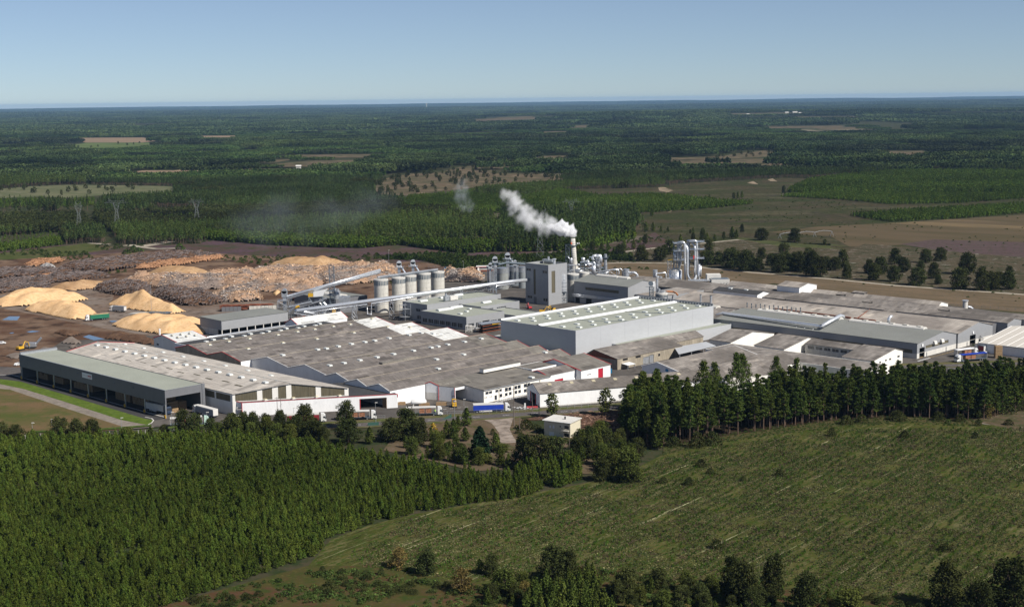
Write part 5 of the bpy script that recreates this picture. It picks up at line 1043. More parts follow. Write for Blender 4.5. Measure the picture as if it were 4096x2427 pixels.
for x,y in [(165,420),(200,442),(370,388),(395,413),(650,347),(690,370),(830,320),(870,342),(1020,290),(1065,312),(1190,266),(1235,288),(1375,240),(1415,260),(1530,214),(1580,234),(1360,492),(1640,550),(2110,372),(2150,352),(1870,515),(1690,548)]:
    s_,t_,z=onroof(2,x,y); o=light_at(fc,skm3,s_,t_,z-.16,'roof_light',rz=R(-90)); o.rotation_euler[2]=R(-45)
s_,t_,z=onroof(2,1790,640); dm=MB().bst(s_,s_+25,t_-1.4,t_+1.2,z-.6,z+1.0); part('roof_dormer',dm,M_fac2,fc)
dm2=MB().bst(452.5,477,-474.5,-471.8,8.2,9.9); part('roof_dormer',MB().bst(452.3,477.2,-474.8,-471.5,9.95,10.1),M_fac2,fc); part('dormer_wall',dm2,M_whitew,fc)
# row eight with the red door
g8=gable('white_hall','white walled end bay with red sliding door at the right of the factory front','s',1,1,1,1,1,1,'s',M_white,M_fac2) if False else None
r8=gable('end_hall','white walled bay with tall red sliding door at the right end of the grey roofs',494.8,516,-476.3,-448.8,6,9.4,'s',M_white,M_fac2,{'t+':[(507.0,510.6,0,5.2,'reddoor'),(499,502,3.2,3.6,'dark')]},rpos=.36,trim=M_red)
r8b=gable('small_hall','small white hall with grey roof and low red door beside the tall red door',475,494.5,-464,-452.3,6,7.8,'s',M_white,M_fac,{'t+':[(480,486,0,3.4,'reddoor')]},trim=M_red)
flat('link_roof','grey sheet roofed link between the small hall and the factory',477,494.7,-476.3,-464.2,7.2,M_white,M_fac2,par=.05)
# office wing with sloping roof
ow=roots('office_wing','cream office wing with rows of windows under a sloping grey roof','office',431.7,-450.2)
mb=MB(); W_=[]
for x0,x1,ya,yb in [(845,877,908,930),(880,912,902,922),(943,972,888,910),(977,1008,882,902),(1037,1068,868,900),(1072,1101,862,893),(1132,1160,850,880),(1164,1194,842,872),(1224,1254,830,860),(1256,1288,822,852),(1038,1065,920,946),(1078,1105,910,936),(1134,1160,898,925),(1170,1197,890,917),(1225,1252,882,910),(1262,1290,872,900),(984,1012,930,958),(838,845,960,972),(853,860,957,969),(888,895,950,963),(903,910,947,960),(1312,1322,862,885),(935,960,943,985)]:
    a,za=on_t(6,x0,ya,-450.2); b,zb=on_t(6,x1,yb,-450.2); W_.append((a-431.7,b-431.7,max(.1,zb),za,'window'))
q=wallrun(mb,S(431.7,-450.2),S(474.8,-450.2),0,6,W_,.3); addwins(ow,q,W_,.3)
mb.poly([S(431.7,-476.2,0),S(431.7,-450.2,0),S(431.7,-450.2,6),S(431.7,-476.2,7.4)]); wallrun(mb,S(474.8,-450.2),S(474.8,-476.2),0,6,[])
part('wall',mb,M_whitew,ow); part('roof',slab([S(431.3,-476.3,7.5),S(431.3,-449.7,6.05),S(474.9,-449.7,6.05),S(474.9,-476.3,7.5)],.25),M_fac2,ow)
part('gutter',MB().bar(S(431.3,-449.6,6.1),S(474.9,-449.6,6.1),.2),M_steel,ow)
for a in (441,450.5,459,467.5): part('pilaster',MB().bst(a,a+.35,-450.15,-449.95,0,6),M_conc,ow)
p=GS(6,1300,772,6.5); light_at(ow,skm,p[0],p[1],6.6)
# entrance building with big dark door
eb=roots('entrance_hall','white corrugated hall with red edged dark gateway between factory and office','building',425.5,-462.2)
A_,B_,C_,D_,E_=S(419.9,-478.3),S(423.0,-470.6),S(425.3,-462.2),S(437.2,-462.2),S(440,-476.2)
mb=MB(); wallrun(mb,B_,C_,0,6.5,[]); ln=(Vector(D_)-Vector(C_)).length; wallrun(mb,C_,D_,0,6.5,[(.3,8.0,0,5.3,'open'),(9.3,10.3,0,2.4,'door')],.5); wallrun(mb,D_,E_,0,6.5,[])
part('wall',mb,M_white,eb); gm=MB(); wallrun(gm,A_,B_,0,3.4,[]); part('plinth',gm,M_concw,eb); gm=MB(); wallrun(gm,A_,B_,3.4,6.5,[]); ap=((A_[0]+B_[0])/2,(A_[1]+B_[1])/2,8.0); gm.poly([(*A_[:2],6.5),(*B_[:2],6.5),ap]); part('gable',gm,M_white,eb)
rg=S(439.8,-472,8.6); rb=MB()
for pts in ([(*B_[:2],6.55),(*C_[:2],6.55),(*D_[:2],6.55),rg,ap],[ap,rg,(*E_[:2],7.2),(*A_[:2],6.55)]):
    m_=slab([(p[0],p[1],p[2]) for p in pts],.2); rb.add(m_.v,m_.f)
part('roof',rb,M_fac2,eb); fr=MB()
for a,b in ((A_,ap),(ap,B_)): fr.bar((a[0],a[1],(a[2] if a is ap else 6.5)+.3),(b[0],b[1],(b[2] if b is ap else 6.5)+.3),.22)
for p_ in (B_,C_): fr.bar((p_[0]-.1,p_[1]-.1,0),(p_[0]-.1,p_[1]-.1,6.6),.2)
fr.bar(S(433.4,-462.0,0),S(433.4,-462.0,5.3),.25); part('red_frame',fr,M_red,eb)
# flat strip with pipe north-west of the factory
fs2=flat('dark_roof_hall','long dark flat roofed strip behind the grey sheet roofs',405,505,-661.5,-648.8,7.2,M_white,M_rdark,par=.1)
for x,y in [(130,390),(250,383),(310,358),(437,354),(497,333),(615,328),(675,307),(795,300),(850,279),(970,276),(1025,257),(1140,250),(60,410),(1180,233)]:
    p=GS(2,x,y,7.6); light_at(fs2,skm,p[0],max(-660,min(-650,p[1])),7.25)
w1_=gable('white_end_hall','white hall with bluish gable at the far end of the long pipe',487,523,-674,-661.8,7,10,'s',M_white,M_rwhite,rpos=.5,trim=M_red); 
# 5 white shed with six roof lights
a=on_s(1,1578,205,418); 
ws=gable('white_shed','small white shed with six roof lights and red edges behind the beige roof',409,428,-689,-664,6.4,9.0,'s',M_whitew,M_rwhite,{'s-':[(-686.5,-684.0,2.6,3.8,'window'),(-679.5,-678.5,6.1,6.35,'dark')]},trim=M_red,rpos=.36)
for k in range(6): light_at(ws,skm2,412.5+(k//2)*5.2+(k%2)*.6,-675.5+(k%2)*4.5+0.5*(k//2),8.9-(k%2)*.75,sc_=.7)
# ---- saw shed (grey box on pillars)
sh=roots('open_shed','grey clad shed on concrete pillars behind the factory roofs, left of the big pipes','shed',457.8,-696)
mb=MB(); s0,s1,t0,t1=457.8,505,-718.5,-696; mb.bst(s0,s1,t1-.3,t1,4.0,9.4); mb.bst(s0,s0+.3,t0,t1-.3,4.0,9.4); mb.bst(s1-.3,s1,t0,t1-.3,0,9.4); mb.bst(s0+.3,s1-.3,t0,t0+.3,0,9.4); part('wall',mb,M_grey,sh)
part('roof',slab([S(s0-.3,t0-.3,9.7),S(s0-.3,t1+.3,9.4),S(s1+.3,t1+.3,9.4),S(s1+.3,t0-.3,9.7)],.2),M_rgrey,sh); part('plinth',MB().bst(s0,s0+.25,t0,t1-4,0,4.0),M_conc,sh)
for i in range(9): part('pillar',MB().bst(s0+i*5.8,s0+i*5.8+.5,t1-.5,t1,0,4.0),M_concw,sh)
# ---- big silver warehouse
bw=roots('silver_warehouse','large high silver grey warehouse with green grey roof and a white central gutter','warehouse',531.8,-486)
s0,s1,t0,t1=531.8,648,-540.5,-486; mb=MB()
for sd in ('s-','t+','s+','t-'):
    p0,p1=sidefn(sd,s0,s1,t0,t1); wallrun(mb,p0,p1,0,16.8,[])
e=.4
for a,b,c_,d_ in (((s0,t0),(s0,t1),(s0+e,t1-e),(s0+e,t0+e)),((s0,t1),(s1,t1),(s1-e,t1-e),(s0+e,t1-e)),((s1,t1),(s1,t0),(s1-e,t0+e),(s1-e,t1-e)),((s1,t0),(s0,t0),(s0+e,t0+e),(s1-e,t0+e))):
    mb.quad(S(*a,16.8),S(*b,16.8),S(*c_,16.8),S(*d_,16.8)); mb.quad(S(*d_,16.8),S(*c_,16.8),S(*c_,16.1),S(*d_,16.1))
for k in range(1,6): a=s0+(s1-s0)*k/6; mb.bst(a-.06,a+.06,t1,t1+.05,0,16.8)
part('wall',mb,M_silver,bw); tm=(t0+t1)/2
part('roof',MB().quad(S(s0+e,t0+e,16.25),S(s0+e,tm-2.6,16.55),S(s1-e,tm-2.6,16.55),S(s1-e,t0+e,16.25)).quad(S(s0+e,tm+2.6,16.55),S(s0+e,t1-e,16.25),S(s1-e,t1-e,16.25),S(s1-e,tm+2.6,16.55)),M_rgreen,bw)
part('gutter',MB().quad(S(s0+e,tm-2.6,16.55),S(s0+e,tm,17.3),S(s1-e,tm,17.3),S(s1-e,tm-2.6,16.55)).quad(S(s0+e,tm,17.3),S(s0+e,tm+2.6,16.55),S(s1-e,tm+2.6,16.55),S(s1-e,tm,17.3)),M_white,bw)
pp_=MB().bst(s1-.6,s1,t0,t1,16.8,18.0); part('parapet',pp_,M_grey,bw); part('parapet_rail',MB().bst(s0,s1,t0-.1,t0+.35,16.8,17.6),M_white,bw)
for k in range(26): tt=t0+1.5+k*2.05; part('bracket',MB().bst(s1-1.3,s1-.6,tt,tt+.3,16.7,17.5),M_steel,bw)
for i in range(10):
    for j,tt in enumerate((-534,-526,-501,-493)): light_at(bw,skm,538+i*11.2+(j%2)*4.2,tt,16.3,sc_=1.05)
for a,b in ((560,575),(600,612)): part('cable',MB().tube([S(a,-511,16.7),S(a+4,-500,16.5),S(b,-488,16.45)],.14,4),M_steeld,bw)
lw=flat('low_annex','low flat annex with green roof wrapped round the silver warehouse',541.5,546.4,-556,-493.6,5.0,M_silver,M_rgreen,par=.4); 
lw2=flat('low_green_roof_hall','low green roofed strip in the shadow of the silver warehouse',523.8,531.6,-553,-493.8,4.6,M_silver,M_rgreen,par=.3)
for i in range(4): light_at(lw2,skm,527.5,-547+i*14.5,4.75)
lw3=flat('silver_annex','lower silver annex along the right foot of the silver warehouse',560,668,-485.8,-478,6.2,M_silver,M_rgreen,par=.2)
# ---- office block (three levels)
ob=flat('office_block','grey clad office block of three stepped levels with green roofs','office',0,0,0,0,'',None) if False else None
up=flat('office_block','upper two storey level of the grey office block with green roof and roof vents',571.8,635,-668,-645.1,10.5,M_grey,M_rgreen,{'s-':[(-666.5,-664.5,4.6,6.6,'window'),(-655.5,-651.5,6.0,7.8,'window'),(-650.5,-646.6,6.0,7.8,'window'),(-654.5,-650.5,1.4,3.6,'window'),(-649,-646,1.6,3.4,'window'),(-667,-660,1.0,3.0,'window')]},par=.6,cat='office')
lo=flat('office_wing_low','single storey front of the grey office block with a row of tall windows',566.5,598,-644.9,-604.6,7.6,M_grey,M_rgreen,{'s-':[(-643.5+i*5.2,-639.3+i*5.2,1.2,3.8,'window') for i in range(7)],'t+':[(568,572.6,.9,3.8,'window'),(574.2,578.4,.9,3.8,'window'),(579.6,585.4,0,4.2,'open'),(586.6,591.4,.9,3.8,'window'),(592.6,597.4,.9,3.8,'window')]},par=.5,cat='office',bm=None)
md=flat('office_wing_middle','middle grey wing of the office block with white parapet and strip windows',598.3,632,-644.9,-625.4,8.2,M_grey,M_rgreen,{'t+':[(602,609,5.0,6.8,'window'),(612,620,5.0,6.8,'window')]},par=.5,cat='office')
l3=flat('low_office_wing','lowest grey wing of the office block at its right',598.3,619,-625.1,-595.5,5.8,M_grey,M_rgreen,par=.4,cat='office')
def vault(root,name,s0,s1,t0,t1,z,h,m,along='s',n=8):
    mb=MB(); A0,A1,B0,B1=(s0,s1,t0,t1) if along=='s' else (t0,t1,s0,s1); f=(lambda a,b,zz:S(a,b,zz)) if along=='s' else (lambda a,b,zz:S(b,a,zz)); bm_=(B0+B1)/2; bw_=(B1-B0)/2; pr=[(bm_-bw_*math.cos(math.pi*k/n),z+h*math.sin(math.pi*k/n)) for k in range(n+1)]
    for (b0,z0),(b1,z1) in zip(pr,pr[1:]): mb.quad(f(A0,b0,z0),f(A0,b1,z1),f(A1,b1,z1),f(A1,b0,z0))
    for a in (A0,A1): mb.poly([f(a,b,zz) for b,zz in pr])
    return part(name,mb,m,root)
vault(up,'roof_vault',580,586,-663,-660,10.5,.9,M_sky); vault(up,'roof_vault',598,605,-664,-661,10.5,1.,M_sky); vault(up,'roof_vault',612,619,-666,-663,10.5,1.,M_sky)
vault(lo,'roof_vault',574,586,-640,-636.6,7.6,1.1,M_sky); vault(lo,'roof_vault',586.5,596,-642,-638.6,7.6,1.1,M_sky); vault(md,'roof_vault',612,619,-640,-637,8.2,1.,M_sky)
for p in ((574,-618),(583,-622),(592,-629)): light_at(lo,skm,p[0],p[1],7.65)
ac=thing('air_conditioner','pale rooftop cooling unit with fans on the office roof','air conditioner',S(600,-643,10.5)); X0=S(0,0)
part('casing',MB().bst(594.5,601,-652,-648.6,10.9,13.4),M_concw,ac); part('fan_box',MB().bst(590.5,594.2,-651,-649,10.9,13.8).cyl(S(592,-650),.7,13.8,15.4,10),M_steel,ac); part('duct',MB().tube([S(601,-650,12),S(605,-650,12),S(606,-650,10.6)],.35,8),M_steel,ac)
st_=thing('stair_tower','open steel staircase against the left corner of the office block','staircase',S(568,-662)); sb=MB()
for a,b in ((566,-664),(566,-659),(570.5,-664),(570.5,-659)): sb.bar(S(a,b,0),S(a,b,10.5),.22)
part('frame',sb,M_steel,st_)
for k in range(4): part('landing',MB().bst(565.8,570.8,-664.2,-662.2 if k%2 else -659.5,2.4*(k+1),2.4*(k+1)+.15),M_steel,st_); 
for k in range(4): part('flight',MB().bar(S(566.4+(k%2)*3.6,-663.5,2.4*k+.1),S(569.9-(k%2)*3.6,-659.5,2.4*k+2.4),.5),M_steel,st_)
# ---- tower building
tw=flat('tower_block','tall grey windowless tower building left of the smoking chimney','tower',0,0,0,0,'',None) if False else None
tw=flat('tower_block','tall grey clad tower building left of the smoking chimney',672,690,-659,-638,25.2,M_grey,M_rgreen,{'s-':[(-651.6,-649.6,6.5,23.3,'olive'),(-658,-654,21.6,23.4,'window'),(-643.3,-639,20.9,22.9,'window'),(-657.4,-653.2,3.4,5.2,'window'),(-643,-639,2.7,4.6,'window'),(-651.4,-648.8,0,4.8,'door')],'t+':[(675,678.5,8,22.5,'olive')]},par=1.6,cat='tower')
part('vent_pipe',MB().cyl(S(682,-642),.9,25.2,29.4,12).cyl(S(682,-642),1.4,29.4,29.9,12),M_pipe,tw); part('roof_plant',MB().bst(686,689,-657,-648,26.8,28.2).cyl(S(687,-652),.7,28.2,30.2,8),M_steel,tw)
# ---- gable hall right of the tower
gh=gable('turbine_hall','grey hall with beige window band and roof vault right of the tower','hall',693.5,724,-635,-588.2,14.2,17.2,'t',M_grey,M_rgrey) if False else gable('turbine_hall','grey gabled hall with beige window band and roof vault right of the tower',693.6,723,-635,-588.2,14.2,17.2,'t',M_grey,M_rgrey,{'s-':[(-625,-596,9.4,11.3,'olive'),(-634,-630,.2,3.6,'dark'),(-624.5,-619.5,.2,3.8,'dark')]})
vault(gh,'roof_vault',706.6,710.4,-627,-609,17.2,1.3,M_concw,'t'); vault(gh,'roof_vault',706.6,710.4,-608,-600,17.2,1.3,M_concw,'t')
for k in range(3): part('wall_pipe',MB().tube([S(692.9-k*.25,-636,4.6+k*.7),S(692.9-k*.25,-590,4.6+k*.7)],.22,6),M_pipe,gh)
lk=flat('low_hall','low beige roofed hall right of the gabled turbine hall',700,744,-587.8,-566,9.0,M_grey,M_hall2,par=.1)
# ---- long halls on the right
def onplane(c,x,y,z): return GS(c,x,y,z)
RD_=[(664.6,669,0,5.0,'open')]
h1=gable('grey_hall','long dark roofed grey hall with silver pipe, nearest of the right hand halls',654.8,695.8,-490,-361.8,8.0,11.2,'t',M_grey,M_rgrey,{'t+':[(657.2,662.6,0,5.3,'open'),(663.5,687.5,4.3,5.9,'olive'),(664.2,665.2,0,2.3,'greydoor'),(684.6,685.6,0,2.3,'greydoor'),(698,699,0,2.3,'greydoor')][:4],'s-':[(-480,-452,2.6,4.6,'olive'),(-450,-420,2.6,4.6,'olive'),(-418,-392,2.6,4.6,'olive'),(-390,-364.5,2.6,4.6,'olive')]},rpos=.65,bm=M_concw,bh=2.7)
vault(h1,'ridge_vault',679,683.6,-478,-423,10.9,1.5,M_concw,'t'); vault(h1,'ridge_vault',679,683.6,-417,-372,10.9,1.5,M_concw,'t')
for k in range(13):
    if k!=7: part('vault_hatch',MB().bst(680.2,682.4,-475+k*8.2,-472.4+k*8.2,12.35,12.6),M_conc,h1)
for s_ in (671,678.5):
    part('wall_vent',MB().add([S(s_,-361.7,5.4),S(s_+2.6,-361.7,5.4),S(s_+2.6,-360.5,5.6),S(s_,-360.5,5.6),S(s_,-361.7,7.3),S(s_+2.6,-361.7,7.3),S(s_+2.6,-361.0,7.2),S(s_,-361.0,7.2)],[(0,1,2,3),(3,2,6,7),(7,6,5,4),(0,3,7,4),(1,5,6,2)]),M_concw,h1)
h2=gable('beige_hall','long hall with warm beige sheet roof between the two grey right hand halls',696.2,735.5,-555,-361,8.0,11.8,'t',M_grey,M_hall2,{'t+':[(709.5,716,0,5.4,'open'),(706,707,0,2.3,'greydoor')]},rpos=.58,bm=M_concw,bh=2.7)
for k in range(2): part('sign',MB().bst([659.2,712][k],[660.4,713.2][k],-361.6+(.8*k),-361.4+(.8*k),6.0+.1*k,7.3+.1*k),M_white,h1 if k==0 else h2)
h3=gable('brown_roof_grey_hall','long brown roofed hall with grey gable behind the beige one',746.5,763.5,-556,-357.8,8.0,9.7,'t',M_grey,M_old,{'t+':[(754.0,758.5,0,4.6,'open')]},rpos=.5)
h3b=gable('brown_roof_hall','brown roofed hall filling the strip behind the rear grey hall',764,782,-600,-352,8.0,9.5,'t',M_grey,M_old,rpos=.5)
h3c=flat('valley_hall','low linking roof between the beige hall and the rear grey hall',735.9,746.2,-556,-364,7.4,M_greyd,M_old,par=.05)
h4=gable('white_gable_hall','farthest low hall with a bright white gable end on the right',783.5,795,-575,-419.5,8.0,10.0,'t',M_whitew,M_hall2,{},rpos=.3)
bx_=gable('roof_box','grey box shaped loft standing on the far roofs with pale roof','building',1,1,1,1,1,1,'t',M_grey,M_hall2) if False else gable('roof_box','raised pale roofed box standing above the farthest roofs',770,790,-526.5,-509.6,12.6,14.6,'t',M_white,M_hall2)
rk=gable('black_roof_hall','low white hall with a nearly black roof and two roof lights',741,754,-556,-521.5,10.1,11.6,'t',M_white,M_rdark); light_at(rk,skm,746,-546,11.3); light_at(rk,skm,746.5,-534,11.3)
dk=gable('vault_hall','dark streaked roof hall with a long beige vault behind the silver warehouse',655,693,-562,-490.3,8.0,11.2,'t',M_grey,M_old,rpos=.5); vault(dk,'ridge_vault',671.5,676.5,-562,-502,10.9,1.7,M_conc,'t')
g0=gable('brown_link_hall','brown roofed hall between the turbine hall and the steel tower',745,783,-640,-560,8.0,10.6,'t',M_greyd,M_old)
def hatch(c,x0,x1,y,z,lb):
    a=GS(c,x0,y,z); b=GS(c,x1,y,z); t_0,t_1=sorted((a[1],b[1])); s_=(a[0]+b[0])/2
    r=thing('roof_cowl',lb,'roof vent',S(s_,t_1,z)); part('cover',MB().add([S(s_-.6,t_0,z+.9),S(s_-.6,t_1,z+.9),S(s_+3,t_1,z+1.5),S(s_+3,t_0,z+1.5),S(s_-.6,t_0,z+1.05),S(s_-.6,t_1,z+1.05),S(s_+3,t_1,z+1.65),S(s_+3,t_0,z+1.65)],[(0,1,2,3),(4,5,6,7),(0,1,5,4),(1,2,6,5),(2,3,7,6),(3,0,4,7)]),M_old,r); part('opening',MB().bst(s_,s_+2.6,t_0+.3,t_1-.3,z-.2,z+.9),M_black,r)
for c,x0,x1,y,z,lb in [(5,590,712,455,9.3,'dark roof cowl at the left on the far brown roof'),(5,740,935,437,9.6,'long roof cowl on the farthest roof'),(5,845,980,528,9.2,'roof cowl in the middle of the brown roof'),(5,1055,1230,623,10,'roof cowl on the beige roof right of centre'),(5,1595,1745,607,9,'roof cowl at the right on the brown roof'),(4,1700,1850,745,11,'roof cowl on the beige roof beside the little vents')]: hatch(c,x0,x1,y,z,lb)
vb=MB()
for k in range(26):
    p=G(4,1455+ (k%13)*44,778+(k%13)*4+ (k//13)*22+(k%3)*4,11.2); vb.cyl(p,.35,10.6,11.9,6)
single('roof_vents',vb,M_steeld,(*S(710,-500)[:2],10),'rows of little dark vents on the beige roof','roof vents')
# rust coloured gutter
single('rusty_gutter',MB().tube([(*G(5,0,578,9.5),9.5),(*G(5,760,668,9.5),9.5)],.45,6).tube([(*G(5,790,672,9.5),9.5),(*G(5,1005,697,9.5),9.5)],.45,6).tube([(*G(5,820,667,10.5),10.0),(*G(5,945,594,11.5),11.9)],.25,5),M_rust,(*G(5,0,578,9.5),9.5),'rusty red gutter running between the grey and beige roofs','gutter')
# silver pipe on the near hall
sp=thing('silver_pipe','big silver pipe bent along and across the dark grey roof on the right','pipe',(*G(5,0,690,9),9)); 
a=Vector((*G(4,1150,888,9.4),9.4)); b=Vector((*G(4,1215,872,10.2),10.2)); c_=Vector((*G(5,440,752,10.4),10.4)); d_=Vector((*G(5,470,752,10.8),10.8)); e_=Vector((*G(5,655,648,13.4),13.4)); f_=Vector((*G(5,685,655,12.8),12.8)); g_=Vector((*G(5,690,668,11.4),11.4))
part('pipe',MB().tube([a,b,c_,d_,e_,f_,g_],[.7,.95,.95,1.,1.,.9,.8],12),M_pipe,sp,True)
for k in range(12):
    p=b+(c_-b)*(k+.5)/12; part('support',MB().bar(p+Vector((0,0,-.6)),p+Vector((-1.2,-1.6,-2.2)),.14).bar(p+Vector((-1.2,-1.6,-2.2)),p+Vector((1.6,1.8,-1.6)),.14),M_steel,sp)
for k in range(4):
    p=d_+(e_-d_)*(k+.5)/4; part('support',MB().bar(p+Vector((2.2,-2.2,-1.2)),p+Vector((-2.2,2.2,-1.2)),.16),M_steel,sp)
el=thing('roof_elbow','short shining elbow pipe blowing onto the beige roof','pipe',(*G(5,1135,720,10.5),10.5)); p=Vector((*G(5,1135,720,10.5),10.5)); part('pipe',MB().tube([p,p+Vector((0,0,2.2)),p+Vector((.8,.4,3.3)),p+Vector((2.0,1,3.6))],[.85,.85,.8,.75],12),M_pipe,el,True)
# ---- smaller buildings in front of the right halls
bn=gable('old_barn','old brown sheet roofed barn with stained concrete walls and a rusty red gable','building',1,1,1,1,1,1,'s',M_concd,M_old) if False else gable('old_barn','old barn with stained concrete walls and a rusty gable below the silver warehouse',531,583,-478,-457.2,5.6,8.6,'s',M_concd,M_old,{'t+':[(535,539,4.1,5.2,'dark'),(545,549,4.1,5.2,'dark'),(551,556,0,3.8,'shutter'),(556,559.5,0,4.2,'shutter'),(563,564.6,2.6,4.0,'dark')]},rpos=.25)
part('rusty_cladding',MB().poly([S(530.9,-477,5.2),S(530.9,-458,5.2),S(530.9,-458.3,5.7),S(530.9,-472.8,8.4)]),M_rust,bn)
gable('old_barn_end','narrower far part of the old concrete barn',583.3,613,-478,-466.5,5.6,8.2,'s',M_concd,M_old,{'t+':[(585,592,3.4,4.8,'white')]})
bc=thing('open_canopy','open canopy with a pale blue grey roof in front of the old barn','canopy',S(570,-448)); part('roof',slab([S(568.5,-448.2,4.0),S(578,-458.6,5.0),S(603,-457,5.0),S(601,-449,4.0)],.2),M_silver,bc)
for a,b in ((570,-449),(580,-449.2),(590,-449.2),(600,-449.3)): part('post',MB().bst(a,a+.3,b,b+.3,0,4.1),M_steel,bc)
ba=thing('small_awning','small white awning beside the barn door','awning',S(535,-455)); part('roof',slab([S(534,-457,2.9),S(534,-453,2.5),S(540,-453,2.5),S(540,-457,2.9)],.12),M_white,ba); part('post',MB().bst(534.3,534.5,-453.4,-453.2,0,2.5).bst(539.6,539.8,-453.4,-453.2,0,2.5),M_steel,ba)
bd=gable('blue_gable_hall','hall with a bluish white gable and a dark red gate, patched roof','building',1,1,1,1,1,1,'s',M_white,M_old) if False else gable('patched_roof_hall','wide hall with white gable, dark red gate and patched grey roof',527,589,-438,-414.8,5.0,8.0,'s',M_white,M_old,{'s-':[(-424.5,-418.5,0,3.6,'reddoor')]},rpos=.42,trim=M_white)
part('sign',MB().bst(526.85,526.98,-423.4,-421.8,4.3,5.6),M_blue,bd)
w1=gable('white_wall_house','white gabled building with a sheet roof, left of the two below the grey hall',611,637,-461,-446.5,5.2,8.0,'s',M_whitew,M_old,rpos=.5) if False else gable('gabled_store','store with bright white gable, left of the pair under the grey hall',610,650,-460,-446,5.0,8.4,'t',M_whitew,M_old,rpos=.5)
w2=gable('gabled_store','store with bright white gable, right of the pair under the grey hall',611,648,-431.5,-413,5.0,8.4,'t',M_whitew,M_old,rpos=.6)
oy=gable('window_row_building','low building with a row of white framed windows under a brown roof',627.5,640,-411,-379.5,6.0,7.8,'t',M_conc,M_old,{'s-':[(-409.5+i*4.9,-405.6+i*4.9,3.7,5.3,'window') for i in range(6)]})
w3=gable('white_gable_office','white gabled office with four small windows at the road bend',611.5,640,-379,-361.6,5.0,8.4,'t',M_whitew,M_old,{'t+':[(613.6,615,2.4,3.8,'window'),(617.6,619.4,2.9,3.9,'window'),(623,624.8,3.2,4.1,'window'),(627,628.9,3.2,4.2,'window'),(635,637.2,3.4,4.5,'window'),(634.8,637.3,.3,1.5,'window')]},rpos=.74,eave2=6.4)
lr=flat('long_low_roof','long low brown roofed building behind the tall pines',588,610.8,-446,-352,4.4,M_whitew,M_old,par=.05)
fp=gable('pine_side_hall','brown roofed white hall partly hidden by the tall pines',540,587.6,-408,-388,4.8,8.0,'s',M_whitew,M_old)
fp2=gable('pine_hall','white walled hall with grey roof directly behind the bare pine trunk',489.5,540,-424,-396,6.3,9.4,'s',M_white,M_old) if False else gable('patched_hall','grey roofed hall with a pale patched bay behind the pines',528,587.6,-414.3,-408.3,4.6,5.6,'s',M_whitew,M_old)
# ---- long white hall by the road (its own direction)
P0=Vector((*G(6,1385,1065),0)); P1=Vector((*G(6,1330,1008),0)); dh=(Vector((*G(6,2330,985),0))-P0).normalized(); lh=dh.copy(); nh=Vector((-dh.y,dh.x,0)); LH=92.; WH=17.
wh=thing('white_hall','long white corrugated hall with mossy grey roof beside the public road','hall',tuple(P0)); mb=MB()
c0,c1,c2,c3=P0,P0+dh*LH,P0+dh*LH+nh*WH,P0+nh*WH
wallrun(mb,c0,c1,.6,6.4,[]); wallrun(mb,c1,c2,.6,6.4,[]); wallrun(mb,c2,c3,.6,6.4,[]); wallrun(mb,c3,c0,.6,6.4,[(5.5,11.5,.6,5.2,'open')]); zt_=9.4; mid0,mid1=(c0+c3)/2,(c1+c2)/2
for a,b,m_ in ((c3,c0,mid0),(c1,c2,mid1)): mb.poly([(a.x,a.y,6.4),(b.x,b.y,6.4),(m_.x,m_.y,zt_)])
part('wall',mb,M_white,wh); pb=MB()
for a,b in ((c0,c1),(c1,c2),(c2,c3)): wallrun(pb,a,b,0,.6,[])
part('plinth',pb,M_concw,wh); rb=MB(); o_=dh*.5
for a,b,c_,d_ in ((c0-nh*.4-o_,c1-nh*.4+o_,mid1+o_,mid0-o_),(mid0-o_,mid1+o_,c2+nh*.4+o_,c3+nh*.4-o_)):
    zz=[6.35,6.35,zt_+.03,zt_+.03] if a.y<mid0.y and a is not mid0-o_ and (a-c0).length<2 else [zt_+.03,zt_+.03,6.35,6.35]
    m_=slab([(v.x,v.y,z) for v,z in zip((a,b,c_,d_),zz)],.22); rb.add(m_.v,m_.f)
part('roof',rb,M_old,wh); part('red_door_edge',MB().bar(tuple(c3+(c0-c3)*(5.2/WH)-o_*.2),tuple(c3+(c0-c3)*(5.2/WH)-o_*.2+Vector((0,0,5.3))),.5).bar(tuple(c3+(c0-c3)*(11.7/WH)-o_*.2),tuple(c3+(c0-c3)*(11.7/WH)-o_*.2+Vector((0,0,5.3))),.35),M_redd,wh)
for k in range(8): a=c0+dh*(6+k*10.5)+nh*5.4; part('roof_light',slab([tuple(a+Vector((0,0,8.62))),tuple(a+dh*1.6+Vector((0,0,8.62))),tuple(a+dh*1.6+nh*1.6+Vector((0,0,9.18))),tuple(a+nh*1.6+Vector((0,0,9.18)))],.1),M_skyt,wh)
# second white hall further right behind the pines
e0_=c1+dh*1.5+nh*2; h2_=thing('white_side_hall','white hall with dark roof behind the bare pine trunks','hall',tuple(e0_)); mb=MB(); d2=e0_+dh*34; d3=d2+nh*26; d4=e0_+nh*26
for a,b in ((e0_,d2),(d2,d3),(d3,d4),(d4,e0_)): wallrun(mb,a,b,0,6,[])
m0_,m1_=(e0_+d4)/2,(d2+d3)/2
for a,b,m_ in ((d4,e0_,m0_),(d2,d3,m1_)): mb.poly([(a.x,a.y,6),(b.x,b.y,6),(m_.x,m_.y,10)])
part('wall',mb,M_whitew,h2_); rb=MB()
for pts in ([(e0_,5.9),(d2,5.9),(m1_,10.05),(m0_,10.05)],[(m0_,10.05),(m1_,10.05),(d3,5.9),(d4,5.9)]):
    m_=slab([(v.x,v.y,z) for v,z in pts],.22); rb.add(m_.v,m_.f)
part('roof',rb,M_old,h2_)
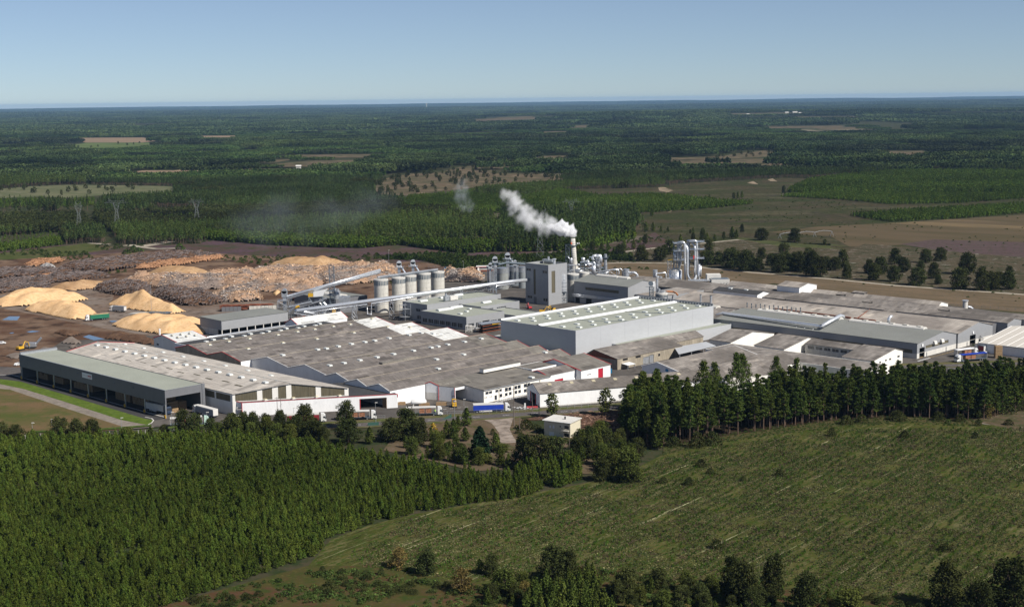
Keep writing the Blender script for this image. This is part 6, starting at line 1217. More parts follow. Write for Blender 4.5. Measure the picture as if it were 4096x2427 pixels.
# ---- fabric tent at the right
tn=thing('storage_tent','large beige fabric tent hall at the right edge','tent',S(693.5,-344)); mb=MB(); s0,s1,t0,t1=693.5,768,-348,-300; sr_=731
for sd in ('s-','t+','s+','t-'):
    p0,p1=sidefn(sd,s0,s1,t0,t1); wallrun(mb,p0,p1,0,5,[])
for tt in (t0,t1): mb.poly([S(s0,tt,5),S(s1,tt,5),S(sr_,tt,9.2)])
part('wall',mb,M_white,tn); rb=MB()
for a,za,b,zb in ((s0-.3,4.95,sr_,9.25),(sr_,9.25,s1+.3,4.95)):
    m_=slab([S(a,t0-.2,za),S(a,t1+.2,za),S(b,t1+.2,zb),S(b,t0-.2,zb)],.12); rb.add(m_.v,m_.f)
part('roof',rb,M_tent,tn)
for k in range(10): tt=t0+k*5.2; part('seam',MB().tube([S(s0-.3,tt,5.1),S(sr_,tt,9.42)],.1,4),M_white,tn)
part('gutter',MB().bar(S(s0-.35,t0,5.0),S(s0-.35,t1,5.0),.4),M_grey,tn)
for x,h_ in ((1940,4.6),(2020,4.6)): pass
# ---- house
hp=Vector((*G(16,1707,675),0)); hr=Vector((*G(16,2080,722),0)); dh_=(hr-hp); lw_=10.6; dh_.normalize(); nb=Vector((-dh_.y,dh_.x,0)); hs_=thing('house','cream two storey flat roofed house with balcony in front of the factory','house',tuple(hp)); dp=8.6
LHs=(hr-hp).length; mb=MB()
def yz(x,y,base): 
    d=ray(16,x,y); k=0
    # intersection of the sight line with the front wall plane
    nrm=Vector((dh_.y,-dh_.x,0)); D=Vector(d); k=(nrm.dot(hp-Vector((0,0,CH))))/nrm.dot(D); P_=Vector((0,0,CH))+D*k; return (P_-hp).dot(dh_),P_.z
hw=[]
for x0,y0,x1,y1,k in ((1773,535,1803,578,'white'),(1822,535,1853,582,'white'),(1925,540,1943,570,'window'),(1775,625,1848,690,'white'),(1922,645,1932,656,'dark'),(1940,668,1950,680,'dark'),(1992,540,2060,600,'window'),(1990,650,2062,712,'dark')):
    a,za=yz(x0,y0,0); b,zb=yz(x1,y1,0); hw.append((max(.1,a),min(LHs-.25,b),max(.02,zb),za,k))
q=wallrun(mb,hp,hr,0,6.0,hw,.35); addwins(hs_,q,hw,.35); wallrun(mb,hr,hr+nb*dp,0,6.0,[]); wallrun(mb,hr+nb*dp,hp+nb*dp,0,6.0,[]); wallrun(mb,hp+nb*dp,hp,0,6.0,[]); part('wall',mb,mat('house_render',(.62,.57,.44),.06,.4,.85),hs_)
ro=dh_*.5; rb=slab([tuple(hp-ro-nb*.5+Vector((0,0,6.1))),tuple(hr+ro-nb*.5+Vector((0,0,6.1))),tuple(hr+ro+nb*(dp+.4)+Vector((0,0,6.35))),tuple(hp-ro+nb*(dp+.4)+Vector((0,0,6.35)))],.28); part('roof',rb,M_concw,hs_)
part('fascia',MB().bar(tuple(hp-ro-nb*.55+Vector((0,0,6.2))),tuple(hr+ro-nb*.55+Vector((0,0,6.2))),.22),M_white,hs_)
cc_=hp+nb*4+dh_*(LHs*.62); part('chimney',MB().box(cc_.x-.3,cc_.x+.3,cc_.y-.3,cc_.y+.3,6.3,7.6),M_black,hs_)
a,za=yz(1968,600,0); b,zb=yz(2066,640,0); ba_=MB(); 
for k in range(9): u=a+(b-a)*k/8; ba_.bar(q(u,2.9,-.9),q(u,3.9,-.9),.07)
ba_.bar(q(a,3.9,-.9),q(b,3.9,-.9),.1); part('balcony_rail',ba_,M_black,hs_); part('balcony',slab([q(a,2.75,-.95),q(b,2.75,-.95),q(b,2.75,0),q(a,2.75,0)],.14),M_concw,hs_)
# ================================================================ PROCESS PLANT
def RY(c,x,y,Y):
    d=ray(c,x,y); k=Y/d[1]; return Vector((d[0]*k,Y,CH+d[2]*k))
def wpx(c,n,Y): return n*CRP[c][2]/(FP/Y)
def railing(mb,pts,h=1.1):
    for a,b in zip(pts,pts[1:]):
        a,b=Vector(a),Vector(b); n=max(1,int((b-a).length/2)); mb.bar(a+Vector((0,0,h)),b+Vector((0,0,h)),.09)
        for i in range(n+1): p=a+(b-a)*i/n; mb.bar(p,p+Vector((0,0,h)),.07)
def lattice(mb,x0,x1,y0,y1,z0,z1,n,w_=.18):
    C=[(x0,y0),(x1,y0),(x1,y1),(x0,y1)]
    for c in C: mb.bar((*c,z0),(*c,z1),w_*1.5)
    for k in range(n+1):
        z=z0+(z1-z0)*k/n
        for i in range(4):
            a,b=C[i],C[(i+1)%4]; mb.bar((*a,z),(*b,z),w_)
            if k<n: zz=z0+(z1-z0)*(k+1)/n; mb.bar((*(a if k%2 else b),z),(*(b if k%2 else a),zz),w_*.8)
    return mb
def silo(c,x,ytop,wid,Y,label,m=None,z0=0,slots=True,group=None):
    p=RY(c,x,ytop,Y); r=wpx(c,wid,Y)/2; ctr=(p.x,Y+r*.2); o=thing('silo',label,'silo',(ctr[0],ctr[1],z0),group)
    part('shell',MB().cyl(ctr,r,z0,p.z,32),m or M_conc,o,False); 
    part('rim',MB().cyl(ctr,r+.12,p.z-.5,p.z+.12,32),M_concw if m is None else M_steel,o)
    if slots:
        sb=MB()
        for k in range(26):
            a=2*math.pi*k/26; q_=Vector((ctr[0]+math.cos(a)*(r+.02),ctr[1]+math.sin(a)*(r+.02),0)); t_=Vector((-math.sin(a),math.cos(a),0))*.32; n_=Vector((math.cos(a),math.sin(a),0))*.06
            sb.prism([(q_-t_-n_)[:2],(q_-t_+n_)[:2],(q_+t_+n_)[:2],(q_+t_-n_)[:2]],p.z-3.6,p.z-.9)
        part('slots',sb,M_steeld if m is None else M_steel,o)
    rb=MB()
    for k in range(1,7): z=z0+(p.z-z0)*k/7; rb.tube([(ctr[0]+math.cos(a*.3491)*(r+.02),ctr[1]+math.sin(a*.3491)*(r+.02),z) for a in range(19)],.05,4,cap=False)
    part('joint_lines',rb,M_concd,o)
    rl=MB(); railing(rl,[(ctr[0]+math.cos(a*.5236)*r*.97,ctr[1]+math.sin(a*.5236)*r*.97,p.z+.1) for a in range(13)]); part('railing',rl,M_steel,o); return o,ctr,r,p.z
SL5=[]
for i,(c,x,y,wd) in enumerate([(12,2093,580,283),(12,2440,545,270),(3,92,500,137),(3,234,478,138),(3,372,462,132)]):
    YY=[906,914,924,934,944][i]; SL5.append(silo(c,x,y,wd,YY,'pale concrete silo, %s of five from the left in the row behind the long pipe'%['first','second','third','fourth','fifth'][i],group='row of five concrete silos'))
a=SL5[0]; b=SL5[4]; gl=thing('silo_gallery','steel conveyor gallery running over the five silo tops','conveyor',(a[1][0],a[1][1],a[3]))
pa,pb=Vector((*a[1],a[3]+1.6)),Vector((*b[1],b[3]+1.6)); part('duct',MB().tube([pa+Vector((-2,-2,0)),pb],.6,8),M_steel,gl); part('walkway',MB().tube([pa+Vector((0,0,-.9)),pb+Vector((0,0,-.9))],.35,4),M_steeld,gl)
rl=MB(); railing(rl,[pa+Vector((0,-1.2,-.6)),pb+Vector((0,-1.2,-.6))]); part('railing',rl,M_steel,gl)
def elevator(label,p,w_,z0,z1,arm=True):
    o=thing('bucket_elevator',label,'elevator',(p[0],p[1],z0)); part('shaft',MB().box(p[0]-w_*.35,p[0]+w_*.35,p[1]-.5,p[1]+.5,z0,z1-2.4),M_steel,o)
    part('head',MB().box(p[0]-w_*.6,p[0]+w_*.6,p[1]-.8,p[1]+.8,z1-3.6,z1-1).tube([(p[0]-w_*.6,p[1]-.8,z1-1.1),(p[0]-w_*.6,p[1]+.8,z1-1.1)],w_*.1,6).tube([(p[0],p[1]-.8,z1-1),(p[0],p[1]+.8,z1-1)],w_*.6,12),M_pipe,o)
    pl=MB().box(p[0]-w_*1.1,p[0]+w_*1.2,p[1]-1.4,p[1]+1.2,z1-3.9,z1-3.7); railing(pl,[(p[0]-w_*1.1,p[1]-1.4,z1-3.7),(p[0]+w_*1.2,p[1]-1.4,z1-3.7),(p[0]+w_*1.2,p[1]+1.2,z1-3.7)]); part('platform',pl,M_steel,o)
    if arm: part('chute',MB().tube([(p[0]+w_*.4,p[1],z1-3),(p[0]+w_*1.5,p[1],z1-7.5)],.6,8),M_pipe,o)
    return o
for i,(c,x,yt,Y,lb) in enumerate([(0,976,640,925,'light grey elevator head rising between the second and third silo'),(0,1010,637,936,'light grey elevator head rising behind the third silo')]):
    p=RY(c,x,yt,Y); elevator(lb,p,2.6,18,p.z)
# rear silo group
for i,(c,x,y,wd,Y,lb) in enumerate([(13,545,850,232,1012,'grey ribbed steel silo at the left of the rear group'),(13,765,812,196,1030,'dark grey steel silo in the middle of the rear group'),(13,935,832,150,1016,'grey steel silo half hidden by the tower block')]):
    m_=mat('silo_steel_%d'%i,[(.26,.27,.26),(.13,.15,.17),(.22,.24,.25)][i],.12,.5,.6,stretch=(1,1,.3),noise2=(2,.12)); silo(c,x,y,wd,Y,lb,m_,group='rear group of steel silos')
for c,x,yt,Y,w_,lb in [(13,395,640,1005,3.,'elevator head with platform left of the rear silos'),(13,645,570,1022,3.2,'tallest elevator head above the rear silos'),(13,790,700,1022,2.2,'small elevator head above the rear silos'),(13,300,755,1000,2.2,'curved white duct head at the far left of the rear silos')]:
    p=RY(c,x,yt,Y); elevator(lb,p,w_,3,p.z,arm=w_>3)
p=RY(13,230,835,1003); q_=RY(13,640,745,1010); r_=RY(13,1005,775,1015); cv=thing('conveyor','dark conveyor bridge crossing over the rear silos','conveyor',tuple(p)); part('bridge',MB().tube([p,q_,r_],.75,4),M_steeld,cv); rl=MB(); railing(rl,[p+Vector((0,-.6,.5)),q_+Vector((0,-.6,.5)),r_+Vector((0,-.6,.5))]); part('railing',rl,M_steel,cv)
lt=MB(); lattice(lt,p.x+2,p.x+7,1000,1005,0,p.z,5); part('trestle',lt,M_steeld,cv)
for k,x in enumerate((255,300,350,410)): 
    a_=RY(13,x,[860,880,900,800][k],1001); part('duct',MB().tube([(a_.x,1001,0),tuple(a_)],[.5,.4,.45,.55][k],8),M_pipe if k==3 else M_steel,cv)
# ---- big pipes
def pipe(name,label,pts,r,m=None,sup=None,cat='pipe'):
    o=thing(name,label,cat,tuple(pts[0])); part('pipe',MB().tube(pts,r,14),m or M_pipe,o,True)
    if sup:
        P=[Vector(p) for p in pts]
        for a_,b_ in zip(P,P[1:]):
            L_=(b_-a_).length; n=max(1,int(L_/sup[0]))
            if L_<sup[0]: continue
            for k in range(n):
                p=a_+(b_-a_)*((k+.5)/n); sb=MB(); w_=sup[1]
                for sx in (-1,1): sb.bar(p+Vector((sx*w_*.4,0,-r)),(p.x+sx*w_,p.y,0),.26)
                zz=p.z-r
                for j in range(3): z0_,z1_=zz*j/3,zz*(j+1)/3; u0,u1=w_*(1-.6*j/3),w_*(1-.6*(j+1)/3); sb.bar((p.x-u0,p.y,z0_),(p.x+u1,p.y,z1_),.16); sb.bar((p.x+u0,p.y,z0_),(p.x-u1,p.y,z1_),.16)
                part('trestle',sb,M_steel,o)
    return o
A1=Vector(S(500.4,-681.3,12)); B1_=Vector(S(658,-658.6,15.7)); B2_=Vector(S(671.5,-656.4,15.6))
lp=pipe('long_pipe','long thick silver pipe running from the saw shed to the tower block',[A1,B1_,B2_],1.15,sup=(24,1.8))
tru=MB(); d=(B1_-A1)
for k in range(46):
    p=A1+d*k/46+Vector((.6,1.6,-2.0)); p2=A1+d*(k+1)/46+Vector((.6,1.6,-2.0)); tru.bar(p,p2,.14); tru.bar(p+Vector((0,0,-1.5)),p2+Vector((0,0,-1.5)),.14); tru.bar(p+Vector((0,0,-1.5)) if k%2 else p,p2 if k%2 else p2+Vector((0,0,-1.5)),.1); tru.bar(p,p+Vector((0,0,-1.5)),.1)
part('truss',tru,M_steel,lp)
a_=RY(12,700,1228,855); b_=RY(12,1815,1075,893); c_=RY(12,1832,1270,893); d_=RY(12,1905,1275,890); 
pipe('thin_pipe','thinner lagged pipe below the long thick pipe, dropping to a roof fan',[a_,b_,c_,d_],.5,sup=(18,1.2))
a_=RY(12,1905,1270,892); b_=RY(12,1908,1058,893); c_=RY(3,880,590,925); d_=RY(3,915,612,925); pipe('thin_pipe','second thin lagged pipe rising and following the thick pipe to the right',[a_,b_,c_,d_,d_+Vector((0,0,-9))],.5)
a_=RY(3,952,720,930); b_=RY(3,950,605,930); c_=RY(3,1130,580,945); pipe('thin_pipe','short lagged pipe beside the sloping conveyor near the tower',[a_,b_,c_],.5)
pipe('drop_pipe','thick silver pipe sloping down from the long pipe into the white end hall',[A1,RY(12,760,1252,858),RY(12,895,1388,850)],[1.1,1.0,.95])
pipe('swan_neck_pipe','white swan neck pipe standing beside the white end hall',[RY(12,985,1310,866),RY(12,975,1265,866),RY(12,950,1240,866),RY(12,928,1265,866)],.7,M_pipe)
pipe('roof_pipe','long thin silver pipe along the edge of the dark flat roof',[RY(2,-30,385,770),RY(2,350,325,800),RY(2,800,258,832),RY(2,1150,212,858)],.45)
# sloping conveyor from transfer tower to silos
p0=RY(12,235,925,882); p1=RY(12,2085,400,906); sc_o=pipe('sloping_conveyor','bright sloping tube conveyor climbing to the first silo',[p0,p1],1.0,M_pipe,cat='conveyor'); wk=MB(); railing(wk,[p0+Vector((0,-1.2,-1)),p1+Vector((0,-1.2,-1))],1.2); wk.tube([p0+Vector((0,0,-1.4)),p1+Vector((0,0,-1.4))],.35,4); part('walkway',wk,M_steel,sc_o)
tt=RY(12,185,770,882); ttw=thing('transfer_tower','grey transfer tower with rounded head at the low end of the sloping conveyor','tower',(tt.x,882,0)); part('shaft',MB().box(tt.x-1.1,tt.x+1.1,881,883,0,tt.z-1),M_steel,ttw); part('head',MB().box(tt.x-1.7,tt.x+1.7,880.6,883.4,tt.z-5,tt.z-1.2).tube([(tt.x,880.6,tt.z-1.3),(tt.x,883.4,tt.z-1.3)],1.6,12),M_steel,ttw); lt=MB(); lattice(lt,tt.x-4,tt.x+3,878,886,0,tt.z-7,3); part('frame',lt,M_steel,ttw); pl=MB().box(tt.x-4,tt.x+2.5,879,881,tt.z-7,tt.z-6.8); railing(pl,[(tt.x-4,879,tt.z-6.8),(tt.x+2.5,879,tt.z-6.8)]); part('platform',pl,M_steel,ttw)
# lattice mast
mb_=RY(12,1150,1262,902); mt=RY(12,1115,310,902); mast=thing('lattice_mast','slender dark lattice mast in front of the dark grey hall','mast',(mt.x,902,0)); lt=MB(); lattice(lt,mt.x-1.5,mt.x+1.5,900.5,903.5,0,mt.z,12,.16); part('frame',lt,M_steeld,mast); part('platform',MB().box(mt.x-2.2,mt.x+2.2,900,904,mt.z*.48,mt.z*.48+.2),M_steel,mast)
# dark hall behind
dkh=flat('dark_grey_hall','dark grey flat hall left of the silos behind the lattice mast',557,583,-760,-716,9.4,M_greyd,M_rgrey,{'s-':[(-741,-736,4.6,6.4,'olive'),(-733,-719,4.0,5.8,'olive')]},par=.2)
vault(dkh,'roof_vault',566,571,-742,-721,9.4,1.8,M_concw,'t')
for p in ((560,-719),(566,-725)): part('roof_tank',MB().cyl(S(*p),1.7,9.4,13.4,14).cyl(S(*p),.9,13.4,14,14),M_steel,dkh)
part('roof_chute',MB().bst(566,568,-731,-729,9.4,14.5).bst(569,570,-731,-729,9.4,14),M_steel,dkh)
# chimney
Yc=1015; pt=RY(13,1937,268,Yc); pb_=RY(13,1965,760,Yc); ch=thing('chimney','tall pale smoking chimney with one platform ring','chimney',(pb_.x,Yc,0)); part('stack',MB().tube([(pb_.x,Yc,0),(pb_.x,Yc,pb_.z-3),(pb_.x,Yc,pb_.z+2),(pt.x,Yc,pt.z)],[3.2,2.9,1.85,1.6],24),M_conc,ch,True)
bd_=MB()
for k in range(9): z=pb_.z+4+(pt.z-pb_.z-6)*k/8; bd_.cyl((pb_.x+(pt.x-pb_.x)*(z-pb_.z)/(pt.z-pb_.z),Yc),1.86-.2*k/8,z,z+.22,24)
part('band',bd_,M_steeld,ch); zp=RY(13,1940,400,Yc).z; px0=pt.x; pm=MB().cyl((px0,Yc),3.0,zp-.15,zp+.1,16); railing(pm,[(px0+3*math.cos(a*.5236),Yc+3*math.sin(a*.5236),zp) for a in range(13)]); part('platform',pm,M_steeld,ch); part('beacon',MB().cyl((px0-1.2,Yc-2.6),.45,zp+1.1,zp+2.3,8),mat('orange_beacon',(.8,.13,.03),.05,1,.5),ch); part('antenna',MB().cyl((px0+3.0,Yc-1),.35,zp+1,zp+1.9,8).cyl((px0+4.2,Yc-1),.35,zp+1,zp+2,8),M_white,ch)
lt=MB(); lattice(lt,px0-5.2,px0-2.6,Yc-1.5,Yc+1.5,0,zp+.5,11,.14); part('ladder_frame',lt,M_steeld,ch)
# cyclone filter beside the tower block
Y=938; cy=thing('cyclone_filter','silver ribbed cyclone filter on dark legs right of the tower block','filter',(RY(13,1735,1484,Y).x,Y,0)); P_=lambda x,y:RY(13,x,y,Y)
c0_=P_(1733,1400); part('body',MB().tube([(c0_.x,Y,P_(0,1330).z),(c0_.x,Y,P_(0,1110).z)],wpx(13,168,Y)/2,20).tube([(c0_.x,Y,P_(0,1100).z),(c0_.x,Y,P_(0,1000).z)],wpx(13,130,Y)/2,20),M_pipe,cy,False)
part('cone',MB().tube([(c0_.x,Y,P_(0,1335).z),(c0_.x,Y,P_(0,1480).z)],[wpx(13,150,Y)/2,.4],16),M_steeld,cy); part('flue',MB().cyl((c0_.x-1,Y),.9,P_(0,1000).z,P_(0,930).z,12),M_pipe,cy); part('dark_flue',MB().cyl((c0_.x-1,Y),.95,P_(0,930).z,P_(0,795).z,12),M_rust,cy)
for k in range(3): z=P_(0,1165+k*70).z; part('hoop',MB().cyl((c0_.x,Y),wpx(13,172,Y)/2,z,z+.2,20),M_steeld,cy)
lt=MB(); lattice(lt,c0_.x-2.6,c0_.x+2.6,Y-2.6,Y+2.6,0,P_(0,1340).z,2,.25); part('legs',lt,M_steeld,cy)
dt=thing('filter_duct','dark grey square duct against the lit side of the tower block','duct',(P_(1600,1484).x,936,0)); a_=P_(1600,950); part('duct',MB().box(a_.x-1.5,a_.x+1.5,935,937.5,0,a_.z),M_greyd,dt); part('hood',MB().add([(a_.x-1.6,934.8,a_.z),(a_.x+1.4,934.8,a_.z),(a_.x+1.4,937.6,a_.z),(a_.x-1.6,937.6,a_.z),(a_.x-.6,935.5,a_.z+2.6),(a_.x+1.4,935.5,a_.z+3.4),(a_.x+1.4,937,a_.z+3.4),(a_.x-.6,937,a_.z+2.6)],[(0,1,5,4),(1,2,6,5),(2,3,7,6),(3,0,4,7),(4,5,6,7)]),M_steel,dt)
silo(13,1942,968,235,948,'tall concrete silo standing between the tower block and the turbine hall'); silo(13,2165,938,200,966,'plain concrete silo behind the turbine hall',slots=False)
# dryer frames: Y about 1000
dr=thing('drier_structure','tangled steel frames, ducts and drums right of the chimney','industrial plant',(RY(23,1000,1000,1000).x,1000,0)); Q=lambda x,y,Y=1000:RY(23,x,y,Y)
def fr(x0,x1,yt,Y,n,dp=6,m=M_steel,zb=0):
    a_,b_=Q(x0,yt,Y),Q(x1,yt,Y); mb=MB(); lattice(mb,a_.x,b_.x,Y,Y+dp,zb,a_.z,n,.16); part('frame',mb,m,dr)
    fl=MB()
    for k in range(1,n+1): z=zb+(a_.z-zb)*k/n; fl.box(a_.x,b_.x,Y,Y+dp,z-.1,z)
    part('floor',fl,M_steel,dr)
fr(485,605,800,975,6,5); fr(700,790,740,985,5,5,M_steeld); fr(790,940,770,990,6); fr(880,1000,640,1005,6,5,M_steeld); fr(960,1110,690,1000,6); fr(1060,1160,850,1005,4,6,M_steeld); fr(440,500,790,985,7,3,M_steeld)
pr=MB()
for pts,r in [([Q(520,780),Q(518,690),Q(520,655)],.95),([Q(756,760),Q(755,670),Q(758,645)],1.3),([Q(960,700),Q(935,640),Q(960,612),Q(1030,608)],1.0),([Q(1030,650),Q(1030,610),Q(1085,610),Q(1100,660),Q(1098,740)],1.35),([Q(985,1005,985),Q(985,760,985),Q(970,742,985),Q(940,745,985)],.75),([Q(965,960,985),Q(962,800,985)],1.4),([Q(1045,850),Q(1045,720)],1.3),([Q(870,760),Q(850,720),Q(800,735)],1.1),([Q(500,690),Q(450,620)],.35),([Q(650,790),Q(650,770),Q(670,770),Q(675,800)],.6),([Q(900,790),Q(600,800)],.35),([Q(940,775,985),Q(780,770,985)],.55),([Q(600,890,975),Q(700,860,975)],.4),([Q(600,915,975),Q(760,905,975)],.5)]:
    part('duct',MB().tube(pts,r,12),M_pipe,dr,True)
part('drum',MB().tube([Q(1000,640,1002),Q(1025,640,1002)],2.4,16).tube([Q(830,740,996),Q(860,740,996)],2.3,16),M_steel,dr,True)
part('hopper',MB().tube([(Q(1045,0).x,1000,Q(0,720).z),(Q(1045,0).x,1000,Q(0,860).z)],[2.0,.6],12),M_steel,dr)
tp=MB()
for a_,b_ in (((885,560),(940,560)),((980,565),(1030,565)),((790,580),(855,580))):
    railing(tp,[Q(*a_,1002)-Vector((0,0,1.2)),Q(*b_,1002)-Vector((0,0,1.2))]); 
part('railing',tp,M_steel,dr)
Y=1010; a_=RY(23,1197,575,Y); st2=thing('steel_stack','grey ribbed steel stack with flared platform right of the drier','stack',(a_.x,Y,0)); part('shell',MB().cyl((a_.x,Y),1.0,0,a_.z,16).cyl((a_.x,Y),1.25,0,a_.z*.72,16),M_steel,st2); z=RY(23,1197,640,Y).z; mb=MB().tube([(a_.x,Y,z-1.5),(a_.x,Y,z)],[1.2,2.4],12); railing(mb,[(a_.x+3*math.cos(k*.785),Y+3*math.sin(k*.785),z) for k in range(9)]); part('platform',mb,M_steeld,st2)
for k in range(6): zz=a_.z*.15+k*a_.z*.1; part('rib',MB().cyl((a_.x,Y),1.33,zz,zz+.15,16),M_steeld,st2)
pipe('roof_duct','white pipe running right from the drier over the turbine hall',[RY(23,920,948,985),RY(23,1350,880,985),RY(23,1450,885,985),RY(23,1465,930,985),RY(23,1455,1010,985)],.42)
pipe('roof_duct','thin white pipe looping above the turbine hall vault',[RY(23,1090,985,985),RY(23,1270,920,985)],.3)
pipe('roof_duct','thin hooked pipe right of the white one',[RY(23,1350,868,990),RY(23,1500,868,990),RY(23,1530,890,990),RY(23,1532,1030,990)],.36)
pipe('elbow_duct','short thick elbow duct on a grey filter behind the turbine hall',[RY(14,775,680,990),RY(14,850,680,990),RY(14,890,710,990),RY(14,900,768,990)],.8)
Y=990; a_=RY(14,735,630,Y); fb=thing('filter_unit','squat grey filter drum on a frame behind the turbine hall','filter',(a_.x,Y,0)); part('drum',MB().cyl((a_.x,Y),2.1,a_.z-6,a_.z,16),M_steel,fb); lt=MB(); lattice(lt,a_.x-2,a_.x+7,Y-2,Y+2,0,a_.z-2,4); part('frame',lt,M_steel,fb)
fr2=MB(); a0,a1=RY(14,480,650,985),RY(14,600,650,985); lattice(fr2,a0.x,a1.x,985,990,4,a0.z,3); fr2.box(a0.x,a1.x,985,990,a0.z-4,a0.z-3.8)
single('pipe_rack','%s','x',(0,0,0),'','') if False else single('pipe_rack',fr2,M_steel,(a0.x,985,0),'small steel pipe rack between drier and filter','pipe rack')
# small filter group left of the silver tank
Y=985; o=thing('filter_unit','white topped filter with a goose neck pipe left of the silver tank','filter',(RY(14,1150,800,Y).x,Y,0)); a_=RY(14,1147,640,Y); part('drum',MB().cyl((a_.x,Y),1.55,0,a_.z,16),M_steel,o); b_=RY(14,1180,728,Y-3); part('small_drum',MB().cyl((b_.x,Y-3),1.1,0,b_.z,12),M_pipe,o); b_=RY(14,1222,735,Y-3); part('small_drum',MB().cyl((b_.x,Y-3),1.3,0,b_.z,12),M_steel,o)
part('pipe',MB().tube([RY(14,1155,760,Y-2),RY(14,1160,690,Y-2),RY(14,1230,688,Y-2),RY(14,1290,680,Y-2),RY(14,1303,700,Y-2),RY(14,1303,835,Y-2)],.45,10),M_pipe,o,True)
mb=MB()
for k in range(4): mb.tube([RY(14,1245,770+k*14,Y),RY(14,1360,762+k*14,Y)],.3,8)
part('pipe_bundle',mb,M_pipe,o)
# ---- silver tank and pipe towers
Y=1000; C24=lambda x,y,Y=1000:RY(24,x,y,Y)
tk=thing('silver_tank','big silver vertical tank at the foot of the pipe towers','tank',(C24(405,900).x,Y+3,0)); a_=C24(405,885); rT=wpx(24,318,Y)/2; part('shell',MB().cyl((a_.x,Y+4.5),rT,0,a_.z,28),M_pipe,tk,True); mb=MB(); 
for zz in (a_.z,a_.z-2.2): railing(mb,[(a_.x+rT*1.02*math.cos(k*.3927),Y+4.5+rT*1.02*math.sin(k*.3927),zz) for k in range(17)])
part('railing',mb,M_steel,tk); part('roof',MB().cyl((a_.x,Y+4.5),rT*.98,a_.z,a_.z+1.4,24,r1=rT*.3),M_concw,tk)
b_=C24(388,430); part('filter',MB().cyl((b_.x,Y+3),1.2,C24(0,600).z,b_.z,14),M_pipe,tk,True); part('filter_leg',MB().cyl((b_.x-.9,Y+3),.3,a_.z,C24(0,600).z,8).cyl((b_.x+.9,Y+3),.3,a_.z,C24(0,600).z,8),M_steel,tk); part('filter_pipe',MB().tube([C24(425,440),C24(437,480),C24(437,610)],.25,8),M_pipe,tk)
lt=MB(); c0_,c1_=C24(235,640),C24(240,800); lattice(lt,c0_.x-1.2,c0_.x+1.2,Y-1,Y+1.4,0,c0_.z,9,.12); part('ladder_frame',lt,M_blue if False else M_steel,tk); part('yellow_rail',MB().bar(C24(190,628),C24(330,600),.25).bar(C24(440,600),C24(470,600),.2),M_yellow,tk)
def tower(label,xs,yt,Yd,boxx,arcx,plat):
    o=thing('pipe_tower',label,'process tower',(C24(xs,900,Yd).x,Yd,0))
    v=[C24(xs,yt+y,Yd) for y in (20,)]
    p=[C24(boxx[0]+10,yt+14,Yd+3),C24(xs-60,yt,Yd),C24(xs-18,yt+12,Yd),C24(xs-2,yt+50,Yd),C24(xs,yt+110,Yd),C24(xs+16,1150 if xs<700 else 1020,Yd)]
    part('riser',MB().tube(p,.78,14),M_pipe,o,True)
    q=[C24(arcx-85,yt+60,Yd+2.5),C24(arcx-45,yt+78,Yd+2),C24(arcx-14,yt+125,Yd+1),C24(arcx,yt+200,Yd),C24(arcx+2,yt+260,Yd),C24(arcx,960 if xs<700 else 900,Yd)]+([C24(arcx+25,1050,Yd),C24(arcx+80,1110,Yd)] if xs<700 else [C24(arcx,1060,Yd)])
    part('downcomer',MB().tube(q,[.8,.8,.8,.78,.74,.72]+[.72]*(len(q)-6),14),M_pipe,o,True)
    a_,b_=C24(boxx[0],yt+60,Yd+4),C24(boxx[1],650,Yd+4); part('cyclone_box',MB().box(a_.x,b_.x,Yd+3.6,Yd+6.4,b_.z,a_.z).add([(a_.x,Yd+3.6,b_.z),(b_.x,Yd+3.6,b_.z),(b_.x,Yd+6.4,b_.z),(a_.x,Yd+6.4,b_.z),((a_.x+b_.x)/2,Yd+5,b_.z-7)],[(0,1,4),(1,2,4),(2,3,4),(3,0,4)]),M_silver,o)
    l=MB(); x0_,x1_=C24(plat[0],0,Yd).x,C24(plat[1],0,Yd).x; lattice(l,x0_,x1_,Yd+1,Yd+7,0,C24(0,yt+40,Yd).z,9,.15); part('frame',l,M_steeld,o)
    for yy in (yt+40,yt+230,yt+455):
        pm=MB(); z=C24(0,yy,Yd).z; pm.box(x0_-.6,x1_+3.2,Yd-1.2,Yd+7,z-.12,z); railing(pm,[(x0_-.6,Yd+7,z),(x0_-.6,Yd-1.2,z),(x1_+3.2,Yd-1.2,z),(x1_+3.2,Yd+7,z)]); part('platform',pm,M_steel,o)
    return o
tower('left pipe tower with two bent silver risers over the silver tank',610,172,998,(430,545),680,(360,495))
tower('right pipe tower with two bent silver risers and a small red mark',912,138,1010,(662,745),868,(745,990)); 
t2=[o for o in sc.collection.objects if o.name.startswith('pipe_tower')][-1]; a_=C24(833,550,1009); part('red_panel',MB().box(a_.x-.4,a_.x+.4,1008.6,1009,a_.z-1.2,a_.z+1.2),M_red,t2)
b_=C24(965,725,1006); o=thing('filter_unit','white capped filter right of the pipe towers','filter',(b_.x,1006,0)); part('drum',MB().cyl((b_.x,1006),.95,0,b_.z,14).cyl((b_.x+.8,1006),1.1,C24(0,1030,1006).z,C24(0,770,1006).z,14),M_pipe,o,True)
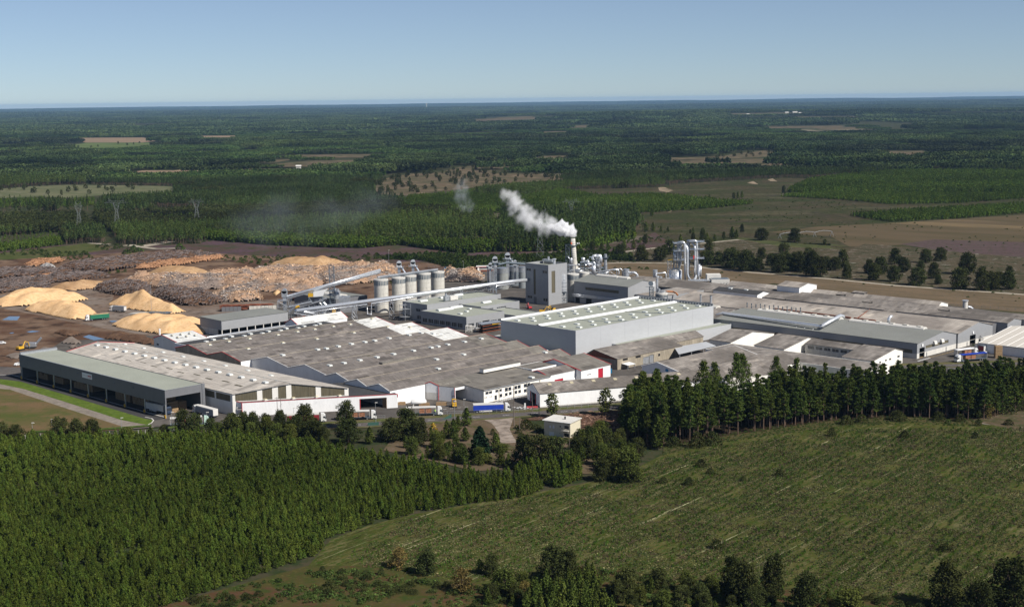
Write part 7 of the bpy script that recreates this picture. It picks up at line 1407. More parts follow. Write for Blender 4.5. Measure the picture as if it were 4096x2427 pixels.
# duct manifold at the foot
mf=thing('duct_manifold','steel table with bundle of thick bent ducts at the foot of the pipe towers','ducts',(C24(950,1250,985).x,985,0)); lt=MB(); a_,b_=C24(695,1120,985),C24(1245,1120,985); lattice(lt,a_.x,b_.x,981,989,8,a_.z,1,.22); lt.box(a_.x,b_.x,981,989,a_.z,a_.z+.25); part('table',lt,M_steel,mf)
mb=MB()
for pts,r in (([C24(640,1190,985),C24(700,1230,985),C24(950,1250,985),C24(1010,1290,980),C24(1060,1365,976)],.95),([C24(960,1240,984),C24(1060,1270,982),C24(1100,1300,979),C24(1135,1375,976)],.6),([C24(1060,1240,984),C24(1120,1265,982),C24(1150,1300,979),C24(1190,1380,976)],.55),([C24(1080,1185,986),C24(1200,1195,985),C24(1260,1240,982),C24(1335,1385,976)],1.0),([C24(895,1000,1003),C24(880,1060,1000),C24(800,1180,990)],.8)): part('duct',MB().tube(pts,r,12),M_pipe,mf,True)
# cooling boxes
cb=thing('cooling_unit','tall pale grey open topped cooling box right of the pipe towers','cooling unit',(C24(1300,1100,992).x,992,0)); a_,b_,c_=C24(1125,950,996),C24(1230,950,988),C24(1510,910,988); e_=C24(0,1120,990).z
part('casing',MB().box(b_.x-1.8,c_.x,988,996,e_,a_.z),M_concw,cb); lt=MB(); lattice(lt,b_.x-1.6,c_.x-.3,988.4,995,0,e_,1,.3); part('legs',lt,M_steel,cb)
cb2=thing('cooling_unit','lower grey cooling box on legs right of the tall one','cooling unit',(C24(1500,1250,980).x,980,0)); a_,b_=C24(1255,1120,984),C24(1725,1095,980); z1=C24(0,1240,980).z
part('casing',MB().box(a_.x,b_.x,980,990,z1,C24(0,1115,980).z),M_concw,cb2); part('top_grille',MB().box(a_.x+.3,b_.x-.3,980.4,989.6,C24(0,1115,980).z,C24(0,1115,980).z+.1),M_steeld,cb2); lt=MB(); lattice(lt,a_.x+6,b_.x-.5,980.5,989,0,z1,1,.3); part('legs',lt,M_steel,cb2)
for k in range(3): p=C24(1485+k*85,1190-k*6,979.6); part('bracket',MB().tube([p+Vector((0,0,-1.6)),p+Vector((.1,0,0)),p+Vector((1,-.4,.1))],.13,6),M_steeld,cb2)
# ---- signed silo near the silver warehouse
Y=893; so,sctr,sr_,sz=silo(25,1075,650,610,Y,'concrete silo carrying a white company sign behind the silver warehouse'); dk
a_,b_=RY(25,925,900,Y-2.6),RY(25,1300,960,Y-2.6)
sg=MB(); N=8
for k in range(N):
    f=lambda u:(sctr[0]+(sr_+.12)*math.cos(u),sctr[1]+(sr_+.12)*math.sin(u)); u0=R(-108)+R(62)*k/N; u1=R(-108)+R(62)*(k+1)/N; sg.quad((*f(u0),b_.z-.1),(*f(u1),b_.z-.1),(*f(u1),a_.z+.2),(*f(u0),a_.z+.2))
sgo=part('sign',sg,M_white,so)
rbm=MB()
for k in range(N):
    f=lambda u:(sctr[0]+(sr_+.17)*math.cos(u),sctr[1]+(sr_+.17)*math.sin(u)); u0=R(-92)+R(34)*k/N; u1=R(-92)+R(34)*(k+1)/N; rbm.quad((*f(u0),a_.z-.25),(*f(u1),a_.z-.25),(*f(u1),a_.z),(*f(u0),a_.z))
part('red_bar',rbm,M_red,sgo); f=lambda u:(sctr[0]+(sr_+.17)*math.cos(u),sctr[1]+(sr_+.17)*math.sin(u)); part('emblem',MB().quad((*f(R(-102)),b_.z+.1),(*f(R(-96)),b_.z+.1),(*f(R(-96)),b_.z+.55),(*f(R(-102)),b_.z+.55)),M_red,sgo)
for k,chh in enumerate('EGGER'):
    tc_=bpy.data.curves.new('letter','FONT'); tc_.body=chh; tc_.size=.75; tc_.extrude=.02; tc_.align_x='CENTER'; to=bpy.data.objects.new('letter_tmp',tc_); dg=bpy.context.evaluated_depsgraph_get(); sc.collection.objects.link(to); dg.update(); me=bpy.data.meshes.new_from_object(to.evaluated_get(dg)); bpy.data.objects.remove(to)
    u=R(-90)+R(7.4)*k; me.materials.clear(); me.materials.append(M_black); l_=bpy.data.objects.new('lettering',me); sc.collection.objects.link(l_); l_.parent=sgo; l_.location=Vector((*f(u),b_.z+.08))-wloc(sgo); l_.rotation_euler=(R(90),0,u+R(90))
ev=RY(25,560,40,Y-1); o=thing('bucket_elevator','dark elevator frame with a white hood left of the signed silo','elevator',(ev.x,Y-1,0)); lt=MB(); lattice(lt,ev.x-1.2,ev.x+1.2,Y-2,Y,0,RY(25,0,330,Y).z,9,.2); part('frame',lt,M_steeld,o); part('head',MB().tube([(ev.x-.3,Y-2,ev.z-1.7),(ev.x-.3,Y,ev.z-1.7)],1.5,8),M_steeld,o); part('hood',MB().box(ev.x+.9,ev.x+2.4,Y-1.6,Y+.4,RY(25,0,320,Y).z,ev.z-.6),M_white,o); pm=MB().box(ev.x-3.6,ev.x-.9,Y-1.6,Y-.4,RY(25,0,320,Y).z-.1,RY(25,0,320,Y).z); part('platform',pm,M_steeld,o)
a_=RY(14,1176,765,Y+2); o=thing('steel_stack','thin steel stack behind the signed silo','stack',(a_.x,Y+2,0)); part('shell',MB().cyl((a_.x,Y+2),.72,0,a_.z,12),M_steel,o)
mb=MB()
for k in range(14): p=(sctr[0]+random.Random(k).uniform(-3,2),sctr[1]+random.Random(k+50).uniform(-2,2)); mb.cyl(p,random.Random(k+9).uniform(.15,.5),sz,sz+random.Random(k+7).uniform(.8,3.2),6)
part('roof_equipment',mb,M_steel,so)
for x,y0,lb in ((1798,990,'thin round vent stack behind the right end of the silver warehouse, left one'),(1946,1008,'thin round vent stack behind the right end of the silver warehouse, right one')):
    a_=RY(14,x,y0,868); o=thing('vent_stack',lb,'stack',(a_.x,868,0)); part('shell',MB().cyl((a_.x,868),.55 if x<1900 else .75,0,a_.z,10),M_steel,o); part('cap',MB().cyl((a_.x,868),.8,a_.z-.2,a_.z,10),M_steeld,o)
single('orange_duct',MB().tube([RY(25,1300,560,905),RY(25,1640,580,905),RY(25,1780,640,902),RY(25,1870,750,900)],.55,8),mat('orange_duct',(.42,.16,.06),.2,1,.8),tuple(RY(25,1300,560,905)),'rust orange duct bending down right of the signed silo','duct')
# small silo by the far road
Y=G(5,1890,580)[1]; a_=RY(5,1893,503,Y); o=thing('dust_silo','small white dust silo by the road at the far right','silo',(a_.x,Y,0)); part('drum',MB().cyl((a_.x,Y),wpx(5,50,Y)/2,0,RY(5,0,530,Y).z,12),M_concw,o); part('cap',MB().cyl((a_.x,Y),wpx(5,64,Y)/2,RY(5,0,520,Y).z,a_.z,12),M_pipe,o); part('pipe',MB().tube([RY(5,1920,560,Y),RY(5,1945,565,Y),RY(5,1972,588,Y)],.7,8),M_pipe,o)
# small stacks on sheds
Y=G(1,1580,215,0)[1]+14; a_=RY(1,1578,35,Y); o=thing('vent_stack','white pipe stack behind the white shed','stack',(a_.x,Y,0)); part('shell',MB().cyl((a_.x,Y),.5,0,a_.z,10),M_white,o)
# guard house far behind
a_=G(22,1850,1130); gh2=thing('lorry_office','small flat roofed white office by the far yard','building',(a_[0],a_[1],0)); X0_,X1_=RY(22,1680,1000,a_[1]).x,RY(22,2080,1000,a_[1]).x; part('wall',MB().box(X0_+.6,X1_+6,a_[1],a_[1]+7,0,RY(22,0,1000,a_[1]).z),M_concw,gh2); part('roof',MB().box(X0_,X1_+7,a_[1]-.8,a_[1]+7.6,RY(22,0,1000,a_[1]).z,RY(22,0,985,a_[1]).z),M_red,gh2); part('roof_sheet',MB().box(X0_+.1,X1_+6.9,a_[1]-.7,a_[1]+7.5,RY(22,0,985,a_[1]).z,RY(22,0,980,a_[1]).z),M_concw,gh2); part('plinth',MB().box(X0_+.5,X1_+6.1,a_[1]-.1,a_[1]+7.1,0,1.6),M_rust,gh2)
# ---- smoke
def smoke(label,pts,dens,band,vox,th,sc_,seed,amp=.35,col=(.995,.995,1,1)):
    rnd=random.Random(seed); bm=bmesh.new()
    P=[(Vector(p[:3]),p[3]) for p in pts]
    pts_=[]
    for (a_,ra),(b_,rb_) in zip(P,P[1:]):
        n=max(2,int((b_-a_).length/((ra+rb_)*.11)))
        for k in range(n): u=k/n; pts_.append((a_+(b_-a_)*u,ra+(rb_-ra)*u))
    pts_.append(P[-1]); NS=26; rings=[]
    for i,(c,r) in enumerate(pts_):
        d=(pts_[min(i+1,len(pts_)-1)][0]-pts_[max(i-1,0)][0]).normalized(); e1=d.cross(Vector((0,1,0))).normalized(); e2=d.cross(e1).normalized(); rg=[]
        tp=min(1,i/3+.35) ; te=min(1,(len(pts_)-1-i)/8+.02)
        for j in range(NS):
            an=2*math.pi*j/NS; v=e1*math.cos(an)+e2*math.sin(an); pw=c+v*r; f=1+amp*1.5*mnoise.noise(pw/(r*1.1)+Vector((seed*9,0,0)))*tp+amp*.9*mnoise.noise(pw/(r*.42))*tp
            rg.append(bm.verts.new((c+v*r*f*te*(1. if i else .8))-P[0][0]))
        rings.append(rg)
    for A_,B_ in zip(rings,rings[1:]):
        for j in range(NS): bm.faces.new((A_[j],A_[(j+1)%NS],B_[(j+1)%NS],B_[j]))
    bm.faces.new(rings[0][::-1]); bm.faces.new(rings[-1]); bmesh.ops.recalc_face_normals(bm,faces=bm.faces[:])
    me=bpy.data.meshes.new('smoke'); bm.to_mesh(me); bm.free(); o=bpy.data.objects.new('smoke_plume',me); sc.collection.objects.link(o); o.location=P[0][0]; setp(o,label,'smoke',kind='stuff')
    m=bpy.data.materials.new('smoke'); m.use_nodes=True; n=m.node_tree.nodes; l=m.node_tree.links; n.remove(n['Principled BSDF']); v=n.new('ShaderNodeVolumePrincipled'); v.inputs['Color'].default_value=col; v.inputs['Anisotropy'].default_value=-.25; v.inputs['Density Attribute'].default_value=''
    at_=n.new('ShaderNodeAttribute'); at_.attribute_name='density'; nz=n.new('ShaderNodeTexNoise'); nz.inputs['Scale'].default_value=sc_; nz.inputs['Detail'].default_value=5; nz.inputs['Roughness'].default_value=.65; tc=n.new('ShaderNodeTexCoord'); l.new(tc.outputs['Object'],nz.inputs[0])
    mr=n.new('ShaderNodeMapRange'); mr.inputs['From Min'].default_value=th; mr.inputs['From Max'].default_value=th+.2; mr.inputs['To Max'].default_value=dens; l.new(nz.outputs['Fac'],mr.inputs[0]); ml=n.new('ShaderNodeMath'); ml.operation='MULTIPLY'; l.new(mr.outputs[0],ml.inputs[0]); l.new(at_.outputs['Fac'],ml.inputs[1]); l.new(ml.outputs[0],v.inputs['Density']); l.new(v.outputs[0],n['Material Output'].inputs['Volume'])
    ng=bpy.data.node_groups.new('smoke','GeometryNodeTree'); ng.interface.new_socket('Geometry',in_out='INPUT',socket_type='NodeSocketGeometry'); ng.interface.new_socket('Geometry',in_out='OUTPUT',socket_type='NodeSocketGeometry'); g_=ng.nodes; i_=g_.new('NodeGroupInput'); o_=g_.new('NodeGroupOutput'); mv=g_.new('GeometryNodeMeshToVolume'); mv.resolution_mode='VOXEL_SIZE'; mv.inputs['Voxel Size'].default_value=vox; mv.inputs['Interior Band Width'].default_value=band; mv.inputs['Density'].default_value=1.0; sm=g_.new('GeometryNodeSetMaterial'); sm.inputs['Material'].default_value=m
    ng.links.new(i_.outputs[0],mv.inputs['Mesh']); ng.links.new(mv.outputs[0],sm.inputs[0]); ng.links.new(sm.outputs[0],o_.inputs[0]); md=o.modifiers.new('smoke','NODES'); md.node_group=ng; return o
K_=lambda x,y,r,dy=0:(*RY(20,x,y,Yc+dy),r)
smoke('dense white steam pouring left out of the chimney',[(*(Vector((pt.x,Yc,pt.z+.8))),1.9),K_(2085,905,3.4),K_(2030,860,5.0),K_(1950,830,7.0),K_(1850,815,8.2),K_(1740,800,8.0),K_(1650,790,6.5)],2.4,2.0,.5,.30,.34,1,.42)
smoke('thinner white steam drifting away left and upwards',[K_(1800,780,8.5),K_(1640,760,8.0,4),K_(1480,720,7.4,6),K_(1360,650,7.2,8),K_(1270,560,7.4,8),K_(1190,440,7.0,9),K_(1100,340,6.4,9),K_(1000,250,5,10),K_(905,185,3,10)],.34,4.0,.9,.38,.15,2,.65)
smoke('faint blue smoke wisps far left of the plume',[K_(560,520,4.6,20),K_(440,450,6.4,20),K_(370,350,6,20),K_(350,220,5.4,20),K_(420,100,5.6,20),K_(560,50,4.2,20)],.085,3.2,.9,.42,.14,3,.5,(.84,.91,1,1))
smoke('very faint bluish smoke spreading low over the forest at left',[(*RY(8,1960,600,1250),14),(*RY(8,1750,640,1260),20),(*RY(8,1500,700,1260),22),(*RY(8,1250,720,1260),22),(*RY(8,1000,740,1260),18)],.0038,14.,3.,.36,.02,4,.5,(.72,.84,1,1))
# ================================================================ LOG AND CHIP YARD
M_saw=cover('sawdust',(.62,.395,.205),[((.70,.47,.26),.12,.4,.62,(1,1,1)),((.50,.31,.15),.5,.5,.68,(1,1,1))])
M_saw2=cover('dark_sawdust',(.36,.22,.115),[((.44,.29,.165),.1,.4,.62,(1,1,1)),((.27,.16,.085),.4,.5,.68,(1,1,1))])
M_bkh=cover('bark_heap',(.10,.058,.038),[((.14,.085,.055),.3,.4,.62,(1,1,1)),((.06,.035,.025),.8,.5,.68,(1,1,1))])
M_grv=cover('gravel_heap',(.20,.165,.14),[((.16,.13,.11),.3,.4,.62,(1,1,1))])
M_log=mat('weathered_logs',(.125,.10,.092),.4,1.5,.9,noise2=(4,.3),island=.45); M_logo=mat('fresh_log_ends',(.32,.17,.09),.35,2,.9,noise2=(5,.3),island=.45)
def heap(name,label,pts,h,m,seed,cell=1.6,rough=.25,cat='heap',slope=1.25,lumps=.12,flat_=1.0,z0=.24,pnoise=9.):
    """heap over an outline (photo places on the ground), rising to h metres"""
    P=W(pts); x0,x1,y0,y1=bb(P); nx=int((x1-x0)/cell)+2; ny=int((y1-y0)/cell)+2; mb=MB(); idx={}
    def dist(x,y):
        if not inpoly(x,y,P): return -1
        d=1e9
        for i in range(len(P)):
            ax,ay=P[i]; bx,by=P[(i+1)%len(P)]; L2=(bx-ax)**2+(by-ay)**2+1e-9; u=max(0,min(1,((x-ax)*(bx-ax)+(y-ay)*(by-ay))/L2)); d=min(d,math.hypot(x-ax-u*(bx-ax),y-ay-u*(by-ay)))
        return d
    for j in range(ny):
        for i in range(nx):
            x,y=x0+i*cell,y0+j*cell; d=dist(x,y)
            if d<0: continue
            hh=h*(1-math.exp(-d/(h*slope))) if flat_ else h*min(1,d/(h*slope))
            hh*=1+lumps*2*mnoise.noise((x/pnoise,y/pnoise,seed)); hh+=rough*mnoise.noise((x/1.7,y/1.7,seed+3))*min(1,d/2)
            idx[i,j]=len(mb.v); mb.v.append((x,y,max(z0,hh)))
    for (i,j),a in list(idx.items()):
        if (i+1,j) in idx and (i,j+1) in idx and (i+1,j+1) in idx: mb.f.append((a,idx[i+1,j],idx[i+1,j+1],idx[i,j+1])); mb.m.append(0)
    if not mb.v: return None,[]
    cx_,cy_=sum(p[0] for p in P)/len(P),sum(p[1] for p in P)/len(P)
    o=single(name,mb,m,(cx_,cy_,0),label,cat,smooth=True); return o,mb.v
def sticks(parent_args,vs,n,L_,r,m,seed,dirx=None,lift=.1,name='loose_wood'):
    rnd=random.Random(seed); mb=MB()
    for _ in range(n):
        v=rnd.choice(vs); p=Vector((v[0]+rnd.uniform(-1,1),v[1]+rnd.uniform(-1,1),v[2]+rnd.uniform(0,lift)))
        if v[2]<.4: continue
        a=rnd.uniform(0,math.pi) if dirx is None else dirx+rnd.gauss(0,.12); l_=L_*rnd.uniform(.5,1.2); e=rnd.gauss(0,.18) if dirx is not None else rnd.uniform(-.5,.5)
        d=Vector((math.cos(a)*math.cos(e),math.sin(a)*math.cos(e),math.sin(e)))*l_/2
        if rnd.random()<.5 or dirx is not None: mb.tube([p-d,p+d],r*rnd.uniform(.7,1.2),4)
        else:
            n_=d.cross(Vector((0,0,1))).normalized()*l_*.3; mb.quad(p-d-n_,p+d-n_,p+d+n_,p-d+n_)
    return mb
for nm,lb,pts,h,m,sd in [
 ('sawdust_heap','largest pale sawdust heap at the left edge',[(7,-120,800),(7,0,745),(7,120,700),(7,480,690),(7,700,700),(7,890,738),(7,700,778),(7,500,790),(7,200,812),(7,0,812)],7.5,M_saw,1),
 ('sawdust_heap','pale sawdust heap in front of the largest one, beside the green truck',[(7,220,850),(7,330,805),(7,500,800),(7,900,820),(7,960,870),(7,880,930),(7,700,940),(7,450,890)],6.2,M_saw,2),
 ('sawdust_heap','pale conical sawdust heap behind the tall light pole',[(7,1050,790),(7,1200,745),(7,1600,775),(7,1850,858),(7,1700,885),(7,1500,865),(7,1250,835)],8.6,M_saw,3),
 ('sawdust_heap','long pale sawdust heap next to the open grey shed',[(7,1090,1000),(7,1180,955),(7,1500,950),(7,1900,960),(7,2080,985),(7,2080,1080),(7,1850,1085),(7,1600,1090),(7,1350,1055),(7,1150,1015)],6.6,M_saw,4),
 ('sawdust_heap','low brownish sawdust ridge behind the largest heap',[(7,460,640),(7,600,612),(7,900,590),(7,1100,585),(7,1050,615),(7,800,650),(7,650,655)],5.0,M_saw2,5),
 ('sawdust_heap','long brown chip ridge at the back of the yard, left half',[(7,1440,490),(7,1560,455),(7,1800,450),(7,2050,465),(7,2120,500),(7,1900,515),(7,1600,520)],5.4,M_saw2,6),
 ('sawdust_heap','long brown chip ridge at the back of the yard, right half',[(12,-150,330),(12,0,270),(12,500,250),(12,1200,255),(12,1680,330),(12,1300,350),(12,900,390),(12,200,385)],6.5,M_saw2,7),
 ('bark_heap','dark bark heap beside the beige hall roof',[(7,1020,1130),(7,1080,1090),(7,1250,1085),(7,1560,1150),(7,1590,1190),(7,1400,1185),(7,1180,1150)],4.0,M_bkh,8),
 ('bark_heap','low dark bark heap in the middle of the brown yard',[(7,520,1070),(7,620,1045),(7,780,1060),(7,820,1090),(7,650,1110)],2.6,M_bkh,9),
 ('gravel_heap','grey conical gravel heap above the canopy roof',[(7,580,1175),(7,680,1130),(7,800,1150),(7,830,1170),(7,760,1190)],5.2,M_grv,10),
 ('gravel_heap','smaller grey gravel heap next to the conical one',[(7,660,1215),(7,720,1195),(7,770,1200),(7,780,1215),(7,720,1235)],2.6,M_grv,11),
 ('rubble_heap','pale rubble heap left of the excavator',[(7,40,1300),(7,120,1270),(7,280,1280),(7,270,1320),(7,100,1330)],1.6,M_grv,12),
 ('rubble_heap','rubble heap right of the screening machine',[(7,380,1230),(7,450,1210),(7,510,1225),(7,440,1245)],1.8,M_grv,13),
 ('sawdust_heap','small sawdust heap among the conveyors',[(12,-60,880),(12,0,800),(12,130,820),(12,140,860),(12,40,940)],5,M_saw,14)]:
    heap(nm,lb,pts,h*(1.2 if 'sawdust' in nm else 1),m,sd,cell=1.3,rough=.18 if 'saw' in nm else .5,lumps=.16,flat_=0 if sd in (3,10) else 1,slope=1.5 if sd in (3,10) else 1.1)
# scrap wood mountains
M_scrap=mat('scrap_wood',(.20,.155,.13),.6,.035,.9,rot=0,noise2=(2.2,.5),col2=(.33,.21,.135),contrast=(.44,.54)); M_chip=mat('scrap_pieces',(.34,.30,.27),.3,.035,.85,island=.75,col2=(.55,.36,.22),contrast=(.44,.54))
for k,(lb,pts,h,n,sd) in enumerate([
 ('huge mound of scrap wood in the middle of the yard behind the log stacks',[(7,1180,580),(7,1300,520),(7,1500,520),(7,1900,530),(12,0,400),(12,600,390),(12,900,420),(12,1000,700),(12,900,820),(12,500,840),(12,100,850),(7,2050,640),(7,1700,640),(7,1400,600)],6.0,5200,21),
 ('grey and brown scrap wood mound behind the sloping conveyor',[(12,600,430),(12,1300,345),(12,1900,330),(12,2300,320),(12,2480,400),(12,2480,640),(12,2000,640),(12,1500,700),(12,1000,700)],5.6,3600,22),
 ('scrap wood mound right of the five silos',[(22,600,1480),(22,620,1090),(22,800,1060),(22,1050,1130),(22,1250,1230),(22,1500,1180),(22,1800,1200),(22,1950,1260),(22,1960,1480)],6.5,2600,23),
 ('bright yellow scrap wood slope left of the transfer tower',[(7,2080,690),(7,2250,655),(7,2480,650),(7,2600,700),(7,2600,745),(7,2300,775),(7,2180,760)],5.5,1500,24),
 ('grey scrap strip along the back edge of the yard',[(7,2110,540),(7,2200,500),(7,2500,495),(7,2700,510),(7,2600,560),(7,2300,560)],4.5,1100,25)]):
    o,vs=heap('scrap_wood_heap',lb,pts,h,M_scrap,sd,cell=1.8,rough=.9,lumps=.3,slope=1.0)
    if vs:
        mb=sticks(None,vs,n,1.5,.16,M_chip,sd,lift=.35); part('pieces',mb,M_chip,o)
# log stacks
for k,(lb,pts,h,n,an,sd,mm) in enumerate([
 ('dark log stack in ridges right of the sawdust heaps, left part',[(7,930,650),(7,980,605),(7,1150,590),(7,1350,585),(7,1490,620),(7,1500,720),(7,1250,705),(7,1100,690)],4.6,1500,.6,31,M_log),
 ('dark log stack in ridges right of the sawdust heaps, right part',[(7,1500,700),(7,1560,660),(7,1800,650),(7,2080,700),(7,2230,770),(7,2100,795),(7,1800,805),(7,1700,760)],4.8,1700,.6,32,M_log),
 ('long grey brown log stack at the back left of the yard',[(7,560,440),(7,800,390),(7,1200,345),(7,1500,320),(7,1800,290),(7,2050,300),(7,2220,330),(7,1900,370),(7,1500,400),(7,1300,430),(7,1050,470),(7,850,460),(7,600,440)],4.6,2300,.2,33,M_log),
 ('fresh brown log pile at the right end of the back stack',[(7,1320,440),(7,1560,390),(7,1900,350),(7,2200,318),(7,2230,335),(7,1900,385),(7,1600,425),(7,1400,450)],3.6,900,.2,34,M_logo),
 ('low dark log rows at the left edge, upper row',[(7,-150,480),(7,100,455),(7,500,450),(7,760,470),(7,500,500),(7,0,530),(7,-150,540)],3.6,1200,.1,35,M_log),
 ('low dark log rows at the left edge, middle row',[(7,-150,590),(7,200,560),(7,700,500),(7,950,485),(7,1080,520),(7,700,560),(7,300,600),(7,-100,640)],3.8,1500,.1,36,M_log),
 ('low dark log rows at the left edge, nearest row',[(7,-150,660),(7,100,620),(7,500,600),(7,450,630),(7,130,660),(7,-50,690)],4,900,.1,37,M_log),
 ('rusty orange log row between the dark rows at left',[(7,60,580),(7,300,535),(7,560,505),(7,590,518),(7,350,550),(7,100,590)],2.8,600,.1,38,M_logo),
 ('rusty orange bark pile at the far left of the yard',[(7,240,400),(7,380,365),(7,640,350),(7,600,385),(7,400,400),(7,300,430)],3.4,500,.1,39,M_logo)]):
    o,vs=heap('log_stack',lb,pts,h,M_bkh if mm is M_log else M_logo,sd,cell=1.7,rough=.7,lumps=.28,slope=.6,cat='log pile',pnoise=7.)
    if vs: mb=sticks(None,vs,n,4.2 if mm is M_log else 3.,.24,mm,sd,dirx=an+.9,lift=.3); part('logs',mb,mm,o)
heap('tarp_heap','dark heap under a white tarpaulin at the far left',[(7,385,410),(7,430,390),(7,530,395),(7,570,425),(7,470,430)],3.0,mat('tarpaulin',(.38,.36,.34),.5,.4,.6,contrast=(.5,.52)),41,cell=1.3)
# weighbridge ramp
o=thing('loading_ramp','concrete ramp with yellow rails beside the tall light pole','ramp',(*G(7,1450,910),0)); a_,b_,c_=Vector((*G(7,1250,880),0)),Vector((*G(7,1440,912),0)),Vector((*G(7,1640,915),0)); up_=Vector((0,0,2.6)); bk=Vector((2.5,7,0))
part('slope',MB().add([tuple(a_),tuple(b_),tuple(b_+up_),tuple(a_+bk),tuple(b_+bk),tuple(b_+bk+up_)],[(0,1,2),(3,5,4),(0,2,5,3),(0,3,4,1)]),M_conc,o); part('deck',slab([tuple(b_+up_),tuple(c_+up_*.9),tuple(c_+bk+up_*.9),tuple(b_+bk+up_)],.4),M_steeld,o); rl=MB(); railing(rl,[tuple(b_+up_),tuple(c_+up_)]); railing(rl,[tuple(b_+bk+up_),tuple(c_+bk+up_)]); part('rail',rl,M_yellow,o)
for k in range(3): p=b_+(c_-b_)*(k+.5)/3; part('leg',MB().bar(p,p+up_,.4),M_steeld,o)
# log deck frames before the shed
o=thing('log_deck','steel walled log deck full of dark logs behind the open grey shed','log deck',(*G(2,400,120),0)); p0_,p1_=G(2,215,118),G(2,760,100); d=Vector((p1_[0]-p0_[0],p1_[1]-p0_[1],0)); dd=d.normalized(); nn=Vector((-dd.y,dd.x,0))
for k in range(14):
    if k in (5,6): continue
    p=Vector((*p0_,0))+d*k/14; part('stake',MB().prism([(p)[:2],(p+dd*d.length/15)[:2],(p+dd*d.length/15+nn*.5)[:2],(p+nn*.5)[:2]],0,3.2),M_greyd if k<5 else M_conc,o)
rnd=random.Random(4); mb=MB()
for k in range(240): p=Vector((*p0_,0))+d*rnd.uniform(0,.9)+nn*rnd.uniform(1,5)+Vector((0,0,rnd.uniform(.5,4.0))); mb.tube([p-dd*2.2,p+dd*2.2],.22,5)
part('logs',mb,M_rust,o)
for lb,c,x0,y0,x1,y1,hh,n in [('rust brown logs on a feeding deck behind the sloping conveyor',12,320,1010,760,1040,4.0,260),('rust brown logs in a cage beside the open shed',12,350,1484,660,1450,4.2,200)]:
    p0_,p1_=Vector((*G(c,x0,y0),0)),Vector((*G(c,x1,y1),0)); d=p1_-p0_; mb=MB()
    for k in range(n): p=p0_+d*rnd.uniform(0,1)+Vector((rnd.uniform(0,1),rnd.uniform(0,4),rnd.uniform(.6,hh))); mb.tube([p-d.normalized()*1.8,p+d.normalized()*1.8],.2,5)
    o=thing('log_rack',lb,'log rack',tuple(p0_)); part('logs',mb,M_rust,o); fr_b=MB(); lattice(fr_b,p0_.x,p1_.x,p0_.y,p0_.y+5,0,1.8,1,.3); part('rack',fr_b,M_steeld,o)
# sawmill conveyors clutter
o=thing('chipper_line','low conveyors, walkways and chipper frames below the lattice mast','conveyor',(*G(12,900,1200),0))
for (x0,y0,x1,y1,Y,w_) in [(280,1130,720,1030,878,.9),(380,1160,940,1000,884,.7),(300,1220,400,1110,874,.6),(780,1010,1020,960,892,.8),(880,1040,960,1120,890,.5),(960,1040,1030,1100,890,.6),(380,1255,780,1320,862,.6)]:
    a_,b_=RY(12,x0,y0,Y),RY(12,x1,y1,Y); part('conveyor',MB().tube([a_,b_],w_,4),M_steel,o); rl=MB(); railing(rl,[a_+Vector((0,-.8,.5)),b_+Vector((0,-.8,.5))]); 
    for k in range(4): p=a_+(b_-a_)*(k+.5)/4; rl.bar(p,(p.x,p.y,0),.2)
    part('walkway',rl,M_steeld if w_<.7 else M_steel,o)
a_=RY(12,1370,925,893); part('control_cabin',MB().box(a_.x-3.6,a_.x+3.4,893,897,a_.z-5,a_.z),M_steel,o); part('yellow_guard',MB().tube([RY(12,390,1140,876),RY(12,480,1110,876)],.8,6).box(RY(12,1130,1050,890).x,RY(12,1195,1050,890).x,889,891,2.4,5),M_yellow,o)
# rack of dark boards behind the office block
o=thing('storage_rack','long storage rack with dark and yellow packs left of the silver warehouse','rack',(*G(6,900,330),0)); p0_=Vector((*G(6,820,330),0)); p1_=Vector((*G(6,1000,300),0)); d=p1_-p0_
for k in range(5): part('shelf',slab([tuple(p0_+Vector((0,0,.9*k+.4))),tuple(p1_+Vector((0,0,.9*k+.4))),tuple(p1_+Vector((-3,3,.9*k+.4))),tuple(p0_+Vector((-3,3,.9*k+.4)))],.3),M_black if k%2 else M_rust,o)
part('roof',slab([tuple(p0_+Vector((-.5,-1,5.2))),tuple(p1_+Vector((.5,-1,5.2))),tuple(p1_+Vector((-3,4,5.4))),tuple(p0_+Vector((-3,4,5.4)))],.2),M_steel,o); part('packs',MB().tube([p0_+d*.5+Vector((0,0,4.4)),p0_+d*.9+Vector((0,0,4.4))],.4,4),M_yellow,o)
packs('board_stack','tall brown stack of boxes beside the beige tent',0,0,0,0,0,1) if False else None
x,y=G(21,1960,660); bx2=MB(); z=0
for k in range(8): bx2.box(x-1.9,x+1.6,y-.2,y+2.6,z,z+.72); z+=.82
single('crate_stack','tall stack of brown crates in front of the beige tent',bx2,(x,y,0),'','') if False else single('crate_stack',bx2,M_timber,(x,y,0),'tall stack of brown crates in front of the beige tent','crates')
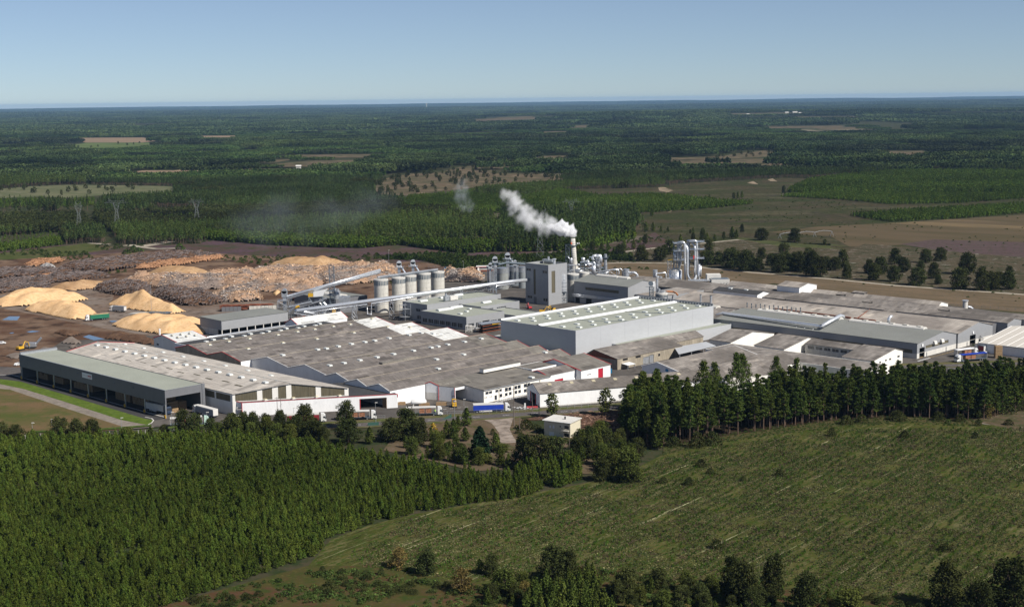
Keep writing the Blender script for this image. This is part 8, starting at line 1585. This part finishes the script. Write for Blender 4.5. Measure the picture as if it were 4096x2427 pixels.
# ================================================================ VEHICLES
M_cabw=mat('white_cab_paint',(.75,.75,.74),.03,1,.35,spec=.5); M_curt=mat('blue_curtain',(.012,.045,.36),.08,.6,.6); M_curr=mat('red_curtain',(.22,.02,.03),.08,.6,.6); M_curg=mat('green_curtain',(.02,.16,.09),.15,.6,.6); M_trw=mat('trailer_white',(.62,.60,.57),.05,.6,.6); M_trg=mat('trailer_grey',(.26,.28,.31),.05,.6,.6); M_load=mat('pallet_load',(.30,.14,.08),.4,2,.85,noise2=(4,.3)); M_chips=mat('chip_load',(.55,.38,.2),.2,2,.9)
def truck(label,front,rear,side,cabm=None,kind='curtain',topm=None,h=3.9,z=.2,bull=0):
    """semi-trailer truck from its nose to its tail (ground points); built lengthwise along +x with the nose at +x"""
    f=Vector((*front,0)); r=Vector((*rear,0)); d=f-r; L_=d.length; d.normalize(); c=(f+r)/2; ang=math.atan2(d.y,d.x)
    o=thing('truck',label,'truck',(c.x,c.y,z)); o.rotation_euler=(0,0,ang); X=L_/2; cabm=cabm or M_cabw; topm=topm or M_trw
    def P_(n,mb,m,par=o):
        me=bpy.data.meshes.new(n); me.from_pydata(mb.v,[],mb.f)
        for q_ in (m if isinstance(m,(list,tuple)) else [m]): me.materials.append(q_)
        if any(mb.m): me.polygons.foreach_set('material_index',mb.m)
        ob=bpy.data.objects.new(n,me); sc.collection.objects.link(ob); ob.parent=par; return ob
    pr=[(X,.55),(X,1.5),(X-.12,1.75),(X-.35,3.0),(X-1.0,3.75),(X-2.2,3.85),(X-2.2,.55)]
    cb_=MB(); n=len(pr); cb_.add([(a,-1.22,b) for a,b in pr]+[(a,1.22,b) for a,b in pr],[tuple(range(n)),tuple(range(2*n-1,n-1,-1))]+[(i,n+i,n+(i+1)%n,(i+1)%n) for i in range(n)])
    cab=P_('cab',cb_,cabm); P_('windscreen',MB().quad((X-.1,-1.1,1.8),(X-.1,1.1,1.8),(X-.32,1.1,2.9),(X-.32,-1.1,2.9)),M_glass,cab); P_('side_window',MB().box(X-1.3,X-.45,-1.25,1.25,1.85,2.65),M_glass,cab)
    P_('mirror',MB().box(X-.2,X,-1.5,-1.25,1.7,2.5).box(X-.2,X,1.25,1.5,1.7,2.5),M_black,cab)
    P_('chassis',MB().box(-X+.2,X-2.3,-.55,.55,.75,1.1).box(X-4.2,X-2.6,-1.2,1.2,.6,1.05),M_steeld)
    xr=X-3.0
    if kind=='curtain':
        P_('trailer',MB().box(-X,xr,-1.25,1.25,1.15,3.45),side); P_('trailer_roof',MB().box(-X,xr,-1.28,1.28,3.45,h+.05),topm); P_('side_skirt',MB().box(-X+2.5,xr-5,-1.22,1.22,.5,1.1),M_trw)
        P_('rear_door',MB().box(-X-.04,-X,-1.2,1.2,1.2,3.5),M_trw)
    elif kind=='open':
        P_('trailer_floor',MB().box(-X,xr,-1.25,1.25,1.05,1.25),M_steeld); P_('trailer_roof',MB().box(-X,xr,-1.27,1.27,h-.35,h),topm); P_('end_wall',MB().box(xr-.1,xr,-1.25,1.25,1.2,h-.35).box(-X,-X+.1,-1.25,1.25,1.2,h-.35),M_trw)
        pb2=MB()
        for k in range(4): q_=-X+(xr+X)*k/3.; pb2.bar((q_,-1.2,1.2),(q_,-1.2,h-.3),.1).bar((q_,1.2,1.2),(q_,1.2,h-.3),.1)
        P_('post',pb2,M_steel)
        lb_=MB()
        for a,b in ((.45,.62),(.64,.85)) if not bull else ((.72,.95),): 
            for kk in range(2): lb_.box(-X+(xr+X)*a,-X+(xr+X)*b,-1.05,1.05,1.3+kk*.95,2.15+kk*.95)
        P_('load',lb_,M_load)
    elif kind=='bin':
        P_('trailer',MB().box(-X,xr,-1.25,1.25,1.1,h-.25),side); P_('load',MB().box(-X+.2,xr-.2,-1.1,1.1,h-.3,h-.05),M_chips); rb_=MB()
        for k in range(10): q_=-X+(xr+X)*k/9.; rb_.box(q_-.06,q_+.06,-1.3,1.3,1.1,h-.25)
        P_('rib',rb_,side)
    for wx in (X-1.2,X-4.0,-X+1.6,-X+2.9,-X+4.2):
        for sy in (-1,1):
            w_=P_('wheel',MB().tube([(wx,sy*.95,.5),(wx,sy*1.22,.5)],.5,14),M_tyre); P_('rim',MB().tube([(wx,sy*1.2,.5),(wx,sy*1.24,.5)],.26,10),M_steel,w_)
    return o
def tk_(label,c,xf,yf,xr,yr,*a,**k):
    return truck(label,G(c,xf,yf),G(c,xr,yr),*a,**k)
tk_('white cabbed truck with a bright blue curtain trailer on the loading yard',6,1090,1103,724,1118,M_curt)
tk_('white truck with an open sided trailer and brown pallets left of the blue one',6,425,1140,60,1150,M_trw,kind='open')
tk_('white truck with open trailer carrying pallets in front of the dark doorway',2,1748,1178,1370,1190,M_trw,kind='open')
tk_('truck with dark red curtain trailer half hidden by the tall oak',2,1250,1205,862,1222,M_curr)
tk_('truck with long open beige topped trailer beside the white annex',2,650,1232,268,1240,M_curr,kind='open')
tk_('white articulated truck parked with its tail to the camera by the open gable',1,1925,868,2135,925,M_trg)
tk_('truck with green trailer ends and pale green cab behind the dark oak',1,2075,985,1685,1010,M_curg,mat('mint_cab_paint',(.50,.68,.60),.05,1,.4),kind='open')
tk_('truck with white trailer and dark cab parked inside the canopy',1,1680,890,1465,845,M_trw,mat('dark_cab_paint',(.03,.045,.08),.05,1,.4))
tk_('green sided chip truck with a load of chips between the sawdust heaps',7,845,952,1078,932,M_curg,kind='bin')
tk_('grey box truck standing in front of the conical sawdust heap',7,1095,855,1240,865,M_trg,topm=M_trg)
tk_('white truck with long open sided trailer in the right yard beside the tent',21,1515,588,1100,640,M_trw,kind='open',topm=M_white)
tk_('blue topped open truck just behind the pines in the right yard',21,1100,745,1690,690,M_trw,kind='open',topm=M_curt)
tk_('truck with grey roof and dark red back end behind the tent corner',21,1500,520,1690,560,M_curr,topm=M_trg)
tk_('truck with dark red container beside the far lorry office',22,1520,1135,1760,1150,mat('maroon_container',(.09,.03,.03),.1,1,.6),kind='curtain',topm=M_rust)
# tipped truck
o=thing('tipper_truck','yellow cabbed truck with its long white trailer tipped up under the sloping conveyor','truck',(*G(12,760,960),0)); a_=RY(12,700,870,888); b_=RY(12,1030,830,896); zc=RY(12,0,945,888).z
part('cab',MB().box(RY(12,632,0,888).x,RY(12,732,0,888).x,886.8,889.2,zc,RY(12,0,865,888).z),M_yellow,o); part('windscreen',MB().box(RY(12,628,0,888).x-.02,RY(12,640,0,888).x,887,889,zc+1.6,zc+2.7),M_glass,o)
x0_=RY(12,735,0,888).x; x1_=RY(12,1035,0,888).x; part('trailer',MB().add([(x0_,886.8,zc+.4),(x0_,886.8,zc+3.4),(x1_,886.8,zc+5.4),(x1_-2.5,886.8,zc+3.4),(x0_+6,886.8,zc+.9),(x0_,889.3,zc+.4),(x0_,889.3,zc+3.4),(x1_,889.3,zc+5.4),(x1_-2.5,889.3,zc+3.4),(x0_+6,889.3,zc+.9)],[(0,4,3,2,1),(5,6,7,8,9),(1,2,7,6),(2,3,8,7),(3,4,9,8),(0,5,9,4),(0,1,6,5)]),M_cabw,o)
lt=MB(); lattice(lt,x0_-3,x1_-4,886.8,889.4,0,zc+.3,1,.35); part('tipping_platform',lt,M_steeld,o)
def car(label,c,x,y,ang,m,L_=4.3):
    p=G(c,x,y); o=thing('car',label,'car',(p[0],p[1],.15)); o.rotation_euler=(0,0,ang)
    pr=[(-L_/2,.35),(-L_/2,.85),(-L_/2+.3,1.0),(-L_/2+.8,1.45),(L_*.12,1.45),(L_*.27,1.0),(L_/2-.1,.85),(L_/2,.35)]; mb=MB(); n=len(pr); mb.add([(a,-.85,b) for a,b in pr]+[(a,.85,b) for a,b in pr],[tuple(range(n)),tuple(range(2*n-1,n-1,-1))]+[(i,n+i,n+(i+1)%n,(i+1)%n) for i in range(n)])
    def P_(nm,mb,mm): me=bpy.data.meshes.new(nm); me.from_pydata(mb.v,[],mb.f); me.materials.append(mm); ob=bpy.data.objects.new(nm,me); sc.collection.objects.link(ob); ob.parent=o
    P_('body',mb,m); P_('window',MB().box(-L_/2+.9,L_*.12,-.87,.87,1.02,1.36),M_glass)
    for wx in (-L_*.3,L_*.32):
        for sy in (-1,1): P_('wheel',MB().tube([(wx,sy*.7,.32),(wx,sy*.9,.32)],.32,12),M_tyre)
car('small white car at the left edge of the dirt yard',7,20,1178,.1,M_cabw); car('blue vehicle parked on the track behind the silos',22,730,1050,-.1,M_blue,5)
car('silver van by the left corner of the canopy',1,182,400,1.2,M_cabw,5)
def forklift(label,c,x,y,ang,m=M_yellow,s_=1.):
    p=G(c,x,y); o=thing('forklift',label,'forklift',(p[0],p[1],.2)); o.rotation_euler=(0,0,ang); o.scale=(s_,)*3
    def P_(nm,mb,mm): me=bpy.data.meshes.new(nm); me.from_pydata(mb.v,[],mb.f); me.materials.append(mm); ob=bpy.data.objects.new(nm,me); sc.collection.objects.link(ob); ob.parent=o
    P_('body',MB().box(-1.5,.9,-.75,.75,.45,1.3).box(-1.6,-.8,-.7,.7,1.3,1.7),m); P_('cab',MB().bar((-.8,-.65,1.3),(-.7,-.65,2.7),.12).bar((-.8,.65,1.3),(-.7,.65,2.7),.12).bar((.7,-.65,1.3),(.5,-.65,2.7),.12).bar((.7,.65,1.3),(.5,.65,2.7),.12).box(-.8,.6,-.7,.7,2.7,2.8),m)
    P_('mast',MB().box(1.0,1.15,-.5,-.35,.2,3.8).box(1.0,1.15,.35,.5,.2,3.8).box(1.0,1.1,-.5,.5,3.6,3.8),M_black); P_('forks',MB().box(1.15,2.5,-.45,-.3,.25,.35).box(1.15,2.5,.3,.45,.25,.35),M_black)
    for wx in (-1.1,.75):
        for sy in (-1,1): P_('wheel',MB().tube([(wx,sy*.55,.42),(wx,sy*.82,.42)],.42,12),M_tyre)
forklift('large yellow forklift with a raised black mast beside the dark gateway',6,535,1058,R(100),s_=1.25); forklift('yellow forklift beside the storage rack behind the grey roofs',6,812,312,R(20)); forklift('dark forklift by the concrete wall in the right yard',21,1620,355,R(200),M_greyd)
def digger(label,c,x,y,m,s_=1.,arm=1):
    p=G(c,x,y); o=thing('excavator',label,'excavator',(p[0],p[1],.1)); o.rotation_euler=(0,0,x%6); o.scale=(s_,)*3
    def P_(nm,mb,mm): me=bpy.data.meshes.new(nm); me.from_pydata(mb.v,[],mb.f); me.materials.append(mm); ob=bpy.data.objects.new(nm,me); sc.collection.objects.link(ob); ob.parent=o
    P_('track',MB().box(-2,2,-1.5,-.9,0,.9).box(-2,2,.9,1.5,0,.9),M_tyre); P_('body',MB().box(-2.2,1.4,-1.3,1.3,1.0,2.2),m); P_('cab',MB().box(.2,1.6,.2,1.3,2.2,3.2),M_glass); P_('arm',MB().tube([(1.2,-.3,1.8),(3.0,-.3,4.6),(5.2,-.3,3.6),(5.6,-.3,1.4)],[.35,.3,.25,.2],6),m); P_('bucket',MB().box(5.2,6.3,-.8,.3,.5,1.4),M_steeld)
digger('yellow excavator beside the rubble heap above the canopy',7,205,1240,M_yellow); digger('orange excavator with folded arm behind the long pipe',12,1580,1190,mat('orange_paint',(.55,.22,.03),.1,1,.5)); digger('second orange excavator left of the first behind the long pipe',12,1420,1190,MATS['orange_paint'])
digger('yellow boom machine behind the silver warehouse',3,1410,872,M_yellow,.9); digger('yellow machine right of the boom machine',3,1510,850,M_yellow,.8); digger('small red machine before the tower block',3,1280,832,M_red,.8)
p=G(7,315,1225); o=thing('screening_machine','pale grey screening machine with a tilted conveyor right of the yellow excavator','machine',(*p,.1)); part('hopper',MB().box(p[0]-3,p[0]+2,p[1],p[1]+3,1.2,3.4),M_steel,o); part('conveyor',MB().tube([(p[0]+1,p[1]+1.5,1.5),(p[0]+5,p[1]+2,6)],.6,4),M_steel,o); part('track',MB().box(p[0]-2.5,p[0]+1.5,p[1]-.2,p[1]+.3,0,1).box(p[0]-2.5,p[0]+1.5,p[1]+2.7,p[1]+3.2,0,1),M_tyre,o)
# gas tank
p=G(2,2165,1050); o=thing('gas_tank','white horizontal gas tank on two feet before the factory wall','tank',(*p,.1)); part('shell',MB().tube([(p[0]-3.6,p[1],1.9),(p[0]-3.1,p[1],1.9),(p[0]+2.9,p[1]+1.2,1.9),(p[0]+3.3,p[1]+1.3,1.9)],[.5,1.15,1.15,.5],16),M_cabw,o,True); part('foot',MB().box(p[0]-2.6,p[0]-2.2,p[1]-.8,p[1]+.8,.1,1.2).box(p[0]+1.6,p[0]+2.0,p[1]+.2,p[1]+1.8,.1,1.2),M_conc,o)
p=G(6,2045,728); o=thing('skip_container','blue steel waste container by the old barn','container',(*p,.1)); part('body',MB().box(p[0]-3.2,p[0]+2.6,p[1],p[1]+2.4,.2,2.2),M_blue,o); part('rib',MB().box(p[0]+2.6,p[0]+2.8,p[1]-.1,p[1]+2.5,.1,2.4).box(p[0]-3.3,p[0]-3.2,p[1]-.1,p[1]+2.5,.1,2.4),M_steeld,o)
for x,y,lb in ((240,1050,'low pale timber pack before the entrance hall wall'),(410,1045,'second low timber pack before the white corner'),(2,1040,'pale timber pack with a roof left of the gas tank')):
    p=G(6,x,y); single('timber_pack',MB().box(p[0]-2.4,p[0]+2.4,p[1],p[1]+1.2,.15,.9).box(p[0]-2.3,p[0]+2.3,p[1]+.1,p[1]+1.1,.95,1.5),M_timber,(p[0],p[1],.1),lb,'timber')
for k in range(2): p=G(6,[680,715][k],[326,318][k]); mb=MB(); lattice(mb,p[0]-1.8,p[0]+1.8,p[1],p[1]+2,0,4.2-k,3,.14); mb.box(p[0]-1.8,p[0]+1.8,p[1],p[1]+2,4.2-k,4.35-k); single('steel_cage',mb,M_concw,(p[0],p[1],0),['white steel shelving cage before the office block','shorter white cage beside the shelving cage'][k],'cage')
for k in range(9): p=G(6,1185+k*0+ (k*14),1068 if k%2 else 1066); 
p=G(6,1310,1070); o=single('barrier_blocks',MB().box(p[0]-2.4,p[0]-.1,p[1],p[1]+.5,.2,.9).box(p[0]+.1,p[0]+2.4,p[1]+.1,p[1]+.6,.2,.9),M_red,(p[0],p[1],.2),'red plastic barrier blocks near the white hall corner','barrier')
p=G(6,1237,1072); single('gate_post',MB().box(p[0]-.35,p[0]+.35,p[1]-.3,p[1]+.3,.2,2.4),M_cabw,(p[0],p[1],.2),'white gate terminal pillar at the site entrance','pillar')
# ================================================================ POLES, LAMPS, FENCES, PYLONS
M_pole=mat('wooden_pole',(.16,.13,.11),.2,1,.9)
def pole(name,c,x,yb,yt,lb,r=.16,arm=0,m=None,cat='pole'):
    p=G(c,x,yb); h_=max(3,hgt(CRP[c][0]*0+0,0,0) if False else (CH+ray(c,x,yt)[2]*p[1]/ray(c,x,yt)[1])); o=thing(name,lb,cat,(p[0],p[1],0)); part('post',MB().tube([(p[0],p[1],0),(p[0],p[1],h_)],[r,r*.6],7),m or M_pole,o)
    if arm: part('crossarm',MB().bar((p[0]-arm,p[1],h_-.6),(p[0]+arm,p[1],h_-.6),.16),m or M_pole,o)
    return o,p,h_
pole('utility_pole',2,770,1225,955,'left of the twin wooden poles before the white annex',.15,1.0); pole('utility_pole',2,805,1215,955,'right of the twin wooden poles before the white annex',.15,1.0)
pole('utility_pole',6,1128,1245,865,'tall dark pole at the top of the old driveway',.22,.8); pole('utility_pole',16,1355,660,415,'wooden pole beside the clipped hedges',.16); pole('utility_pole',16,1250,510,420,'short thin pole left of the tall dark pole',.1); pole('utility_pole',16,2235,640,470,'wooden pole at the right corner of the house',.13); pole('utility_pole',16,2070,1005,740,'thin wooden pole in front of the house',.14)
pole('utility_pole',6,1310,1105,938,'dark pole before the driveway shadow of the white hall',.14); pole('utility_pole',6,1375,1145,1020,'short dark pole beside the airy tree',.12)
def lamp(c,x,yb,yt,lb,side=1): 
    o,p,h_=pole('street_lamp',c,x,yb,yt,lb,.11,0,M_steel,'street lamp'); part('lamp_head',MB().box(p[0]-.2,p[0]+side*.9,p[1]-.2,p[1]+.2,h_-.12,h_+.08),M_concw,o)
for c,x,yb,yt,lb in [(1,325,1100,965,'lamp post behind the fence at the left'),(1,512,1000,930,'short lamp post in the dry grass'),(1,1205,1075,915,'lamp post at the end of the gravel path'),(1,1705,1050,860,'lamp post left of the tall dark oak'),(1,2050,1010,860,'lamp post right of the tall dark oak'),(2,928,1175,1065,'lamp post above the red curtain truck'),(2,1740,1210,1012,'lamp post right of the dark doorway'),(6,540,1170,1000,'lamp post below the yellow forklift'),(6,632,1045,990,'short lamp post beside the entrance hall'),(7,1500,865,570,'very tall light pole behind the conical sawdust heap'),(22,1270,1085,775,'street lamp behind the scrap mound right of the silos'),(0,952,672,612,'tall thin light pole at the back of the yard'),(0,637,755,706,'light pole left of the open grey shed')]: lamp(c,x,yb,yt,lb,-1 if c==22 else 1)
def fence(label,pts,h,sp,m,mesh_m=None,name='fence'):
    o=thing(name,label,'fence',(*G(*pts[0]),0)); P=[Vector((*G(*p),0)) for p in pts]; pb=MB(); rb_=MB()
    for a_,b_ in zip(P,P[1:]):
        n=max(1,int((b_-a_).length/sp))
        for k in range(n+1): q_=a_+(b_-a_)*k/n; pb.bar(q_,q_+Vector((0,0,h)),.11)
        for z in [h*.98,h*.5,h*.08]: rb_.bar(a_+Vector((0,0,z)),b_+Vector((0,0,z)),.05)
        m_=int((b_-a_).length/.55)
        for k in range(m_): q_=a_+(b_-a_)*k/m_; rb_.bar(q_,q_+Vector((0,0,h)),.025)
    part('post',pb,m,o); part('mesh_panel',rb_,mesh_m or m,o)
M_fgreen=mat('green_fence',(.16,.20,.17),.1,1,.6)
fence('grey green mesh fence along the road at the left',[(1,250,1120),(1,480,1110)],1.9,2.6,M_concw,M_fgreen); fence('grey green mesh fence along the road below the gravel path',[(1,1015,1095),(1,1650,1068),(1,2150,1038)],1.9,2.6,M_concw,M_fgreen)
fence('light mesh fence between loading yard and road',[(2,1570,1185),(2,1830,1178)],1.8,2.8,M_steel); fence('light mesh fence beside the blue truck',[(6,130,1152),(6,740,1130),(6,1100,1112),(6,1375,1092)],1.8,2.8,M_steel); fence('light mesh fence at the foot of the white hall',[(6,1590,1078),(6,1930,1058),(6,2330,1030)],1.8,2.8,M_steel)
fence('thin wire fence along the far track behind the yard',[(22,100,1000),(22,500,1010),(22,1000,1065),(22,1500,1090)],1.8,4,M_steel); fence('wire fence at the far right beyond the brown field',[(5,1730,555),(5,2473,600)],1.6,5,M_steeld)
single('hedge',MB().tube([(*G(1,1650,1062),1.9),(*G(1,2140,1030),1.9)],.7,6),F_hedge,(*G(1,1650,1062),0),'clipped dark hedge on top of the fence line below the green truck','hedge')
single('hedge',MB().tube([(*G(1,300,1095),1.6),(*G(1,480,1088),1.6)],.6,6).tube([(*G(1,1000,1058),1.2),(*G(1,1500,1020),1.2)],.5,6),F_hedge,(*G(1,300,1095),0),'low dark hedges behind the left mesh fences','hedge')
# green netting
for lb,pts in (('green netting stretched along the road left of the pine clump',[(6,280,1215,0),(6,400,1190,0),(6,510,1165,1.8),(6,510,1170,.2)]),('small green netting screen below the lamp post',[(2,1660,1245,.1),(2,1660,1235,1.0),(2,1770,1230,1.1),(2,1770,1240,.2)])):
    P=[(*G(c,x,y),z) for c,x,y,z in pts]; single('netting',slab(P,.06),mat('green_net',(.02,.06,.045),.2,2,.8),P[0],lb,'netting')
M_pyl=mat('weathered_steel',(.20,.215,.22),.1,1,.7)
def pylon(c,x,yb,yt,lb,wdm=9):
    p=G(c,x,yb); p=(p[0],p[1]); h_=CH+ray(c,x,yt)[2]*p[1]/ray(c,x,yt)[1]; o=thing('pylon',lb,'pylon',(p[0],p[1],0)); mb=MB(); wb_=3.4; w0=.085
    def lev(z): 
        u=z/h_; return wb_*(1-u/.62*.68) if u<.62 else wb_*.32+(u-.62)/.38*3.4
    zs=[0,.16,.3,.42,.53,.62,.74,.86]
    C=lambda z:[(p[0]-lev(z),p[1]-min(lev(z),2)*.8,z),(p[0]+lev(z),p[1]-min(lev(z),2)*.8,z),(p[0]+lev(z),p[1]+min(lev(z),2)*.8,z),(p[0]-lev(z),p[1]+min(lev(z),2)*.8,z)]
    for a_,b_ in zip(zs,zs[1:]):
        A_,B_=C(a_*h_),C(b_*h_)
        for i in range(4): mb.bar(A_[i],B_[i],w0*1.3); mb.bar(A_[i],B_[(i+1)%4],w0); mb.bar(A_[(i+1)%4],B_[i],w0)
    part('tower',mb,M_pyl,o); ar=MB(); zt_=h_*.86
    for z,w_ in ((zt_,wdm),(zt_+1.8,wdm*.7)): ar.bar((p[0]-w_,p[1],z),(p[0]+w_,p[1],z),.13)
    for k in range(8): u0=-wdm+2*wdm*k/8; ar.bar((p[0]+u0,p[1],zt_),(p[0]+(u0+wdm/4)*.85,p[1],zt_+1.7),.12)
    for s_ in (-1,1): ar.bar((p[0]+s_*wdm*.55,p[1],zt_+1.8),(p[0]+s_*wdm*.62,p[1],h_),.16); ar.bar((p[0]+s_*wdm*.35,p[1],zt_+1.8),(p[0]+s_*wdm*.62,p[1],h_),.12)
    part('crossarm',ar,M_pyl,o)
pylon(8,390,775,618,'leftmost steel power pylon standing in the forest',4.5); pylon(8,575,760,603,'widest steel power pylon, second from the left in the forest',13); pylon(8,965,735,603,'third steel power pylon, right of the wide one',9); pylon(9,290,735,603,'steel power pylon whose top rises right of the smoke',10); pylon(13,1290,722,-330,'thin lattice power pylon left of the chimney',8)
# person in hi-vis beside the truck
p=G(2,2328,1122); me=bpy.data.meshes.new('person'); V_=[(0,0,.95),(0,0,1.2),(0,0,1.45),(0,0,1.55),(0,0,1.68),(-.1,0,.9),(-.12,.03,.5),(-.12,0,.06),(-.12,-.12,.03),(.1,0,.9),(.13,-.02,.5),(.13,0,.06),(.13,-.12,.03),(-.2,0,1.42),(-.26,-.03,1.15),(-.22,-.2,.98),(.2,0,1.42),(.27,0,1.15),(.26,-.05,.88)]
E_=[(0,1),(1,2),(2,3),(3,4),(0,5),(5,6),(6,7),(7,8),(0,9),(9,10),(10,11),(11,12),(2,13),(13,14),(14,15),(2,16),(16,17),(17,18)]; me.from_pydata(V_,E_,[]); o=bpy.data.objects.new('person',me); sc.collection.objects.link(o); o.location=(p[0],p[1],.2); md=o.modifiers.new('skin','SKIN'); rr=[.14,.13,.15,.06,.1,.09,.065,.05,.04,.09,.065,.05,.04,.07,.045,.035,.07,.045,.035]
for i,r in enumerate(rr): me.skin_vertices[0].data[i].radius=(r,r)
me.skin_vertices[0].data[0].use_root=True; o.modifiers.new('sub','SUBSURF').levels=1; me.materials.append(mat('hi_vis_clothes',(.50,.85,.05),.05,1,.7)); setp(o,'person in bright yellow green work clothes standing beside the open trailer','person')
# irrigation pivot
o=thing('irrigation_boom','long thin irrigation boom standing on the ploughed field','irrigation machine',(*G(9,1300,795),0)); a_=Vector((*G(9,1310,800),4)); b_=Vector((*G(9,1565,788),4.5)); mb=MB()
for k in range(12): u=a_+(b_-a_)*k/12; v=a_+(b_-a_)*(k+1)/12; mb.bar(u+Vector((0,0,1.3*math.sin(math.pi*(k%4)/4))),v+Vector((0,0,1.3*math.sin(math.pi*((k%4)+1)/4))),.3)
part('boom',mb,M_steel,o)
for u in (a_,a_+(b_-a_)/3,a_+(b_-a_)*2/3,b_): part('wheel_frame',MB().bar(u,(u.x-1.5,u.y,0),.25).bar(u,(u.x+1.5,u.y,0),.25),M_steel,o)
# far village and farm roofs
M_tile=mat('tile_roof',(.24,.12,.08),.2,1,.9)
for k,(c,x,y,w_,roof,lb) in enumerate([(9,1345,211,16,1,'tiny pale house at the left of the far village'),(9,1385,209,22,1,'pale house in the middle of the far village'),(9,1410,212,14,1,'pale house at the right of the far village'),(9,1530,193,16,0,'reddish roofed house on the far wooded ridge'),(9,1662,198,20,1,'white farm house on the far ridge'),(9,1800,199,40,1,'long white farm roof on the far ridge'),(9,1155,218,12,1,'lone pale house on the far slope'),(9,162,293,9,0,'tiny red roofed house left of centre in the far fields'),(9,70,297,9,0,'second tiny red roofed house in the far fields'),(8,1830,183,26,1,'white farm buildings in the distant forest at centre'),(8,2400,189,30,1,'row of pale roofs in the distant forest'),(8,627,470,9,0,'small red roofed shed beside the sandy strip'),(8,1460,460,22,1,'white roofed barn among trees in the middle forest'),(8,1345,308,48,2,'long pale blue greenhouse roof in the far forest'),(8,1665,216,18,0,'reddish far roof left of the centre'),(8,1055,262,8,1,'tiny white spot building in the far forest')]):
    p=G(c,x,y); sc2=p[1]/FP*.8176; W2=w_*sc2*1.0; hh=min(6,max(3.5,3.5*sc2)); z=hz(*p); o=thing('farmhouse',lb,'house',(p[0],p[1],z)); part('wall',MB().box(p[0]-W2/2,p[0]+W2/2,p[1],p[1]+W2*.6,z,z+hh+2),M_conc,o); part('roof',MB().add([(p[0]-W2/2-1,p[1]-1,z+hh+2),(p[0]+W2/2+1,p[1]-1,z+hh+2),(p[0]+W2/2+1,p[1]+W2*.3,z+hh*1.4+3),(p[0]-W2/2-1,p[1]+W2*.3,z+hh*1.4+3),(p[0]-W2/2-1,p[1]+W2*.6,z+hh+2),(p[0]+W2/2+1,p[1]+W2*.6,z+hh+2)],[(0,1,2,3),(3,2,5,4),(0,3,4),(1,5,2)]),[M_tile,M_concw,M_silver][roof],o)
p=G(8,2087,172); z=hz(*p); o=thing('water_tower','tiny pale water tower near the horizon','water tower',(p[0],p[1],z)); part('shaft',MB().cyl(p,6,z,z+56,10),M_conc,o); part('tank',MB().cyl(p,11,z+56,z+70,12,r1=14),M_conc,o)
P=W([(16,1450,450),(16,2200,350),(16,2800,320),(16,2750,600),(16,2260,620),(16,2240,480),(16,1720,470)]); bq_=[(x,y,.5) for x,y in grid_in(P,1.5,.5,88)]
mb=sticks(None,bq_,700,1.6,.07,M_log,89,lift=.1); single('cut_branches',MB().add([(a,b,c-.35) for a,b,c in mb.v],mb.f),mat('cut_branches',(.20,.12,.085),.4,1,.9,island=.6),(*P[0],0),'litter of cut branches on the brown ground behind the house','branches',kind='stuff')
# ================================================================ AIR
HD=2.1e-5; HC=(.36,.60,.95)
hb=MB().box(-24000,24000,-700,44500,-2,172)
hm=bpy.data.materials.new('haze_air'); hm.use_nodes=True; hn=hm.node_tree.nodes; hn.remove(hn['Principled BSDF'])
pv=hn.new('ShaderNodeVolumePrincipled'); pv.inputs['Density'].default_value=HD; pv.inputs['Color'].default_value=(*HC,1); pv.inputs['Anisotropy'].default_value=0.0
hm.node_tree.links.new(pv.outputs[0],hn['Material Output'].inputs['Volume'])
single('haze',hb,hm,(0,0,0),'thin blue haze over the whole landscape','haze',kind='stuff')
